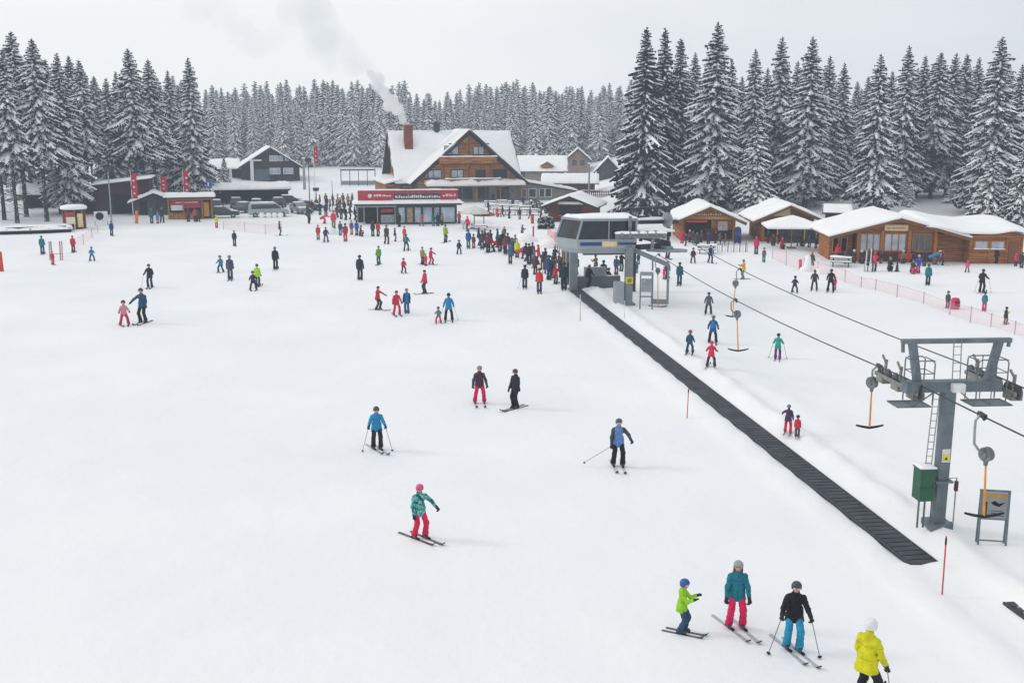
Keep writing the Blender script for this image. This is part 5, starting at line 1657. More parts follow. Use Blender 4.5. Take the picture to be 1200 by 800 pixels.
ski_rack(1018, 318, 4, 10, 'small ski rack beside the skier in the pink jacket before the restaurant hut', ['#d5d5d8', '#33363a'], 1.9)
def picnic(px, py, label, cover=SNOW, wood=None, grp='snowy picnic tables on the lodge terrace', sc_=1.0, rz0=0):
    q, rz = base(px, py)
    o = thing('picnic_table', label, 'table', q, rz + rz0, grp)
    w = wood or DARKWOOD
    b = MB(); b.bx(-.9, .9, -.38, .38, .7, .76); b.build('tabletop', w, o)
    for sy in (-1, 1):
        b = MB(); b.bx(-.9, .9, sy * .75 - .14, sy * .75 + .14, .42, .47); b.build('seat', w, o)
    for x in (-.65, .65):
        b = MB(); b.beam((x, -.7, -.05), (x, -.25, .7), .09); b.beam((x, .7, -.05), (x, .25, .7), .09); b.beam((x, -.75, .4), (x, .75, .4), .08); b.build('leg', w, o)
    if cover:
        b = MB(); b.snow([(-.9, -.38, .765), (.9, -.38, .765), (.9, .38, .765), (-.9, .38, .765)], .17, 5, 3, seed=px, over=.02)
        for sy in (-1, 1):
            b.snow([(-.9, sy * .75 - .14, .475), (.9, sy * .75 - .14, .475), (.9, sy * .75 + .14, .475), (-.9, sy * .75 + .14, .475)], .12, 5, 2, seed=px + 1, over=.02)
        b.build('snow_cover', cover, o, True)
    o.scale = (sc_,) * 3
    return o
LT = 'dark picnic table under a cushion of snow on the terrace before the lodge'
for px, py in ((580, 246), (592, 247), (604, 247), (616, 248), (598, 252), (612, 252), (626, 252), (584, 251), (588, 241), (602, 242), (574, 242)):
    picnic(px, py, LT)
picnic(992, 306, 'dark picnic table loaded with gear left of the restaurant hut', None, RUBBER, None)
picnic(1010, 304, 'dark wooden bench table against the restaurant hut corner post', None, DARKWOOD, None)
picnic(985, 312, 'low sledge-like dark bench in front of the restaurant hut', SNOW, RUBBER, None)
picnic(1062, 304, 'brown picnic table before the red counter of the restaurant hut', None, HUTRED, None)
picnic(548, 268, 'small white-topped table beside the bar pavilion umbrella', SNOW, GALV, None, .8)
picnic(563, 270, 'white-topped terrace table under the dull red umbrella', SNOW, GALV, None, .8)
picnic(828, 297, 'snowy table with a dark bench before the open hatch of the first hut', SNOW, STEEL_DK, None)
for px, py, lb in ((626, 246, 'dark snow-dusted hedge at the foot of the lodge annex'), (646, 250, 'dark clipped hedge with snow left of the red-brown hut'), (640, 268, 'rounded dark shrub flecked with snow at the left of the lift cabin')):
    q, rz = base(px, py)
    rr = random.Random(px)
    o = thing('hedge', lb, 'hedge', q, rz)
    b = MB()
    V, F, M = [], [], []
    hw = 1.8 if px == 626 else 1.0
    for i in range(900):
        x, y, z = rr.uniform(-hw, hw), rr.uniform(-.6, .6), rr.uniform(0, 1.5)
        if z > 1.0 + .5 * math.cos(x * 1.2) : z *= .6
        a = rr.uniform(0, 6.28); s_ = rr.uniform(.08, .2)
        o0 = len(V); t_ = rr.uniform(-.8, .8)
        V += [(x + s_ * math.cos(a), y + s_ * math.sin(a), z), (x - s_ * math.sin(a) * .6, y + s_ * math.cos(a) * .6, z + s_ * t_), (x - s_ * math.cos(a), y - s_ * math.sin(a), z + s_ * .4), (x + s_ * math.sin(a) * .6, y - s_ * math.cos(a) * .6, z - s_ * t_)]
        F.append((o0, o0 + 1, o0 + 2, o0 + 3)); M.append(1 if rr.random() < .28 and z > .5 else 0)
    f = np_mesh('foliage', np.array(V), np.array(F), [NEEDLE, SNOW_TREE], M); f.parent = o
# row of white barrels in front of the van, snow sculpture, wooden barrels
for i, px in enumerate((307, 315, 322, 329)):
    q = G(px, 255); b = MB(); b.lathe((0, 0, -.05), [(.32, 0), (.36, .3), (.33, .62), (.2, .7)], 10)
    o = b.build('snow_covered_bollard', SNOW, None, True, q); tag(o, 'squat snow-covered bollard in the row below the silver van', 'bollard', 'bollards below the silver van')
q = G(946, 318)
b = MB(); b.lathe((0, 0, -.1), [(.34, 0), (.33, .5), (.29, .9), (.25, 1.2), (.22, 1.4), (.05, 1.5)], 14); b.ball((.4, .1, .05), .45, 12); b.ball((-.3, .2, .05), .35, 12)
o = b.build('snow_sculpture', SNOW, None, True, q); tag(o, 'tall white snow figure beside the net fence before the big umbrella', 'snow figure')
for px, py, r_, lb in ((615, 283, 1.1, 'white heap of shovelled snow right of the queue'), (641, 290, 1.0, 'white heap of shovelled snow beside the red net at the lift station'), (385, 274, 1.0, 'white snow heap beside the group left of the bar pavilion'), (963, 320, .6, 'low white snow heap between the man in grey and the man in black')):
    q = G(px, py); b = MB(); b.ball((0, 0, .1), r_, 14, 0, (1, .8, .75)); b.ball((r_ * .6, .1, 0), r_ * .7, 12, 0, (1, .8, .7))
    o = b.build('snow_heap', SNOW, None, True, q); tag(o, lb, 'snow heap')
q, rz = base(842, 282)
o = thing('blue_bin', 'dark blue advertising box with a rounded top between the first two huts', 'bin', q, rz + .05)
b = MB(); b.lathe((0, 0, -.1), [(.5, 0), (.5, 1.5), (.4, 1.75), (.1, 1.85)], 4); ob = b.build('shell', mat('navy_box', '#22325a', rough=.5), o); ob.rotation_euler.z = math.radians(45)
b = MB(); b.bx(-.3, .3, -.385, -.37, .8, 1.3); b.build('label_panel', mat('navy_panel', '#3a4a78'), o)
o.location = G(864, 285)
# slatted fence behind the annex
q = PY(697, 236, 190)
o = thing('slat_fence', 'brown slatted fence in the snow below the dark grey cottage', 'fence', (q.x, 190, 0))
b = MB()
for i in range(15):
    x = -2.4 + i * .34; b.bx(x, x + .2, -.03, .03, -.1, 1.15)
b.bx(-2.4, 2.6, .035, .08, .3, .4); b.bx(-2.4, 2.6, .035, .08, .85, .95); b.build('slats', HUTRED, o)
b = MB(); b.snow([(-2.4, -.05, 1.16), (2.6, -.05, 1.16), (2.6, .08, 1.16), (-2.4, .08, 1.16)], .12, 10, 2, over=.01); b.build('snow_cover', SNOW, o, True)

# ---------------------------------------------------------------- cars
def car(px, py, head, col, label, van=False, L=4.4):
    q, rz = base(px, py)
    o = thing('parked_van' if van else 'parked_car', label, 'van' if van else 'car', q, rz + math.radians(head))
    H = 1.95 if van else 1.5
    w = 1.85 if van else 1.75
    s_ = L / 2
    if van:
        side = [(-s_, .35), (s_, .35), (s_, .8), (s_ - .1, 1.0), (s_ - .9, 1.15), (s_ - 1.6, H - .08), (s_ - 1.9, H), (-s_ + .25, H), (-s_ + .02, H - .5)]
        glass = [(-s_ + .35, 1.15), (s_ - 1.05, 1.2), (s_ - 1.65, H - .2), (-s_ + .4, H - .2)]
    else:
        side = [(-s_, .35), (s_, .35), (s_, .72), (s_ - .15, .85), (s_ - 1.15, .95), (s_ - 1.85, H - .06), (s_ - 2.2, H), (-s_ + .9, H), (-s_ + .15, .98), (-s_, .9)]
        glass = [(-s_ + .45, .95), (s_ - 1.3, .98), (s_ - 1.9, H - .12), (-s_ + .95, H - .12)]
    cm = mat('car_' + col[1:], col, rough=.35, noise=.08, spec=.5)
    b = MB()
    n = len(side)
    tw = lambda z: 1.0 if z < 1.0 else 1 - .16 * (z - 1.0) / max(.1, H - 1.0)
    vs_ = [(x, -w / 2 * tw(z), z) for x, z in side] + [(x, w / 2 * tw(z), z) for x, z in side]
    b.add(vs_, [tuple(range(n)), tuple(range(2 * n - 1, n - 1, -1))] + [((i + 1) % n, i, i + n, (i + 1) % n + n) for i in range(n)])
    bo = b.build('body', cm, o)
    bv = bo.modifiers.new('bevel', 'BEVEL'); bv.width = .06; bv.segments = 2
    for sy in (-1, 1):
        b = MB(); vs_ = [(x, sy * (w / 2 * tw(z) + .012), z) for x, z in glass]
        b.add(vs_ + [(x, y - sy * .02, z) for x, y, z in vs_], [(0, 1, 2, 3), (7, 6, 5, 4), (0, 4, 5, 1), (1, 5, 6, 2), (2, 6, 7, 3), (3, 7, 4, 0)])
        b.build('side_windows', GLASS_DARK, o)
        for x in (-s_ + .85, s_ - .85):
            b = MB(); b.disc((x, sy * (w / 2 - .08), .34), (0, 1, 0), .34, .22, 18, 0); wh = b.build('wheel', RUBBER, o)
            b = MB(); b.disc((x, sy * (w / 2 + .035), .34), (0, 1, 0), .19, .02, 14); b.build('rim', GALV, wh)
    b = MB()
    if van:
        b.snow([(-s_ + .3, -w * .38, H + .005), (s_ - 1.9, -w * .38, H + .005), (s_ - 1.9, w * .38, H + .005), (-s_ + .3, w * .38, H + .005)], .1, 6, 4, seed=px, over=0)
    else:
        b.snow([(-s_ + .95, -w * .38, H + .005), (s_ - 2.2, -w * .38, H + .005), (s_ - 2.2, w * .38, H + .005), (-s_ + .95, w * .38, H + .005)], .14, 6, 4, seed=px, over=0)
        b.build('snow_cover', SNOW, o, True); b = MB()
        b.snow([(s_ - 1.1, -w * .42, .96), (s_ - .25, -w * .42, .86), (s_ - .25, w * .42, .86), (s_ - 1.1, w * .42, .96)], .1, 4, 4, seed=px + 1, over=0)
    b.build('snow_cover' if van else 'bonnet_snow', SNOW, o, True)
    b = MB()
    for sy in (-1, 1):
        b.box((s_ + .0, sy * w * .36, .72), (.06, .3, .16))
    b.build('headlights', GLASS_PALE, o)
    return o
car(315, 254, 4, '#9aa6a8', 'silver-grey van parked side-on behind the row of snowy bollards', True, 5.4)
car(262, 255, -2, '#2c3236', 'black snow-topped car parked next to the market stall', L=4.3)
car(288, 249, 60, '#454b50', 'dark grey car parked behind the van at an angle', L=4.2)
car(340, 240, 8, '#1b1e20', 'black car parked at the right end of the carport', L=4.4)
car(352, 250, -70, '#7c8286', 'grey car half buried in snow right of the silver van', L=4.2)
car(277, 243, 90, '#30363c', 'dark car nosed in under the carport', L=4.2)

car(254, 246, 85, '#24282c', 'black car end-on in the row behind the stall, nearest to the blue sign', L=4.2)
car(301, 245, 88, '#3a3f45', 'dark car parked end-on right behind the silver van', L=4.2)
car(327, 243, 80, '#202427', 'black hatchback behind the bonnet of the silver van', L=4.0)
car(361, 247, 20, '#4a5056', 'dark grey car at the right end of the parked row', L=4.2)
# ---------------------------------------------------------------- people
def surf_nets(f, lo, h):
    """naive surface nets on a sampled field (inside < 0)"""
    s = f < 0
    nx, ny, nz = f.shape
    cs = [(a, b, c) for a in (0, 1) for b in (0, 1) for c in (0, 1)]
    sub = lambda A, c: A[c[0]:nx - 1 + c[0], c[1]:ny - 1 + c[1], c[2]:nz - 1 + c[2]]
    cnt = sum(sub(s, c).astype(np.int8) for c in cs)
    mixed = (cnt > 0) & (cnt < 8)
    idx = np.full(mixed.shape, -1, dtype=np.int64)
    I = np.argwhere(mixed)
    idx[mixed] = np.arange(len(I))
    pos = np.zeros((len(I), 3)); n = np.zeros(len(I))
    for a in cs:
        for ax in range(3):
            if a[ax]:
                continue
            b = list(a); b[ax] = 1
            fa = f[I[:, 0] + a[0], I[:, 1] + a[1], I[:, 2] + a[2]]
            fb = f[I[:, 0] + b[0], I[:, 1] + b[1], I[:, 2] + b[2]]
            m = (fa < 0) != (fb < 0)
            t = np.where(m, fa / np.where(m, fa - fb, 1), 0)
            p = np.array(a, float)[None, :] + np.zeros((len(I), 3)); p[:, ax] += t
            pos += p * m[:, None]; n += m
    co = (I + pos / n[:, None]) * h + np.array(lo)
    quads = []
    for ax in range(3):
        sl0 = [slice(None)] * 3; sl1 = [slice(None)] * 3
        sl0[ax] = slice(0, -1); sl1[ax] = slice(1, None)
        s0, s1 = s[tuple(sl0)], s[tuple(sl1)]
        u, v = [(1, 2), (2, 0), (0, 1)][ax]
        e = s0 != s1
        lim = [slice(None)] * 3
        E = np.argwhere(e)
        E = E[(E[:, u] > 0) & (E[:, v] > 0) & (E[:, u] < f.shape[u] - 1) & (E[:, v] < f.shape[v] - 1)]
        du = np.zeros(3, int); du[u] = 1
        dv = np.zeros(3, int); dv[v] = 1
        g = lambda q: idx[q[:, 0], q[:, 1], q[:, 2]]
        q = np.stack([g(E - du - dv), g(E - dv), g(E), g(E - du)], 1)
        inside = s0[E[:, 0], E[:, 1], E[:, 2]]
        q[~inside] = q[~inside][:, ::-1]
        quads.append(q)
    return co, np.concatenate(quads)

def sdf_mesh(prims, h, k=.03, wr=0.0, name='part', mats=1, arm=None, cut=None):
    """prims: (a, b, ra, rb, squash_y) tapered capsules, smooth-unioned"""
    A = np.array([p[0] for p in prims] + [p[1] for p in prims]); Rm = max(max(p[2], p[3]) for p in prims) + 3 * h + .02
    lo = A.min(0) - Rm; hi = A.max(0) + Rm
    n = np.ceil((hi - lo) / h).astype(int) + 1
    xs, ys, zs = [lo[i] + h * np.arange(n[i]) for i in range(3)]
    X, Y, Z = np.meshgrid(xs, ys, zs, indexing='ij')
    f = None
    for p in prims:
        a, b, ra, rb = np.array(p[0], float), np.array(p[1], float), p[2], p[3]
        sq = p[4] if len(p) > 4 else 1.0
        d = b - a; dd = max(d.dot(d), 1e-9)
        t = np.clip(((X - a[0]) * d[0] + (Y - a[1]) * d[1] + (Z - a[2]) * d[2]) / dd, 0, 1)
        qx = X - a[0] - t * d[0]; qy = (Y - a[1] - t * d[1]) / sq; qz = Z - a[2] - t * d[2]
        g = np.sqrt(qx * qx + qy * qy + qz * qz) - (ra + (rb - ra) * t)
        if f is None:
            f = g
        else:
            hh = np.clip(.5 + .5 * (g - f) / k, 0, 1)
            f = g * (1 - hh) + f * hh - k * hh * (1 - hh)
    if wr:
        f = f + wr * (np.sin(Z * 62 + 4 * np.sin(X * 31) + 3 * np.sin(Y * 27)) * np.sin(X * 23 + Y * 37 + Z * 11)) + wr * .7 * np.sin(Z * 27 + X * 19 - Y * 23)
    if cut:
        f = np.maximum(f, cut(X, Y, Z))
    co, q = surf_nets(f, lo, h)
    return co, q

def ik(a, c, l1, l2, pole):
    a, c, pole = np.array(a, float), np.array(c, float), np.array(pole, float)
    d = c - a; L = min(np.linalg.norm(d), (l1 + l2) * .999); u = d / np.linalg.norm(d)
    x = (l1 * l1 - l2 * l2 + L * L) / (2 * L)
    hgt = math.sqrt(max(l1 * l1 - x * x, 0))
    p = pole - u * pole.dot(u); p /= np.linalg.norm(p)
    return a + u * x + p * hgt

POSES = {   # lean deg, crouch m, half stance m, stride m, left arm (fwd, out, bend), right arm, extra
    'open': (3, .03, .165, 0, (10, 15, 20), (10, 15, 20)),
    'stand': (2, .01, .10, 0, (8, 10, 18), (8, 10, 18)),
    'wide': (6, .05, .21, 0, (14, 20, 30), (14, 20, 30)),
    'wedge': (10, .08, .24, 0, (28, 26, 40), (28, 26, 40)),
    'ski': (14, .10, .15, .06, (36, 20, 55), (36, 20, 55)),
    'poles': (8, .05, .14, .05, (24, 22, 48), (24, 22, 48)),
    'walk': (6, .03, .09, .20, (-18, 8, 15), (26, 8, 25)),
    'reach_l': (6, .04, .16, .05, (48, 34, 12), (10, 14, 22)),
    'reach_r': (6, .04, .16, .05, (10, 14, 22), (48, 34, 12)),
    'bend': (62, .10, .16, .10, (70, 8, 10), (70, 8, 10)),
    'carry': (4, .02, .11, .03, (42, 6, 75), (42, 6, 75)),
    'sit': (8, .38, .12, -.0, (30, 10, 50), (30, 10, 50)),
}

def skeleton(pose, child, asym=0):
    lean, crouch, st, stride, aL, aR = POSES[pose]
    J = {}
    leg = .43 if not child else .385
    hz = (.09 + 2 * leg * .99) - crouch - (st ** 2) * .9 - abs(stride) * .12
    tl = .50 if not child else .47
    th = math.radians(lean)
    t = np.array([0, -math.sin(th), math.cos(th)])
    C = np.array([0, .06 * math.sin(th) * 3 * min(1, lean / 30) + .02, hz])
    if pose == 'sit':
        C = np.array([0, .18, hz])
    J['C'], J['t'] = C, t
    sw = .185 if not child else .165
    J['neck'] = C + t * (tl + .06)
    hr = 1.0 if not child else 1.16
    ht = np.array([0, -math.sin(th * .45), math.cos(th * .45)])
    J['head'] = J['neck'] + ht * (.135 * hr) + np.array([0, -.025, 0])
    J['hr'] = hr; J['ht'] = ht
    for s, nm, ar in ((1, 'L', aL), (-1, 'R', aR)):
        J['S' + nm] = C + t * (tl - .045) + np.array([s * (sw - .018), 0, 0])
        fw, ou, be = [math.radians(x) for x in ar]
        base_t = th * .6
        d1 = np.array([s * math.sin(ou), -math.cos(ou) * math.sin(fw + 0), -math.cos(ou) * math.cos(fw)])
        d2 = np.array([s * math.sin(ou) * .45, -math.sin(fw + be), -math.cos(fw + be)]); d2 /= np.linalg.norm(d2)
        u, l = (.285, .255) if not child else (.25, .22)
        J['E' + nm] = J['S' + nm] + d1 * u
        J['W' + nm] = J['E' + nm] + d2 * l
        J['d' + nm] = d2
        J['H' + nm] = C + np.array([s * .085, 0, -.01])
        J['A' + nm] = np.array([s * st, -s * stride * (1 if asym == 0 else -1), .10])
        J['K' + nm] = ik(J['H' + nm], J['A' + nm], leg, leg, (s * .12, -1, 0))
    J['top'] = (J['head'] + ht * .15 * hr)[2]
    return J

def parts_of(J, child):
    k = 1.0 if not child else .95
    C, t, nk, hd, hr, ht = J['C'], J['t'], J['neck'], J['head'], J['hr'], J['ht']
    body = [(nk - t * .04, hd - ht * .03, .052, .055), (hd - ht * .01, hd + ht * .035 * hr, .085 * hr, .088 * hr, 1.06), (hd - ht * .055 * hr + np.array([0, -.035, 0]), hd - ht * .05 * hr + np.array([0, -.04, 0]), .048 * hr, .045 * hr),
            (hd + np.array([0, -.098 * hr, -.012]), hd + np.array([0, -.088 * hr, .022]), .017, .012),
            (C + t * .05, C + t * .42, .10, .11, .75)]
    for s in 'LR':
        body += [(J['S' + s], J['E' + s], .045, .036), (J['E' + s], J['W' + s], .036, .03), (J['W' + s], J['W' + s] + J['d' + s] * .05, .03, .034, .8),
                 (J['H' + s], J['K' + s], .07, .05), (J['K' + s], J['A' + s], .05, .04), (J['A' + s] - [0, 0, .02], J['A' + s] + np.array([0, -.09, -.05]), .036, .032)]
    for s in (1, -1):                                        # ears
        body.append((hd + np.array([s * .088 * hr, .005, .0]), hd + np.array([s * .088 * hr, .012, .035]), .014, .018))
    jk = [(C + t * .0, C + t * .18, .168, .150, .80), (C + t * .18, C + t * .40, .150, .160, .74), (nk - t * .075, J['SL'] - [.02, 0, .03], .085, .074, .95), (nk - t * .075, J['SR'] + [.02, 0, -.03], .085, .074, .95), (nk - t * .05, nk + t * .02, .082, .078), (nk + np.array([0, .075, -.07]), nk + np.array([0, .08, -.02]), .075, .06)]
    e0 = np.array([.062, 0, 0]) * k
    jk += [(C + e0 - t * .24, C + e0 * .8 + t * .12, .170 * k, .138 * k, 1.02), (C - e0 - t * .24, C - e0 * .8 + t * .12, .170 * k, .138 * k, 1.02)]
    arms = []
    for s in 'LR':
        arms += [(J['S' + s] - t * .015, J['E' + s], .077, .062), (J['E' + s], J['W' + s] - J['d' + s] * .01, .062, .050)]
    tr = [(J['HL'] + [0, 0, .03], J['HR'] + [0, 0, .03], .098, .098, .9), (C + t * .02, C + t * .08, .12, .12, .8)]
    for s in 'LR':
        a = J['A' + s]
        ka = (a - J['K' + s]) / np.linalg.norm(a - J['K' + s])
        tr += [(J['H' + s], J['K' + s], .094, .082), (J['K' + s], a - ka * .0, .080, .088), (a - ka * .06, a + ka * .0 + np.array([0, -.02, -.01]), .088, .086)]
    return body, jk, arms, tr

_pm = {}

def np_data(name, co, q, nm=1, mi=None, smooth=True):
    me = np_mesh(name, co, q, [], mi, smooth=smooth, link=False)
    for _ in range(nm):
        me.materials.append(None)
    return me

def helmet_mesh(J, h, full=True):
    hd, ht, hr = J['head'], J['ht'], J['hr']
    c = hd + ht * .028 * hr + np.array([0, .008, 0])
    R = .122 * hr
    tilt = ht
    def cut(X, Y, Z):
        # open at the face and below the ears
        u = (X - hd[0]) * 0 + (Y - hd[1]) * (-1) ; v = (Z - hd[2])
        return np.maximum(-(v + .035 * hr) , (-(v - .035 * hr - .0 * u)) - np.maximum(0, (-(u - .045 * hr))) * 3)
    co, q = sdf_mesh([(c - ht * .03, c + ht * .012, R * .96, R, 1.08)], h, cut=cut)
    return co, q

def pose_meshes(pose, child, res, asym=0):
    key = (pose, child, res, asym)
    if key in _pm:
        return _pm[key]
    J = skeleton(pose, child, asym)
    body, jk, arms, tr = parts_of(J, child)
    h = {'near': .0125, 'mid': .024, 'far': .033}[res]
    out = {'J': J}
    wr = .008 if res == 'near' else .004
    co, q = sdf_mesh(body, h if res == 'near' else h * .85, k=.02)
    hd = J['head']; hr = J['hr']
    if res == 'near':
        c = co[q].mean(1)
        e = np.zeros(len(q), int)
        for s in (1, -1):
            d = (np.abs(c[:, 0] - s * .036 * hr) < .019) & (np.abs(c[:, 2] - (hd[2] + .018 * hr)) < .011) & (c[:, 1] < hd[1] - .05)
            e[d] = 1
        d = (np.abs(c[:, 0]) < .028) & (np.abs(c[:, 2] - (hd[2] - .062 * hr)) < .009) & (c[:, 1] < hd[1] - .05)
        e[d] = 2
        out['body'] = np_data('person', co, q, 3, e)
    else:
        out['body'] = np_data('person', co, q, 1)
    C, t = J['C'], J['t']
    hem = .165 if not child else .14
    def hemcut(X, Y, Z):                                     # straight hem, hands below it are not cut
        low = -((X - C[0]) * t[0] + (Y - C[1]) * t[1] + (Z - C[2]) * t[2]) - hem
        return low if pose not in ('bend', 'sit') else low * 0 - 1
    co, q = sdf_mesh(jk + arms, h, k=.035, wr=wr, cut=hemcut)
    # sleeves get their own slot
    c = co[q].mean(1)
    def dist(pr):
        best = None
        for p in pr:
            a, b = np.array(p[0]), np.array(p[1]); d = b - a
            t = np.clip(((c - a) @ d) / max(d.dot(d), 1e-9), 0, 1)
            g = np.linalg.norm(c - a - t[:, None] * d, axis=1) - (p[2] + (p[3] - p[2]) * t)
            best = g if best is None else np.minimum(best, g)
        return best
    out['jacket'] = np_data('jacket', co, q, 2, (dist(arms) < dist(jk)).astype(int))
    co, q = sdf_mesh(tr, h, k=.03, wr=wr)
    out['trousers'] = np_data('trousers', co, q, 1)
    out['helmet'] = np_data('helmet', *helmet_mesh(J, h * .9), 1)
    # knitted hat: same crown pulled down, with a bobble
    hc = hd + J['ht'] * .05 * hr
    co, q = sdf_mesh([(hc, hc + J['ht'] * .04, .108 * hr, .098 * hr, 1.06), (hc + J['ht'] * .15, hc + J['ht'] * .16, .04, .035)], h, k=.02, cut=lambda X, Y, Z: -(Z - hd[2] - .03 * hr))
    out['hat'] = np_data('hat', co, q, 1)
    gl = hd + np.array([0, -.082 * hr, .024 * hr])
    co, q = sdf_mesh([(gl + [.05 * hr, .012, 0], gl + [-.05 * hr, .012, 0], .040, .040, .75)], h * .8, k=.02)
    out['goggles'] = np_data('goggles', co, q, 1)
    for s in 'LR':
        W, d = J['W' + s], J['d' + s]
        if res == 'near':
            sd = 1 if s == 'L' else -1
            # palm, four curled fingers and a thumb that leaves the side of the palm
            side = np.array([1.0, 0, 0]) - d * d[0]; side /= np.linalg.norm(side)
            nrm = np.cross(d, side)
            inn = -sd * nrm if True else nrm
            pr = [(W - d * .03, W + d * .02, .048, .046), (W + d * .02, W + d * .075, .044, .046, .75)]
            f0 = W + d * .085
            for i, ln in enumerate((.075, .085, .08, .06)):
                o = side * (-.036 + .024 * i)
                p1 = f0 + o + d * ln * .5
                fw = np.array([0, 0, -1.0]) * .2 + np.array([-sd * .7, 0, 0]) * .55 + d * .25
                p2 = p1 + fw / np.linalg.norm(fw) * ln * .55
                p3 = p2 + (fw * .7 - d * .6) / np.linalg.norm(fw * .7 - d * .6) * ln * .35
                pr += [(f0 + o, p1, .0165, .0155), (p1, p2, .0155, .0145), (p2, p3, .0145, .013)]
            tb = W + d * .035 + np.array([0, -.03, .02])
            pr += [(W + d * .02, tb + d * .02, .022, .019), (tb + d * .02, tb + d * .06 + np.array([-sd * .012, -.012, 0]), .018, .015)]
            co, q = sdf_mesh(pr, .0085, k=.008)
        else:
            co, q = sdf_mesh([(W - d * .02, W + d * .06, .048, .05), (W + d * .05, W + d * .11, .045, .03), (W + d * .03, W + d * .07 + [0, -.05, 0], .026, .02)], h * .8, k=.015)
        out['glove' + s] = np_data('glove', co, q, 1)
        a = J['A' + s]
        ka = (J['K' + s] - a) / np.linalg.norm(J['K' + s] - a)
        co, q = sdf_mesh([(a + ka * .17, a, .07, .066), (np.array([a[0], a[1] + .07, .055]), np.array([a[0], a[1] - .15, .05]), .052, .046, 1.0), (a + [0, -.0, -.02], np.array([a[0], a[1] - .12, .06]), .058, .05)], h * .9, k=.02, cut=lambda X, Y, Z: -(Z - .012))
        out['boot' + s] = np_data('boot', co, q, 1)
    _pm[key] = out
    return out

def ski_mesh():
    m = MB()
    pts = [(.74, .004), (.5, .0), (0, -.002), (-.45, 0), (-.68, .006), (-.80, .03), (-.88, .075), (-.92, .12)]
    ws = [.04, .045, .036, .042, .05, .052, .042, .012]
    vs_ = []
    for (y, z), w in zip(pts, ws):
        vs_ += [(-w, y, z), (w, y, z), (w, y, z + .022), (-w, y, z + .022)]
    n = len(pts)
    fs_ = [(0, 1, 2, 3), tuple(4 * (n - 1) + i for i in (3, 2, 1, 0))]
    for i in range(n - 1):
        for k in range(4):
            a, b = 4 * i + k, 4 * i + (k + 1) % 4
            fs_.append((b, a, a + 4, b + 4))
    tip = len(fs_)
    mi = [0] * len(fs_)
    for i in range(2 + 4 * (n - 3), len(fs_)):
        mi[i] = 1
    m.add(vs_, fs_)
    m.m = mi
    m.box((0, .10, .04), (.06, .10, .05), 0, 1); m.box((0, -.16, .04), (.06, .09, .05), 0, 1)
    o = m.build('ski', [STEEL_DK, BLACK]); me = o.data
    bpy.data.objects.remove(o)
    return me
SKI = ski_mesh()
def board_mesh():
    m = MB()
    m.prism([(-.14, 0), (.14, 0), (.14, .02), (-.14, .02)], -.7, .7)
    m.lathe((0, -.7, 0), [(.14, 0.0), (.14, .02)], 14); m.lathe((0, .7, 0), [(.14, 0.0), (.14, .02)], 14)
    o = m.build('snowboard', [BLACK]); me = o.data; bpy.data.objects.remove(o)
    return me
BOARD = board_mesh()

def cloth(hexc, pat=False, near=False):
    nm = 'fabric_' + hexc[1:] + ('_camo' if pat else '') + ('_seamed' if near else '')
    if nm in _mats:
        return _mats[nm]
    if near:                                                # seams, front zip and knee lines of a garment seen close
        m = cloth(hexc, pat) if pat else mat(nm, hexc, rough=.72, noise=.2, nscale=5, bump=.7, bscale=9, spec=.25)
        if pat: m = m.copy(); m.name = nm; _mats[nm] = m
        n, l = m.node_tree.nodes, m.node_tree.links
        bs = n['Principled BSDF']
        src = bs.inputs['Base Color'].links[0].from_socket
        tc = n.new('ShaderNodeTexCoord'); sx = n.new('ShaderNodeSeparateXYZ'); l.new(tc.outputs['Object'], sx.inputs['Vector'])
        def mth(op, a, b_=None):
            q = n.new('ShaderNodeMath'); q.operation = op
            for i_, v_ in enumerate((a, b_)):
                if v_ is None: continue
                if isinstance(v_, (int, float)): q.inputs[i_].default_value = v_
                else: l.new(v_, q.inputs[i_])
            return q.outputs[0]
        tot = mth('MULTIPLY', mth('LESS_THAN', mth('ABSOLUTE', sx.outputs['X']), .007), mth('LESS_THAN', sx.outputs['Y'], .02))
        for zz in (.36, .56, 1.0, 1.24):
            tot = mth('MAXIMUM', tot, mth('LESS_THAN', mth('ABSOLUTE', mth('SUBTRACT', sx.outputs['Z'], zz)), .0055))
        mx = n.new('ShaderNodeMixRGB'); mx.blend_type = 'MULTIPLY'
        mx.inputs['Color2'].default_value = (.62, .62, .65, 1)
        l.new(tot, mx.inputs['Fac']); l.new(src, mx.inputs['Color1']); l.new(mx.outputs['Color'], bs.inputs['Base Color'])
        return m
    if not pat:
        return mat(nm, hexc, rough=.72, noise=.14, nscale=7, bump=.25, bscale=14, spec=.25)
    m = mat(nm, hexc, rough=.72)
    n, l = m.node_tree.nodes, m.node_tree.links
    tc = n.new('ShaderNodeTexCoord'); nz = n.new('ShaderNodeTexNoise'); nz.inputs['Scale'].default_value = 9; nz.inputs['Detail'].default_value = 2
    l.new(tc.outputs['Object'], nz.inputs['Vector'])
    rp = n.new('ShaderNodeValToRGB'); rp.color_ramp.interpolation = 'CONSTANT'
    e = rp.color_ramp.elements
    e[0].position = 0; e[0].color = srgb('#1f4a58')
    e[1].position = .44; e[1].color = srgb(hexc)
    x = e.new(.54); x.color = srgb('#9adbd0'); x = e.new(.6); x.color = srgb('#2c6a74'); x = e.new(.66); x.color = srgb('#7cc9c2')
    l.new(nz.outputs['Fac'], rp.inputs['Fac']); l.new(rp.outputs['Color'], n['Principled BSDF'].inputs['Base Color'])
    return m

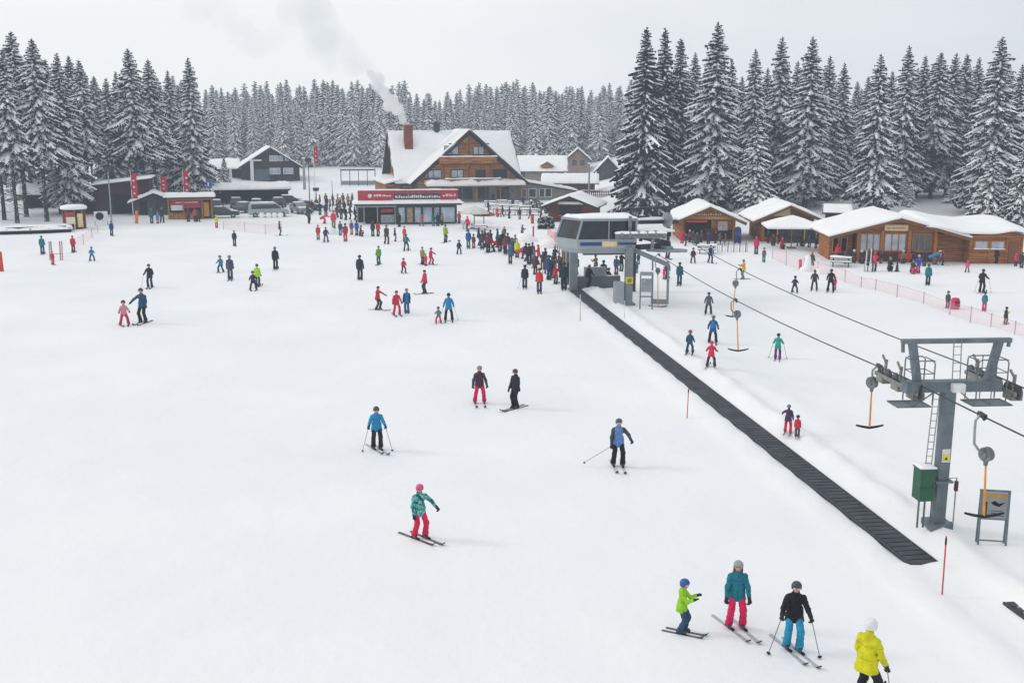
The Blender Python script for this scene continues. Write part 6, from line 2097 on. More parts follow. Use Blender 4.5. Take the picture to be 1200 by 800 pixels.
HAIR = mat('brown_hair', '#5a3b28', rough=.7, noise=.3, nscale=20)
GLOVE = mat('glove_black', '#222428', rough=.7)
BOOT = mat('boot_grey', '#3c3f44', rough=.4, noise=.2)
EYE = mat('eye_dark', '#2a1c16', rough=.3)
LIP = mat('lip', '#a1584f', rough=.5)
people_count = 0

def person(px, py, hpx, jacket, pants, head, pose, face, label, ski=1, sleeve=None, camo=False, hat=False, poles='', goggle=None, hair=False, pack=None, kid=None, wedge=None, asym=0, group=None, skiyaw=0, skicol=None):
    global people_count
    q = G(px, py)
    k = ppm((q.x, q.y, .9))
    # foreshortening: the camera looks down on the figure a little
    dist = math.hypot(q.x, q.y)
    ang = math.atan2(CAM_H - .9, dist)
    J0 = None
    real = hpx / k / math.cos(max(0, ang - PITCH) ) 
    child = (real < 1.40) if kid is None else kid
    res = 'near' if hpx > 44 else ('mid' if hpx > 24 else 'far')
    M = pose_meshes(pose, child, res, asym)
    J = M['J']
    s = real / (J['top'] + .02)
    if pose == 'bend':
        s = min(1.0, real / 1.15)
    if pose == 'sit':
        s = .95
    rz = math.radians(face) - math.atan2(q.x, q.y)
    o = bpy.data.objects.new('person', M['body'])
    COL.objects.link(o)
    lift = .035 if ski else .0
    o.location = (q.x, q.y, q.z + lift * s - .008)
    o.rotation_euler = (0, 0, rz)
    o.scale = (s, s, s)
    tag(o, label, 'person', group)
    def slots(ob, ms):
        for i, m in enumerate(ms):
            if i < len(ob.material_slots):
                ob.material_slots[i].link = 'OBJECT'; ob.material_slots[i].material = m
    slots(o, [SKIN, EYE, LIP])
    def part(nm, me, ms, parent=o, loc=None, r=None):
        c = bpy.data.objects.new(nm, me)
        COL.objects.link(c)
        c.parent = parent
        if loc is not None: c.location = loc
        if r is not None: c.rotation_euler = (0, 0, r)
        slots(c, ms)
        return c
    nr = res == 'near'
    jm = cloth(jacket, camo, nr)
    part('jacket', M['jacket'], [jm, cloth(sleeve, False, nr) if sleeve else jm])
    part('trousers', M['trousers'], [cloth(pants, False, nr)])
    hm = mat('helmet_' + head[1:], head, rough=.6 if hat else .3, noise=.1, nscale=9, spec=.4)
    hp = part('hat' if hat else 'helmet', M['hat' if hat else 'helmet'], [hm])
    if res != 'far':
        if goggle is not None:
            part('goggles', M['goggles'], [mat('goggle_' + goggle[1:], goggle, rough=.15, spec=.6)], hp)
        for sd in 'LR':
            part('glove', M['glove' + sd], [GLOVE])
            part('boot', M['boot' + sd], [BOOT])
    else:
        for sd in 'LR':
            part('boot', M['boot' + sd], [BOOT])
    if hair:
        hd, hr = J['head'], J['hr']
        co, qq = sdf_mesh([(hd + [.07, .05, .0], hd + [.085, .03, -.16], .05, .035), (hd + [-.07, .05, .0], hd + [-.085, .03, -.16], .05, .035), (hd + [0, .09, .0], hd + [0, .1, -.2], .07, .045)], .013, k=.03, wr=.004)
        part('hair', np_data('hair', co, qq, 1), [HAIR])
    if pack:
        C, t = J['C'], J['t']
        co, qq = sdf_mesh([(C + t * .14 + [0, .18, 0], C + t * .42 + [0, .17, 0], .11, .10, .7)], .025, k=.03)
        part('backpack', np_data('backpack', co, qq, 1), [cloth(pack)])
    if ski:
        for sd, sg in (('L', 1), ('R', -1)):
            a = J['A' + sd]
            wd = wedge if wedge is not None else (.16 if pose == 'wedge' else .03)
            sc_ = skicol or ('#4a4d52', '#9a9fa8', '#6a6f78', '#b4b8be')[people_count % 4]
            sk = part('ski', SKI, [mat('ski_top_' + sc_[1:], sc_, rough=.4, noise=.3), BLACK], o, (a[0], a[1] - .03, -.03), -sg * wd + math.radians(skiyaw))
            if child: sk.scale = (1, .78, 1)
    if poles:
        mw = Matrix.Translation(o.location) @ Matrix.Rotation(rz, 4, 'Z') @ Matrix.Scale(s, 4)
        for sd in poles.replace('b', 'LR'):
            W = Vector(J['W' + sd] + J['d' + sd] * .07)
            hand = mw @ W
            out = 1 if sd == 'L' else -1
            tip = mw @ Vector((W.x + out * .26, W.y + .12, 0))
            if poles in ('L', 'R') and 'trail' in label:
                tip = mw @ Vector((W.x + out * .95, W.y + .35, 0.15))
            if poles == 'v':
                pass
            tip.z = max(gz(tip.x, tip.y) - .02, tip.z - .1)
            d = (tip - hand)
            top = hand - d.normalized() * .12
            m = MB()
            m.tube([top - tip, Vector((0, 0, 0))], [.011, .009], 6, 0); m.tube([top - tip, hand - tip + d.normalized() * .03], .019, 8, 1)
            m.disc(-d.normalized() * .07, d, .05, .012, 10, 1)
            po = m.build('ski_pole', [mat('pole_shaft', '#6c6f74', rough=.35, metal=.5), BLACK], None, False, tip)
            side = 'left' if sd == 'L' else 'right'
            tag(po, '%s ski pole of the %s' % (side, label.split(',')[0].replace('person', 'skier', 1)), 'ski pole')
    people_count += 1
    return o

# colours
BK, DG, GY, NV, BL, TL, RD, PK, MR, LM, WH, BR, PU, OR, YL, GN = '#1d1f23', '#33363c', '#6a6f76', '#232c46', '#2070a8', '#1d7f88', '#c32b45', '#d63a6a', '#5a2638', '#a4c639', '#c4c7cb', '#4d4038', '#3d3450', '#d4692e', '#d8c93a', '#2f7d4a'

# --- foreground
person(799, 741, 66, '#8fc421', '#2c4a66', '#2c4f9a', 'carry', 74, 'child in lime green jacket and blue helmet, on skis beside the woman in teal', goggle='#d8dde4', kid=True, wedge=.0)
person(862, 735, 82, '#1d6f82', '#d81c58', '#8d9299', 'open', 8, 'woman in teal jacket, pink trousers and grey helmet beside the child in lime green', skiyaw=24, skicol='#a9adb3', hair=True, kid=False, wedge=.05)
person(929, 761, 85, '#17191d', '#1f8cb4', '#3b3d42', 'poles', 6, 'skier in black jacket and bright blue trousers, holding two poles in the near group', poles='b', skiyaw=26, skicol='#a9adb3', goggle='#b9bec6', kid=False, wedge=.0)
person(1013, 828, 107, '#c9c515', '#1b1c1f', '#d9dbde', 'open', 150, 'skier in mustard yellow jacket and white helmet, cut off by the bottom edge', poles='R', goggle='#3a3d42', kid=False)
person(492, 630, 66, '#3f9c9c', '#d21e50', '#d84a7e', 'reach_l', 22, 'skier in aqua patterned jacket and pink helmet, alone near the middle foreground', camo=True, skiyaw=18, kid=False, sleeve=None, goggle='#3a3d42')
person(442, 526, 52, '#1f86b4', '#1c1e22', '#3a3d42', 'poles', 2, 'skier in bright blue jacket, leaning on two poles alone left of centre', poles='b', skiyaw=20, kid=False)
person(724, 546, 58, '#5c86b8', '#17181b', '#4a4f55', 'reach_l', 8, 'skier in light blue jacket with dark sleeves, trailing one pole near the conveyor', skicol='#c2c5ca', sleeve='#3a4250', poles='R', goggle='#b9bec6', kid=False)
person(562, 472, 45, '#4a2c42', '#d0234f', '#85878c', 'wide', 4, 'skier in plum jacket and raspberry trousers, feet apart next to the man in black', skicol='#c2c5ca', sleeve='#3c3640', kid=False)
person(604, 478, 47, '#23262e', '#18191c', '#3c3f44', 'stand', -42, 'skier all in black and dark grey, turned to the skier in plum', kid=False, goggle='#2c2f34')
# --- middle slope
person(443, 363, 28, RD, DG, BK, 'reach_l', 55, 'skier in red jacket and black trousers, left of the pair in red and blue')
person(465, 369, 29, RD, RD, DG, 'wide', 10, 'person in a one-piece red ski suit, beside the skier in blue')
person(477, 367, 30, BL, '#2c5a8c', GY, 'stand', -10, 'person in blue jacket with dark sleeves and blue trousers, right of the red suit', sleeve=NV, ski=0)
person(526, 376, 33, '#1f7fb4', BK, BK, 'wide', 180, 'skier in blue jacket with poles, following a toddler downhill', poles='b')
person(514, 379, 20, GY, RD, DG, 'wedge', 190, 'toddler in grey jacket and red trousers, just ahead of the skier in blue', kid=True)
person(498, 344, 28, RD, DG, BK, 'stand', -60, 'skier in long red jacket, upper body turned left above the blue skier', poles='L')
person(422, 328, 30, '#2c3036', BK, DG, 'stand', 170, 'tall person in long charcoal coat, standing alone left of the red skiers', ski=0)
person(444, 310, 22, '#4f9c34', '#274a6c', DG, 'stand', -15, 'skier in green jacket and navy trousers, above the tall charcoal coat')
person(473, 320, 18, RD, BK, DG, 'wide', 15, 'small skier in red jacket with legs spread, below the skier in dark green', kid=True)
person(495, 310, 21, '#8f9c6a', BK, DG, 'stand', 30, 'adult in pale lime jacket, helping two children in red', kid=False)
person(505, 310, 20, RD, RD, DG, 'reach_l', 40, 'child in red suit holding a pole, right of the adult in pale lime', kid=True)
person(499, 311, 14, '#cf3a4a', RD, RD, 'stand', 0, 'smallest child in red, squeezed between the lime adult and the other red child', kid=True)
person(538, 298, 17, NV, NV, BK, 'wide', 175, 'small skier all in navy, alone between the lime-jacketed skier and the queue', kid=True)
person(522, 284, 21, '#93a52c', DG, BR, 'stand', 150, 'skier in olive lime jacket and dark trousers, in front of the bar pavilion corner')
person(476, 294, 20, '#24423c', DG, DG, 'wide', 165, 'skier in dark green jacket with a blue pack before the bar', pack='#2f86c0')
person(474, 281, 16, '#d4483c', RD, RD, 'stand', 0, 'child in orange-red jacket, hidden behind the skier in dark green', kid=True)
person(463, 283, 16, BK, DG, BK, 'stand', 90, 'slim figure all in black, between the brown-jacketed person and the dark green skier')
person(453, 286, 23, BR, MR, DG, 'walk', 20, 'person in brown jacket and maroon trousers, walking before the bar', ski=0)
person(443, 277, 18, RD, DG, DG, 'stand', 160, 'person in red jacket at the bar counter', ski=0)
person(437, 277, 18, DG, BK, DG, 'stand', 180, 'person in dark clothes left of the red jacket at the bar counter', ski=0)
person(468, 266, 17, BK, BK, BK, 'stand', 200, 'person in black at the left end of the bar windows', ski=0)
person(494, 265, 15, '#cf3a5a', GY, DG, 'walk', 60, 'person in pink-red jacket before the middle bar window', ski=0)
person(508, 265, 15, '#2c6a74', GY, DG, 'stand', 180, 'person in teal before the right bar window', ski=0)
person(513, 265, 16, NV, NV, BK, 'stand', 170, 'person in navy between teal and yellow at the bar window', ski=0)
person(518, 264, 14, '#7c7a34', DG, DG, 'stand', 150, 'person in olive yellow at the right end of the bar windows', ski=0)
# --- group left of the bar
person(373, 281, 18, RD, GY, RD, 'stand', 180, 'person in red jacket and grey trousers, left of the purple suit', ski=0)
person(382, 284, 18, PU, PU, DG, 'wide', 170, 'skier in purple suit next to the red jacket', kid=False)
person(399, 276, 17, '#1f5a5c', '#4a6a80', DG, 'stand', 180, 'person in dark green-teal jacket, left of the crimson suit', ski=0)
person(405, 283, 22, '#a3243c', '#c3304a', DG, 'stand', 190, 'adult in crimson one-piece suit in the group left of the bar', ski=0)
person(412, 275, 17, '#7a5a70', '#b0786a', MR, 'stand', 20, 'person in mottled mauve jacket between crimson and bright blue', ski=0)
person(418, 276, 18, '#2c4fb4', MR, DG, 'stand', 160, 'person in bright blue jacket and maroon trousers, left of the bar', ski=0)
person(424, 277, 14, BR, MR, DG, 'sit', 90, 'person in brown crouching right of the bright blue jacket', ski=0)
person(380, 262, 13, '#c82f4a', '#c9304a', RD, 'bend', 90, 'person in red bending over the snow, up the slope from the red jacket', ski=0)
person(391, 268, 22, '#d0385c', '#5c7a5c', DG, 'stand', 10, 'person in pink jacket and grey-green trousers, left of the crowd by the bar', ski=0)
person(362, 262, 21, '#3b3e40', BK, DG, 'walk', 160, 'person in dark grey walking right of the silver van', ski=0)
person(382, 254, 17, '#20434a', BK, DG, 'stand', 0, 'person in dark petrol jacket behind the bending red figure', ski=0)
person(375, 252, 16, NV, BK, BK, 'stand', 20, 'person in midnight navy left of the petrol jacket', ski=0)
GC = 'dark crowd between the snow piles and the bar'
for i, (px, py, c) in enumerate(((400, 257, '#4a4248'), (405, 258, DG), (410, 257, BR), (416, 258, BK), (420, 256, DG), (428, 257, BK), (396, 255, '#54484c'))):
    person(px, py, 16, c, BK, DG, 'stand', 40 * i, 'person in dark winter clothes in the crowd just left of the bar posts', ski=0, group=GC)
GT = 'drinkers on the terrace behind the left end of the bar'
for i, (px, py, c) in enumerate(((382, 240, '#8c6a48'), (390, 241, '#6a5a48'), (396, 241, '#9c7a54'), (402, 240, '#5a4a44'), (408, 241, '#a5784c'), (375, 242, '#7a6248'), (413, 240, '#4f5a5c'))):
    person(px, py, 14, c, BR, BR, 'stand', 50 * i, 'person in brownish coat on the terrace behind the left end of the bar', ski=0, group=GT)
# --- left side
person(168, 378, 41, '#1f4f6c', BK, DG, 'reach_r', -25, 'adult in blue jacket and black trousers, reaching down to a child in pink', kid=False)
person(146, 381, 30, '#c98a96', '#b82a4c', DG, 'wedge', 5, 'child in pale pink jacket and raspberry trousers, skiing beside the adult in blue', kid=True)
person(176, 337, 28, '#222528', DG, BK, 'poles', -10, 'skier all in black with poles, above the adult in blue', poles='R')
person(259, 319, 20, '#1f7fa4', DG, NV, 'wedge', -20, 'child in bright blue jacket, left of the adult in slate', kid=True)
person(270, 328, 29, '#454c60', '#39404c', GY, 'stand', 175, 'adult in slate grey jacket, next to the child in bright blue')
person(302, 336, 27, '#a3d01c', '#24443c', DG, 'stand', 160, 'adult in neon lime jacket behind a child in navy')
person(297, 340, 23, '#2c3350', '#4a2c34', NV, 'wedge', 0, 'child in navy jacket, in front of the neon lime adult', kid=True)
person(323, 316, 27, BK, BK, GY, 'stand', 170, 'person all in black, upright right of the neon lime adult')
person(275, 288, 18, '#2c2c40', '#2c3444', DG, 'stand', 5, 'skier in dark indigo below the short net fence')
person(328, 276, 17, '#4c3a36', DG, DG, 'stand', 90, 'person in dark brown at the right end of the short net fence')
person(50, 298, 22, '#1f6f80', '#2a3c5c', TL, 'stand', 170, 'person in teal jacket and navy trousers on the far left, below the timber terrace')
person(62, 310, 16, '#c82a4c', '#b8284a', RD, 'stand', 20, 'child in red suit beside the skis planted on the left', kid=True)
person(86, 296, 20, '#b8203c', '#4a3038', RD, 'stand', 165, 'person in crimson jacket in front of the net fence by the kiosk')
person(108, 306, 17, '#2a78a4', '#2a4a70', BL, 'wedge', 175, 'child in sky blue jacket, legs spread, right of the kiosk fence', kid=True)
person(131, 276, 17, '#24447c', '#3a3c4c', DG, 'stand', 10, 'skier in royal blue jacket near the loudspeaker pole')
person(178, 262, 18, '#1c5a6c', '#2a5060', TL, 'stand', 180, 'person in petrol jacket, left of the trio before the grey hut', ski=0)
person(185, 262, 14, '#2a8cbc', '#b83a74', BL, 'stand', 0, 'child in blue jacket and pink trousers, middle of the trio before the grey hut', ski=0, kid=True)
person(190, 261, 19, '#14404a', BK, DG, 'walk', 20, 'person in dark green-black, right of the trio before the grey hut', ski=0)
person(221, 260, 17, '#5c2a34', BK, MR, 'stand', 180, 'person in wine red at the left of the market stall counter', ski=0)
person(229, 260, 17, '#b0443c', BK, DG, 'stand', 170, 'person in rust red at the market stall counter', ski=0)
person(233, 260, 15, DG, BK, BK, 'walk', 190, 'person in black at the right of the market stall counter', ski=0)
person(254, 267, 15, '#c4cc2a', '#b0443c', '#c4cc2a', 'stand', 180, 'child in yellow top and red trousers by the short net fence', kid=True)
# --- queue in the centre
person(549, 291, 22, '#24589c', '#2a6a70', NV, 'stand', 180, 'person in blue jacket and teal trousers, left end of the queue')
person(555, 291, 17, '#6c3a38', '#a8344a', BR, 'stand', 170, 'child in rusty brown jacket and red trousers at the left end of the queue', kid=True)
person(548, 271, 18, '#c62a4c', DG, RD, 'walk', -40, 'person in carmine jacket walking before the terrace tables', ski=0)
person(538, 262, 15, '#b83a4c', DG, DG, 'stand', 20, 'person in dull red at the pale terrace umbrella', ski=0)
person(565, 292, 22, '#3a4044', DG, DG, 'stand', 180, 'person in dark grey-green in the queue, left of the stooping red jacket')
person(572, 296, 24, '#6c2f3c', NV, MR, 'stand', 165, 'person in dark red and navy in the queue, touching the stooping figure')
person(579, 295, 21, '#cf2446', BK, RD, 'bend', -70, 'stooping person in bright red jacket in the middle of the queue')
person(586, 295, 20, '#2c322c', BK, BK, 'stand', 190, 'person in black-green in the queue right of the stooping red jacket')
person(595, 296, 23, '#3a3e4a', NV, DG, 'reach_l', 190, 'person in graphite jacket in the queue, above the grey-blue jacket')
person(591, 280, 15, '#4a4e54', GY, DG, 'stand', 0, 'person in grey standing apart behind the queue', ski=0)
person(598, 309, 22, '#47607a', '#2c343c', GY, 'stand', 180, 'person in grey-blue jacket at the lower edge of the queue')
person(583, 254, 15, '#d0493c', '#c94a3c', OR, 'sit', 40, 'person in orange-red seated before the snowy picnic tables', ski=0)
person(606, 302, 22, '#c9d41c', '#4a4440', YL, 'stand', 175, 'person in neon yellow in the queue, left of the orange-red jacket', ski=0)
person(612, 303, 22, '#cf4436', '#6a4a50', OR, 'bend', 120, 'person in orange-red jacket stooping to the neon yellow one', ski=0)
person(612, 280, 17, '#5a5e64', GY, DG, 'carry', 60, 'person in grey carrying gear beside the barrier post', ski=0)
person(620, 310, 25, '#2a2c36', '#2c2c34', DG, 'stand', 170, 'person in black-blue at the right of the queue, above the solitary dark figure')
person(631, 310, 24, '#c62a48', '#2f3c3c', RD, 'carry', -90, 'person in pointed red hood and red jacket, right of the black-blue figure', ski=0)
person(615, 338, 28, '#2c3038', DG, BK, 'stand', 180, 'slim dark figure holding poles, left of the red jacket at the conveyor', poles='L')
person(632, 343, 29, '#d0382f', '#2a4060', DG, 'stand', 182, 'person in scarlet jacket and blue-green trousers at the start of the conveyor')
person(643, 328, 30, '#2c4468', DG, NV, 'carry', 150, 'person in denim blue jacket shouldering skis, behind the scarlet jacket', ski=0)
person(651, 333, 23, '#c01f48', DG, RD, 'carry', 160, 'child in raspberry jacket stepping on to the conveyor', kid=False)
person(661, 340, 33, '#1d3438', '#1c2f34', BK, 'stand', 185, 'person in black-green overall standing on the end of the conveyor', kid=False)
person(669, 332, 31, '#1f96a4', '#232c50', GY, 'stand', 190, 'person in turquoise jacket and navy trousers beside the ski rack', hat=True, ski=0)
person(690, 336, 26, '#26241f', BK, BR, 'walk', 150, 'person in black-brown striding under the lift station')
person(707, 332, 28, '#20383a', '#1b2c30', BK, 'stand', 180, 'lift attendant in dark green overall under the lift station', ski=0)
person(714, 332, 15, '#2a3040', GY, DG, 'sit', 40, 'small figure in grey-navy seated under the lift station', ski=0)
person(748, 310, 15, '#1c3c5c', '#1d2c40', YL, 'stand', 180, 'person in navy and yellow high on the platform behind the front column', ski=0)
person(746, 320, 14, '#1f6a70', '#6a6480', TL, 'stand', 160, 'person in teal just right of the front column of the station', ski=0)
person(782, 327, 21, '#3f3c3a', DG, BR, 'stand', 170, 'person in taupe at the end of the lift ramp, behind the child in pink')
person(778, 327, 15, '#d63068', '#d63a6a', PK, 'carry', 160, 'child in hot pink at the end of the lift ramp', kid=True)
person(796, 334, 27, '#1c5c70', '#22444c', DG, 'stand', 175, 'person in petrol blue from head to foot, right of the lift ramp')
person(782, 303, 25, '#332c30', '#6a3444', WH, 'stand', 20, 'person in black jacket with wine-coloured trousers and white helmet, above the lift ramp')
# --- hut meadow
person(812, 308, 18, '#40304a', '#443c48', DG, 'wide', 5, 'skier in dark violet, below the first hut')
person(832, 308, 21, '#26365c', '#2c3450', BR, 'walk', 30, 'skier in dark blue, side by side with the skier in dark violet')
person(871, 327, 23, '#d0b32a', '#7a7a74', BR, 'carry', -60, 'person in yellow and orange jacket carrying gear across the lift track', sleeve='#d97a28')
person(886, 298, 21, '#c92a50', '#3a4440', PK, 'stand', 180, 'person in rose-red jacket left of the big white umbrella', ski=0)
person(895, 307, 17, '#6c6470', '#1f7a68', DG, 'stand', 0, 'child in grey jacket and jade trousers at the net fence', kid=True)
person(799, 285, 17, '#c22a50', '#b82850', DG, 'carry', 30, 'person in raspberry suit at the left corner of the first hut', ski=0)
person(808, 284, 15, '#5a3f5c', DG, WH, 'stand', 150, 'person in mauve at the counter of the first hut', ski=0)
person(817, 287, 17, '#2a4450', '#34505c', TL, 'sit', 150, 'person in slate teal sitting before the first hut', ski=0)
person(830, 290, 18, '#22325c', NV, BR, 'stand', 190, 'person in dark blue coat before the open hatch of the first hut', ski=0)
person(931, 343, 20, '#2c3038', '#2f3a48', BK, 'wedge', 175, 'child in dark blue-black skiing along the lift track', kid=True)
person(954, 340, 24, '#3c3b38', '#38393a', DG, 'wide', 178, 'man in charcoal grey seen from behind, above the lift track')
person(973, 342, 27, '#1e1d20', BK, BK, 'wide', 175, 'man in black seen from behind, right of the man in charcoal grey')
person(978, 339, 15, '#d43a74', '#b83a64', PK, 'stand', 0, 'child in pink peeping out behind the man in black', kid=True)
person(951, 316, 22, '#4c4a50', '#2c2b30', OR, 'stand', 150, 'person in grey and white behind the snow figure', ski=0)
person(917, 292, 15, '#c3304c', MR, RD, 'sit', 30, 'person in red sitting at the edge of the big white umbrella', ski=0)
person(981, 306, 21, '#d02a50', '#34403c', RD, 'stand', 180, 'person in strawberry jacket before the side room of the restaurant', ski=0)
person(1024, 318, 24, '#d6305c', '#2c2a2e', PK, 'carry', 170, 'person in neon pink jacket and black trousers outside the restaurant', ski=0, pack='#d6406c')
person(1043, 318, 15, '#2a3a40', '#24383c', TL, 'sit', 20, 'person in dark green sitting on the snow before the red counter', ski=0)
person(1058, 309, 17, '#7a7060', BR, WH, 'sit', 20, 'person in khaki on the restaurant patio right of the red counter', ski=0)
person(1070, 308, 17, '#3a4448', BK, GY, 'stand', 160, 'person in dark slate on the restaurant patio', ski=0)
person(1083, 312, 20, '#2a3040', '#2c3c50', NV, 'stand', 200, 'person in black-navy behind the figures in ultramarine and emerald teal', ski=0)
person(1076, 320, 22, '#3a52b4', '#a82f68', WH, 'carry', -20, 'person in ultramarine jacket and magenta trousers with a child', ski=0)
person(1070, 321, 13, '#3c3f48', '#d23a74', DG, 'sit', 30, 'child in magenta trousers crouching by the ultramarine jacket', ski=0, kid=True)
person(1087, 334, 25, '#14757c', '#2c2f33', DG, 'stand', 175, 'person in emerald teal jacket and black trousers before the restaurant wing')
person(1095, 310, 19, '#3f86b0', '#5a6a6a', WH, 'bend', 90, 'person in pale blue bending by the restaurant wall', ski=0)
person(1104, 311, 18, '#2a3a6c', NV, BR, 'stand', 90, 'skier in indigo jacket with an orange patch left of the restaurant windows', pack='#d4784a')
person(1133, 319, 14, '#e04870', '#5a5c64', PK, 'wide', 170, 'child in salmon pink jacket, alone on the snow below the restaurant wing', kid=True)
person(1150, 343, 28, '#1f2022', BK, DG, 'poles', 165, 'skier in black planting two poles, right of the salmon pink child', poles='b')
person(1153, 364, 23, '#2c7a84', '#d42a5c', DG, 'stand', 175, 'person in teal jacket and hot pink trousers near the net fence on the right')
person(1110, 361, 21, '#5c5a58', '#2c2a2c', BR, 'stand', 20, 'child in black and white suit beside a pink sledge', kid=True, ski=0)
person(1178, 380, 21, '#34383c', '#44403f', BK, 'carry', 160, 'child in black with a yellow vest at the net fence near the right edge', sleeve='#c9cf4a', kid=True)
person(1160, 308, 16, '#4a5448', BK, WH, 'sit', -30, 'person in moss green by the restaurant door', ski=0)
person(1167, 309, 19, '#1f2124', BK, '#d6305c', 'stand', 160, 'person in black with a bright pink helmet at the restaurant door', ski=0)
person(1190, 312, 16, '#b8405c', '#2a3a6a', PK, 'stand', 170, 'person in pink jacket and navy trousers at the far right end of the restaurant', ski=0)
person(1197, 314, 19, '#33443c', '#2c3c34', DG, 'stand', 180, 'person in forest green at the right edge of the picture', ski=0)
# --- lift track
person(830, 368, 26, '#52565a', '#26282c', DG, 'wide', 178, 'skier in grey patterned jacket, topmost of the column on the lift track')
person(835, 402, 33, '#205a80', '#20262e', '#5a6a50', 'wide', 178, 'skier in blue jacket with a bright blue backpack on the lift track', pack='#2a72c0', kid=False)
person(833, 430, 31, '#d02a4e', DG, RD, 'wedge', 176, 'skier in coral red jacket, lowest of the column on the lift track', kid=False)
person(808, 414, 28, '#28506c', '#2a4a66', '#8a4a4c', 'wide', 172, 'child in slate blue suit, left of the column on the lift track', kid=True)
person(911, 421, 31, '#2a9488', '#6c2a70', BK, 'poles', 178, 'skier in sea green jacket and violet trousers, alone on the lift track', poles='b')
person(923, 507, 34, '#4c3a5c', '#d22a48', GY, 'reach_l', 175, 'adult in purple patterned jacket and red trousers, holding a toddler in a red vest', kid=False)
person(934, 512, 27, '#c9303c', '#4c4c50', DG, 'stand', 178, 'toddler in red vest and dark trousers at the adult in purple', kid=True)

# --- more of the crowd, people one cannot tell apart
GH = 'guests on the terrace before the lodge'
rp_ = random.Random(21)
DK = [BK, DG, BR, NV, '#5a3038', '#3c4a44', '#6a5a4c', '#43506a']
for i, (px, py) in enumerate(((572, 249), (589, 254), (597, 256), (609, 257), (621, 256), (634, 258), (643, 262), (601, 245), (578, 239), (629, 249), (592, 237), (613, 243))):
    person(px, py, 14, DK[i % 8], DK[(i + 3) % 8], DG, ('stand', 'walk', 'carry')[i % 3], rp_.uniform(0, 360), 'person in dark winter clothes among the snowy tables before the lodge', ski=0, group=GH)
GP = 'guests in the shade of the big white umbrella'
for i, (px, py) in enumerate(((900, 285), (906, 288), (912, 286), (934, 288), (941, 289), (948, 290), (956, 291), (963, 293), (970, 295), (958, 286), (950, 284))):
    person(px, py, 15, DK[(i + 1) % 8], DK[(i + 4) % 8], DG, ('stand', 'sit', 'carry')[i % 3], rp_.uniform(0, 360), 'person in dark clothes in the crowd between the big umbrella and the restaurant', ski=0, group=GP)
GI = 'guests on the restaurant patio'
for i, (px, py) in enumerate(((1056, 303), (1063, 306), (1066, 301), (1074, 304), (1079, 306), (1085, 303), (1090, 307), (1010, 309), (1017, 311), (1032, 309), (1000, 308), (990, 309), (996, 304))):
    person(px, py, 16, DK[(i + 2) % 8], DK[(i + 5) % 8], (DG, WH, BR)[i % 3], ('stand', 'sit', 'carry')[i % 3], rp_.uniform(0, 360), 'person in muted winter clothes crowded along the restaurant front', ski=0, group=GI)
GS = 'guests around the first wooden hut'
for i, (px, py) in enumerate(((803, 288), (812, 285), (822, 284), (843, 287), (850, 288), (838, 285))):
    person(px, py, 15, DK[(i + 3) % 8], DK[(i + 6) % 8], DG, ('stand', 'carry')[i % 2], rp_.uniform(0, 360), 'person in dark clothes standing about the front of the first hut', ski=0, group=GS)
GB = 'guests behind the snow heap left of the bar'
for i, (px, py) in enumerate(((366, 249), (371, 246), (387, 248), (395, 249), (404, 250), (411, 249), (419, 250), (383, 245), (399, 246), (360, 252))):
    person(px, py, 15, DK[(i + 4) % 8], DK[(i + 7) % 8], DG, ('stand', 'walk')[i % 2], rp_.uniform(0, 360), 'person in dark clothes in the throng between the parked cars and the bar', ski=0, group=GB)
GQ = 'skiers waiting under the lift station'
for i, (px, py) in enumerate(((676, 322), (698, 321), (722, 322), (728, 318), (657, 325), (648, 318), (639, 313), (627, 322))):
    person(px, py, 23, DK[(i + 5) % 8], DK[(i + 2) % 8], DG, ('stand', 'carry')[i % 2], rp_.uniform(120, 230), 'person in dark clothes waiting in the tight queue at the lift station', ski=0, group=GQ)
GE = 'skiers bunched in the middle of the queue'
CQ = [NV, '#5c2f3c', DG, '#2c5a6a', BK, '#7a3a3a', '#3a4a6c', GY]
for i, (px, py) in enumerate(((561, 288), (568, 290), (575, 291), (583, 290), (589, 292), (592, 298), (600, 300), (604, 297), (616, 306), (624, 306), (636, 316), (641, 321), (647, 326), (655, 318), (660, 328), (626, 314), (650, 310), (672, 326))):
    person(px, py, 22, CQ[i % 8], CQ[(i + 3) % 8], (DG, GY, BK)[i % 3], ('stand', 'carry', 'walk')[i % 3], rp_.uniform(100, 260), 'person in subdued ski clothes packed into the queue that curves to the lift station', ski=i % 2, group=GE)
# sledge by the fence
q = G(1119, 362)
sg = thing('sledge', 'pink toddler sledge with a high back standing on the snow by the net fence', 'sledge', q, 0)
b = MB(); b.lathe((0, 0, .02), [(.26, 0), (.32, .15), (.30, .55), (.22, .72), (.08, .76)], 12); b.build('shell', mat('sledge_pink', '#c02a58', rough=.5), sg, True)
b = MB(); b.box((0, -.27, .38), (.26, .1, .36)); b.build('seat_opening', mat('sledge_dark', '#6a2038'), sg)
q = G(1051, 318)
o = MB(); o.lathe((0, 0, -.05), [(.3, 0), (.3, .06), (.16, .1), (.05, .9)], 10); oo = o.build('traffic_cone', STEEL_DK, None, True, q); tag(oo, 'small dark cone on the snow right of the seated person in dark green', 'cone')
print('people', people_count)
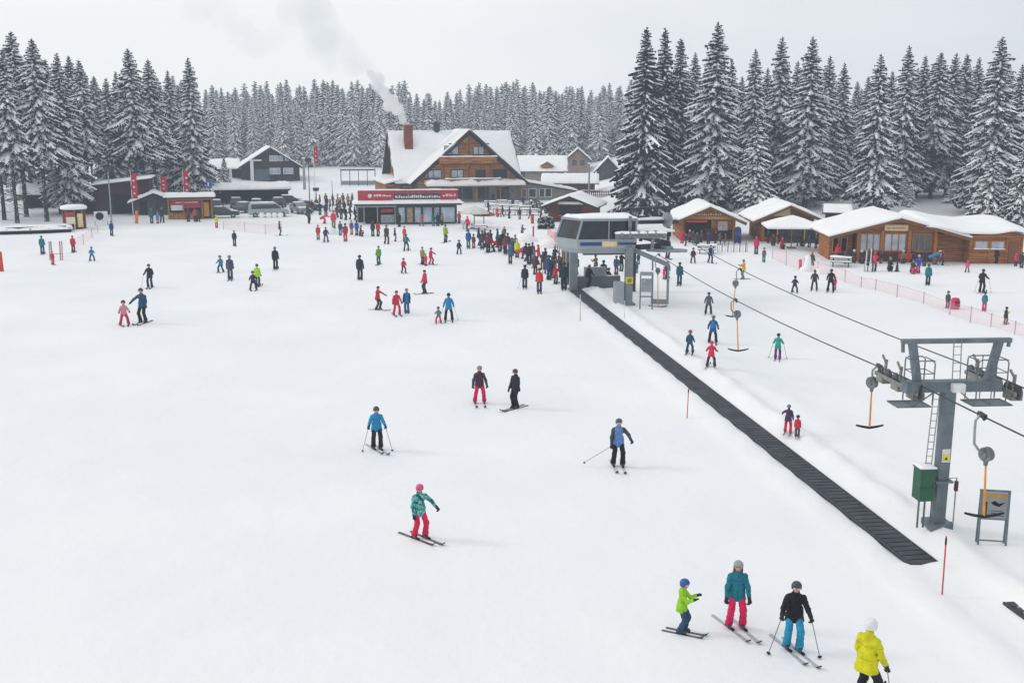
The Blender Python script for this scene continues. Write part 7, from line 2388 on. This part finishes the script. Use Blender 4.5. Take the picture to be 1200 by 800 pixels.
# ---------------------------------------------------------------- smoke and haze
def volume_mat(name, col, density, aniso=0.0, noise=None):
    m = bpy.data.materials.new(name); m.use_nodes = True
    n, l = m.node_tree.nodes, m.node_tree.links
    n.clear()
    out = n.new('ShaderNodeOutputMaterial'); v = n.new('ShaderNodeVolumePrincipled')
    v.inputs['Color'].default_value = col + (1,)
    v.inputs['Density'].default_value = density
    v.inputs['Anisotropy'].default_value = aniso
    l.new(v.outputs['Volume'], out.inputs['Volume'])
    return m
def plume(name, path, density, col, seed, jitter, label, vox):
    r = random.Random(seed)
    Y = CHIM.y
    pr = []
    pts = []
    for px, py, rad in path:
        c = PY(px, py, Y); pts.append((np.array([c.x, c.y, c.z]), rad))
    for (a, ra), (b, rb) in zip(pts, pts[1:]):
        nst = max(2, int(np.linalg.norm(b - a) / (ra * .28)))
        for i in range(nst):
            t = i / nst
            rad = ra + (rb - ra) * t
            c = a + (b - a) * t + np.array([r.uniform(-1, 1), r.uniform(-1, 1), r.uniform(-1, 1)]) * rad * jitter
            rr_ = rad * r.uniform(.35, .95)
            pr.append((c, c + np.array([0, 0, .01]), rr_, rr_))
    co, q = sdf_mesh(pr, vox, k=.22)
    o = np_mesh(name, co, q, [volume_mat(name, col, density)], smooth=True)
    tag(o, label, 'smoke', kind='stuff')
plume('smoke', [(475, 148, .45), (470, 138, .75), (462, 126, 1.1), (453, 113, 1.35), (444, 101, 1.5), (438, 92, 1.6), (436, 84, 1.3)], 1.1, (.985, .985, .985), 3, .62, 'dense white smoke rising from the brick chimney of the lodge', .22)
plume('smoke', [(440, 84, 1.4), (425, 74, 2.0), (405, 62, 2.6), (385, 48, 3.2), (368, 34, 3.6), (362, 14, 3.8), (356, -8, 4.0)], .055, (.78, .81, .83), 9, .95, 'thin grey drift of smoke spreading above the dense chimney plume', .5)
plume('smoke', [(330, 42, 2.4), (300, 36, 3.0), (270, 28, 3.0), (250, 8, 3.2), (240, -10, 3.4)], .025, (.80, .81, .83), 12, 1.0, 'faintest wisp of grey smoke drifting high over the left stand', .6)

def haze():
    m = bpy.data.materials.new('haze_air'); m.use_nodes = True
    n, l = m.node_tree.nodes, m.node_tree.links
    n.clear()
    out = n.new('ShaderNodeOutputMaterial'); v = n.new('ShaderNodeVolumePrincipled')
    v.inputs['Color'].default_value = (.70, .83, .98, 1)
    v.inputs['Density'].default_value = HAZE_D
    l.new(v.outputs['Volume'], out.inputs['Volume'])
    b = MB(); b.bx(-720, 720, -70, 420, -3, 46)
    o = b.build('haze', m)
    tag(o, 'pale winter haze softening the far forest', 'haze', kind='stuff')
HAZE_D = 0.00062
haze()
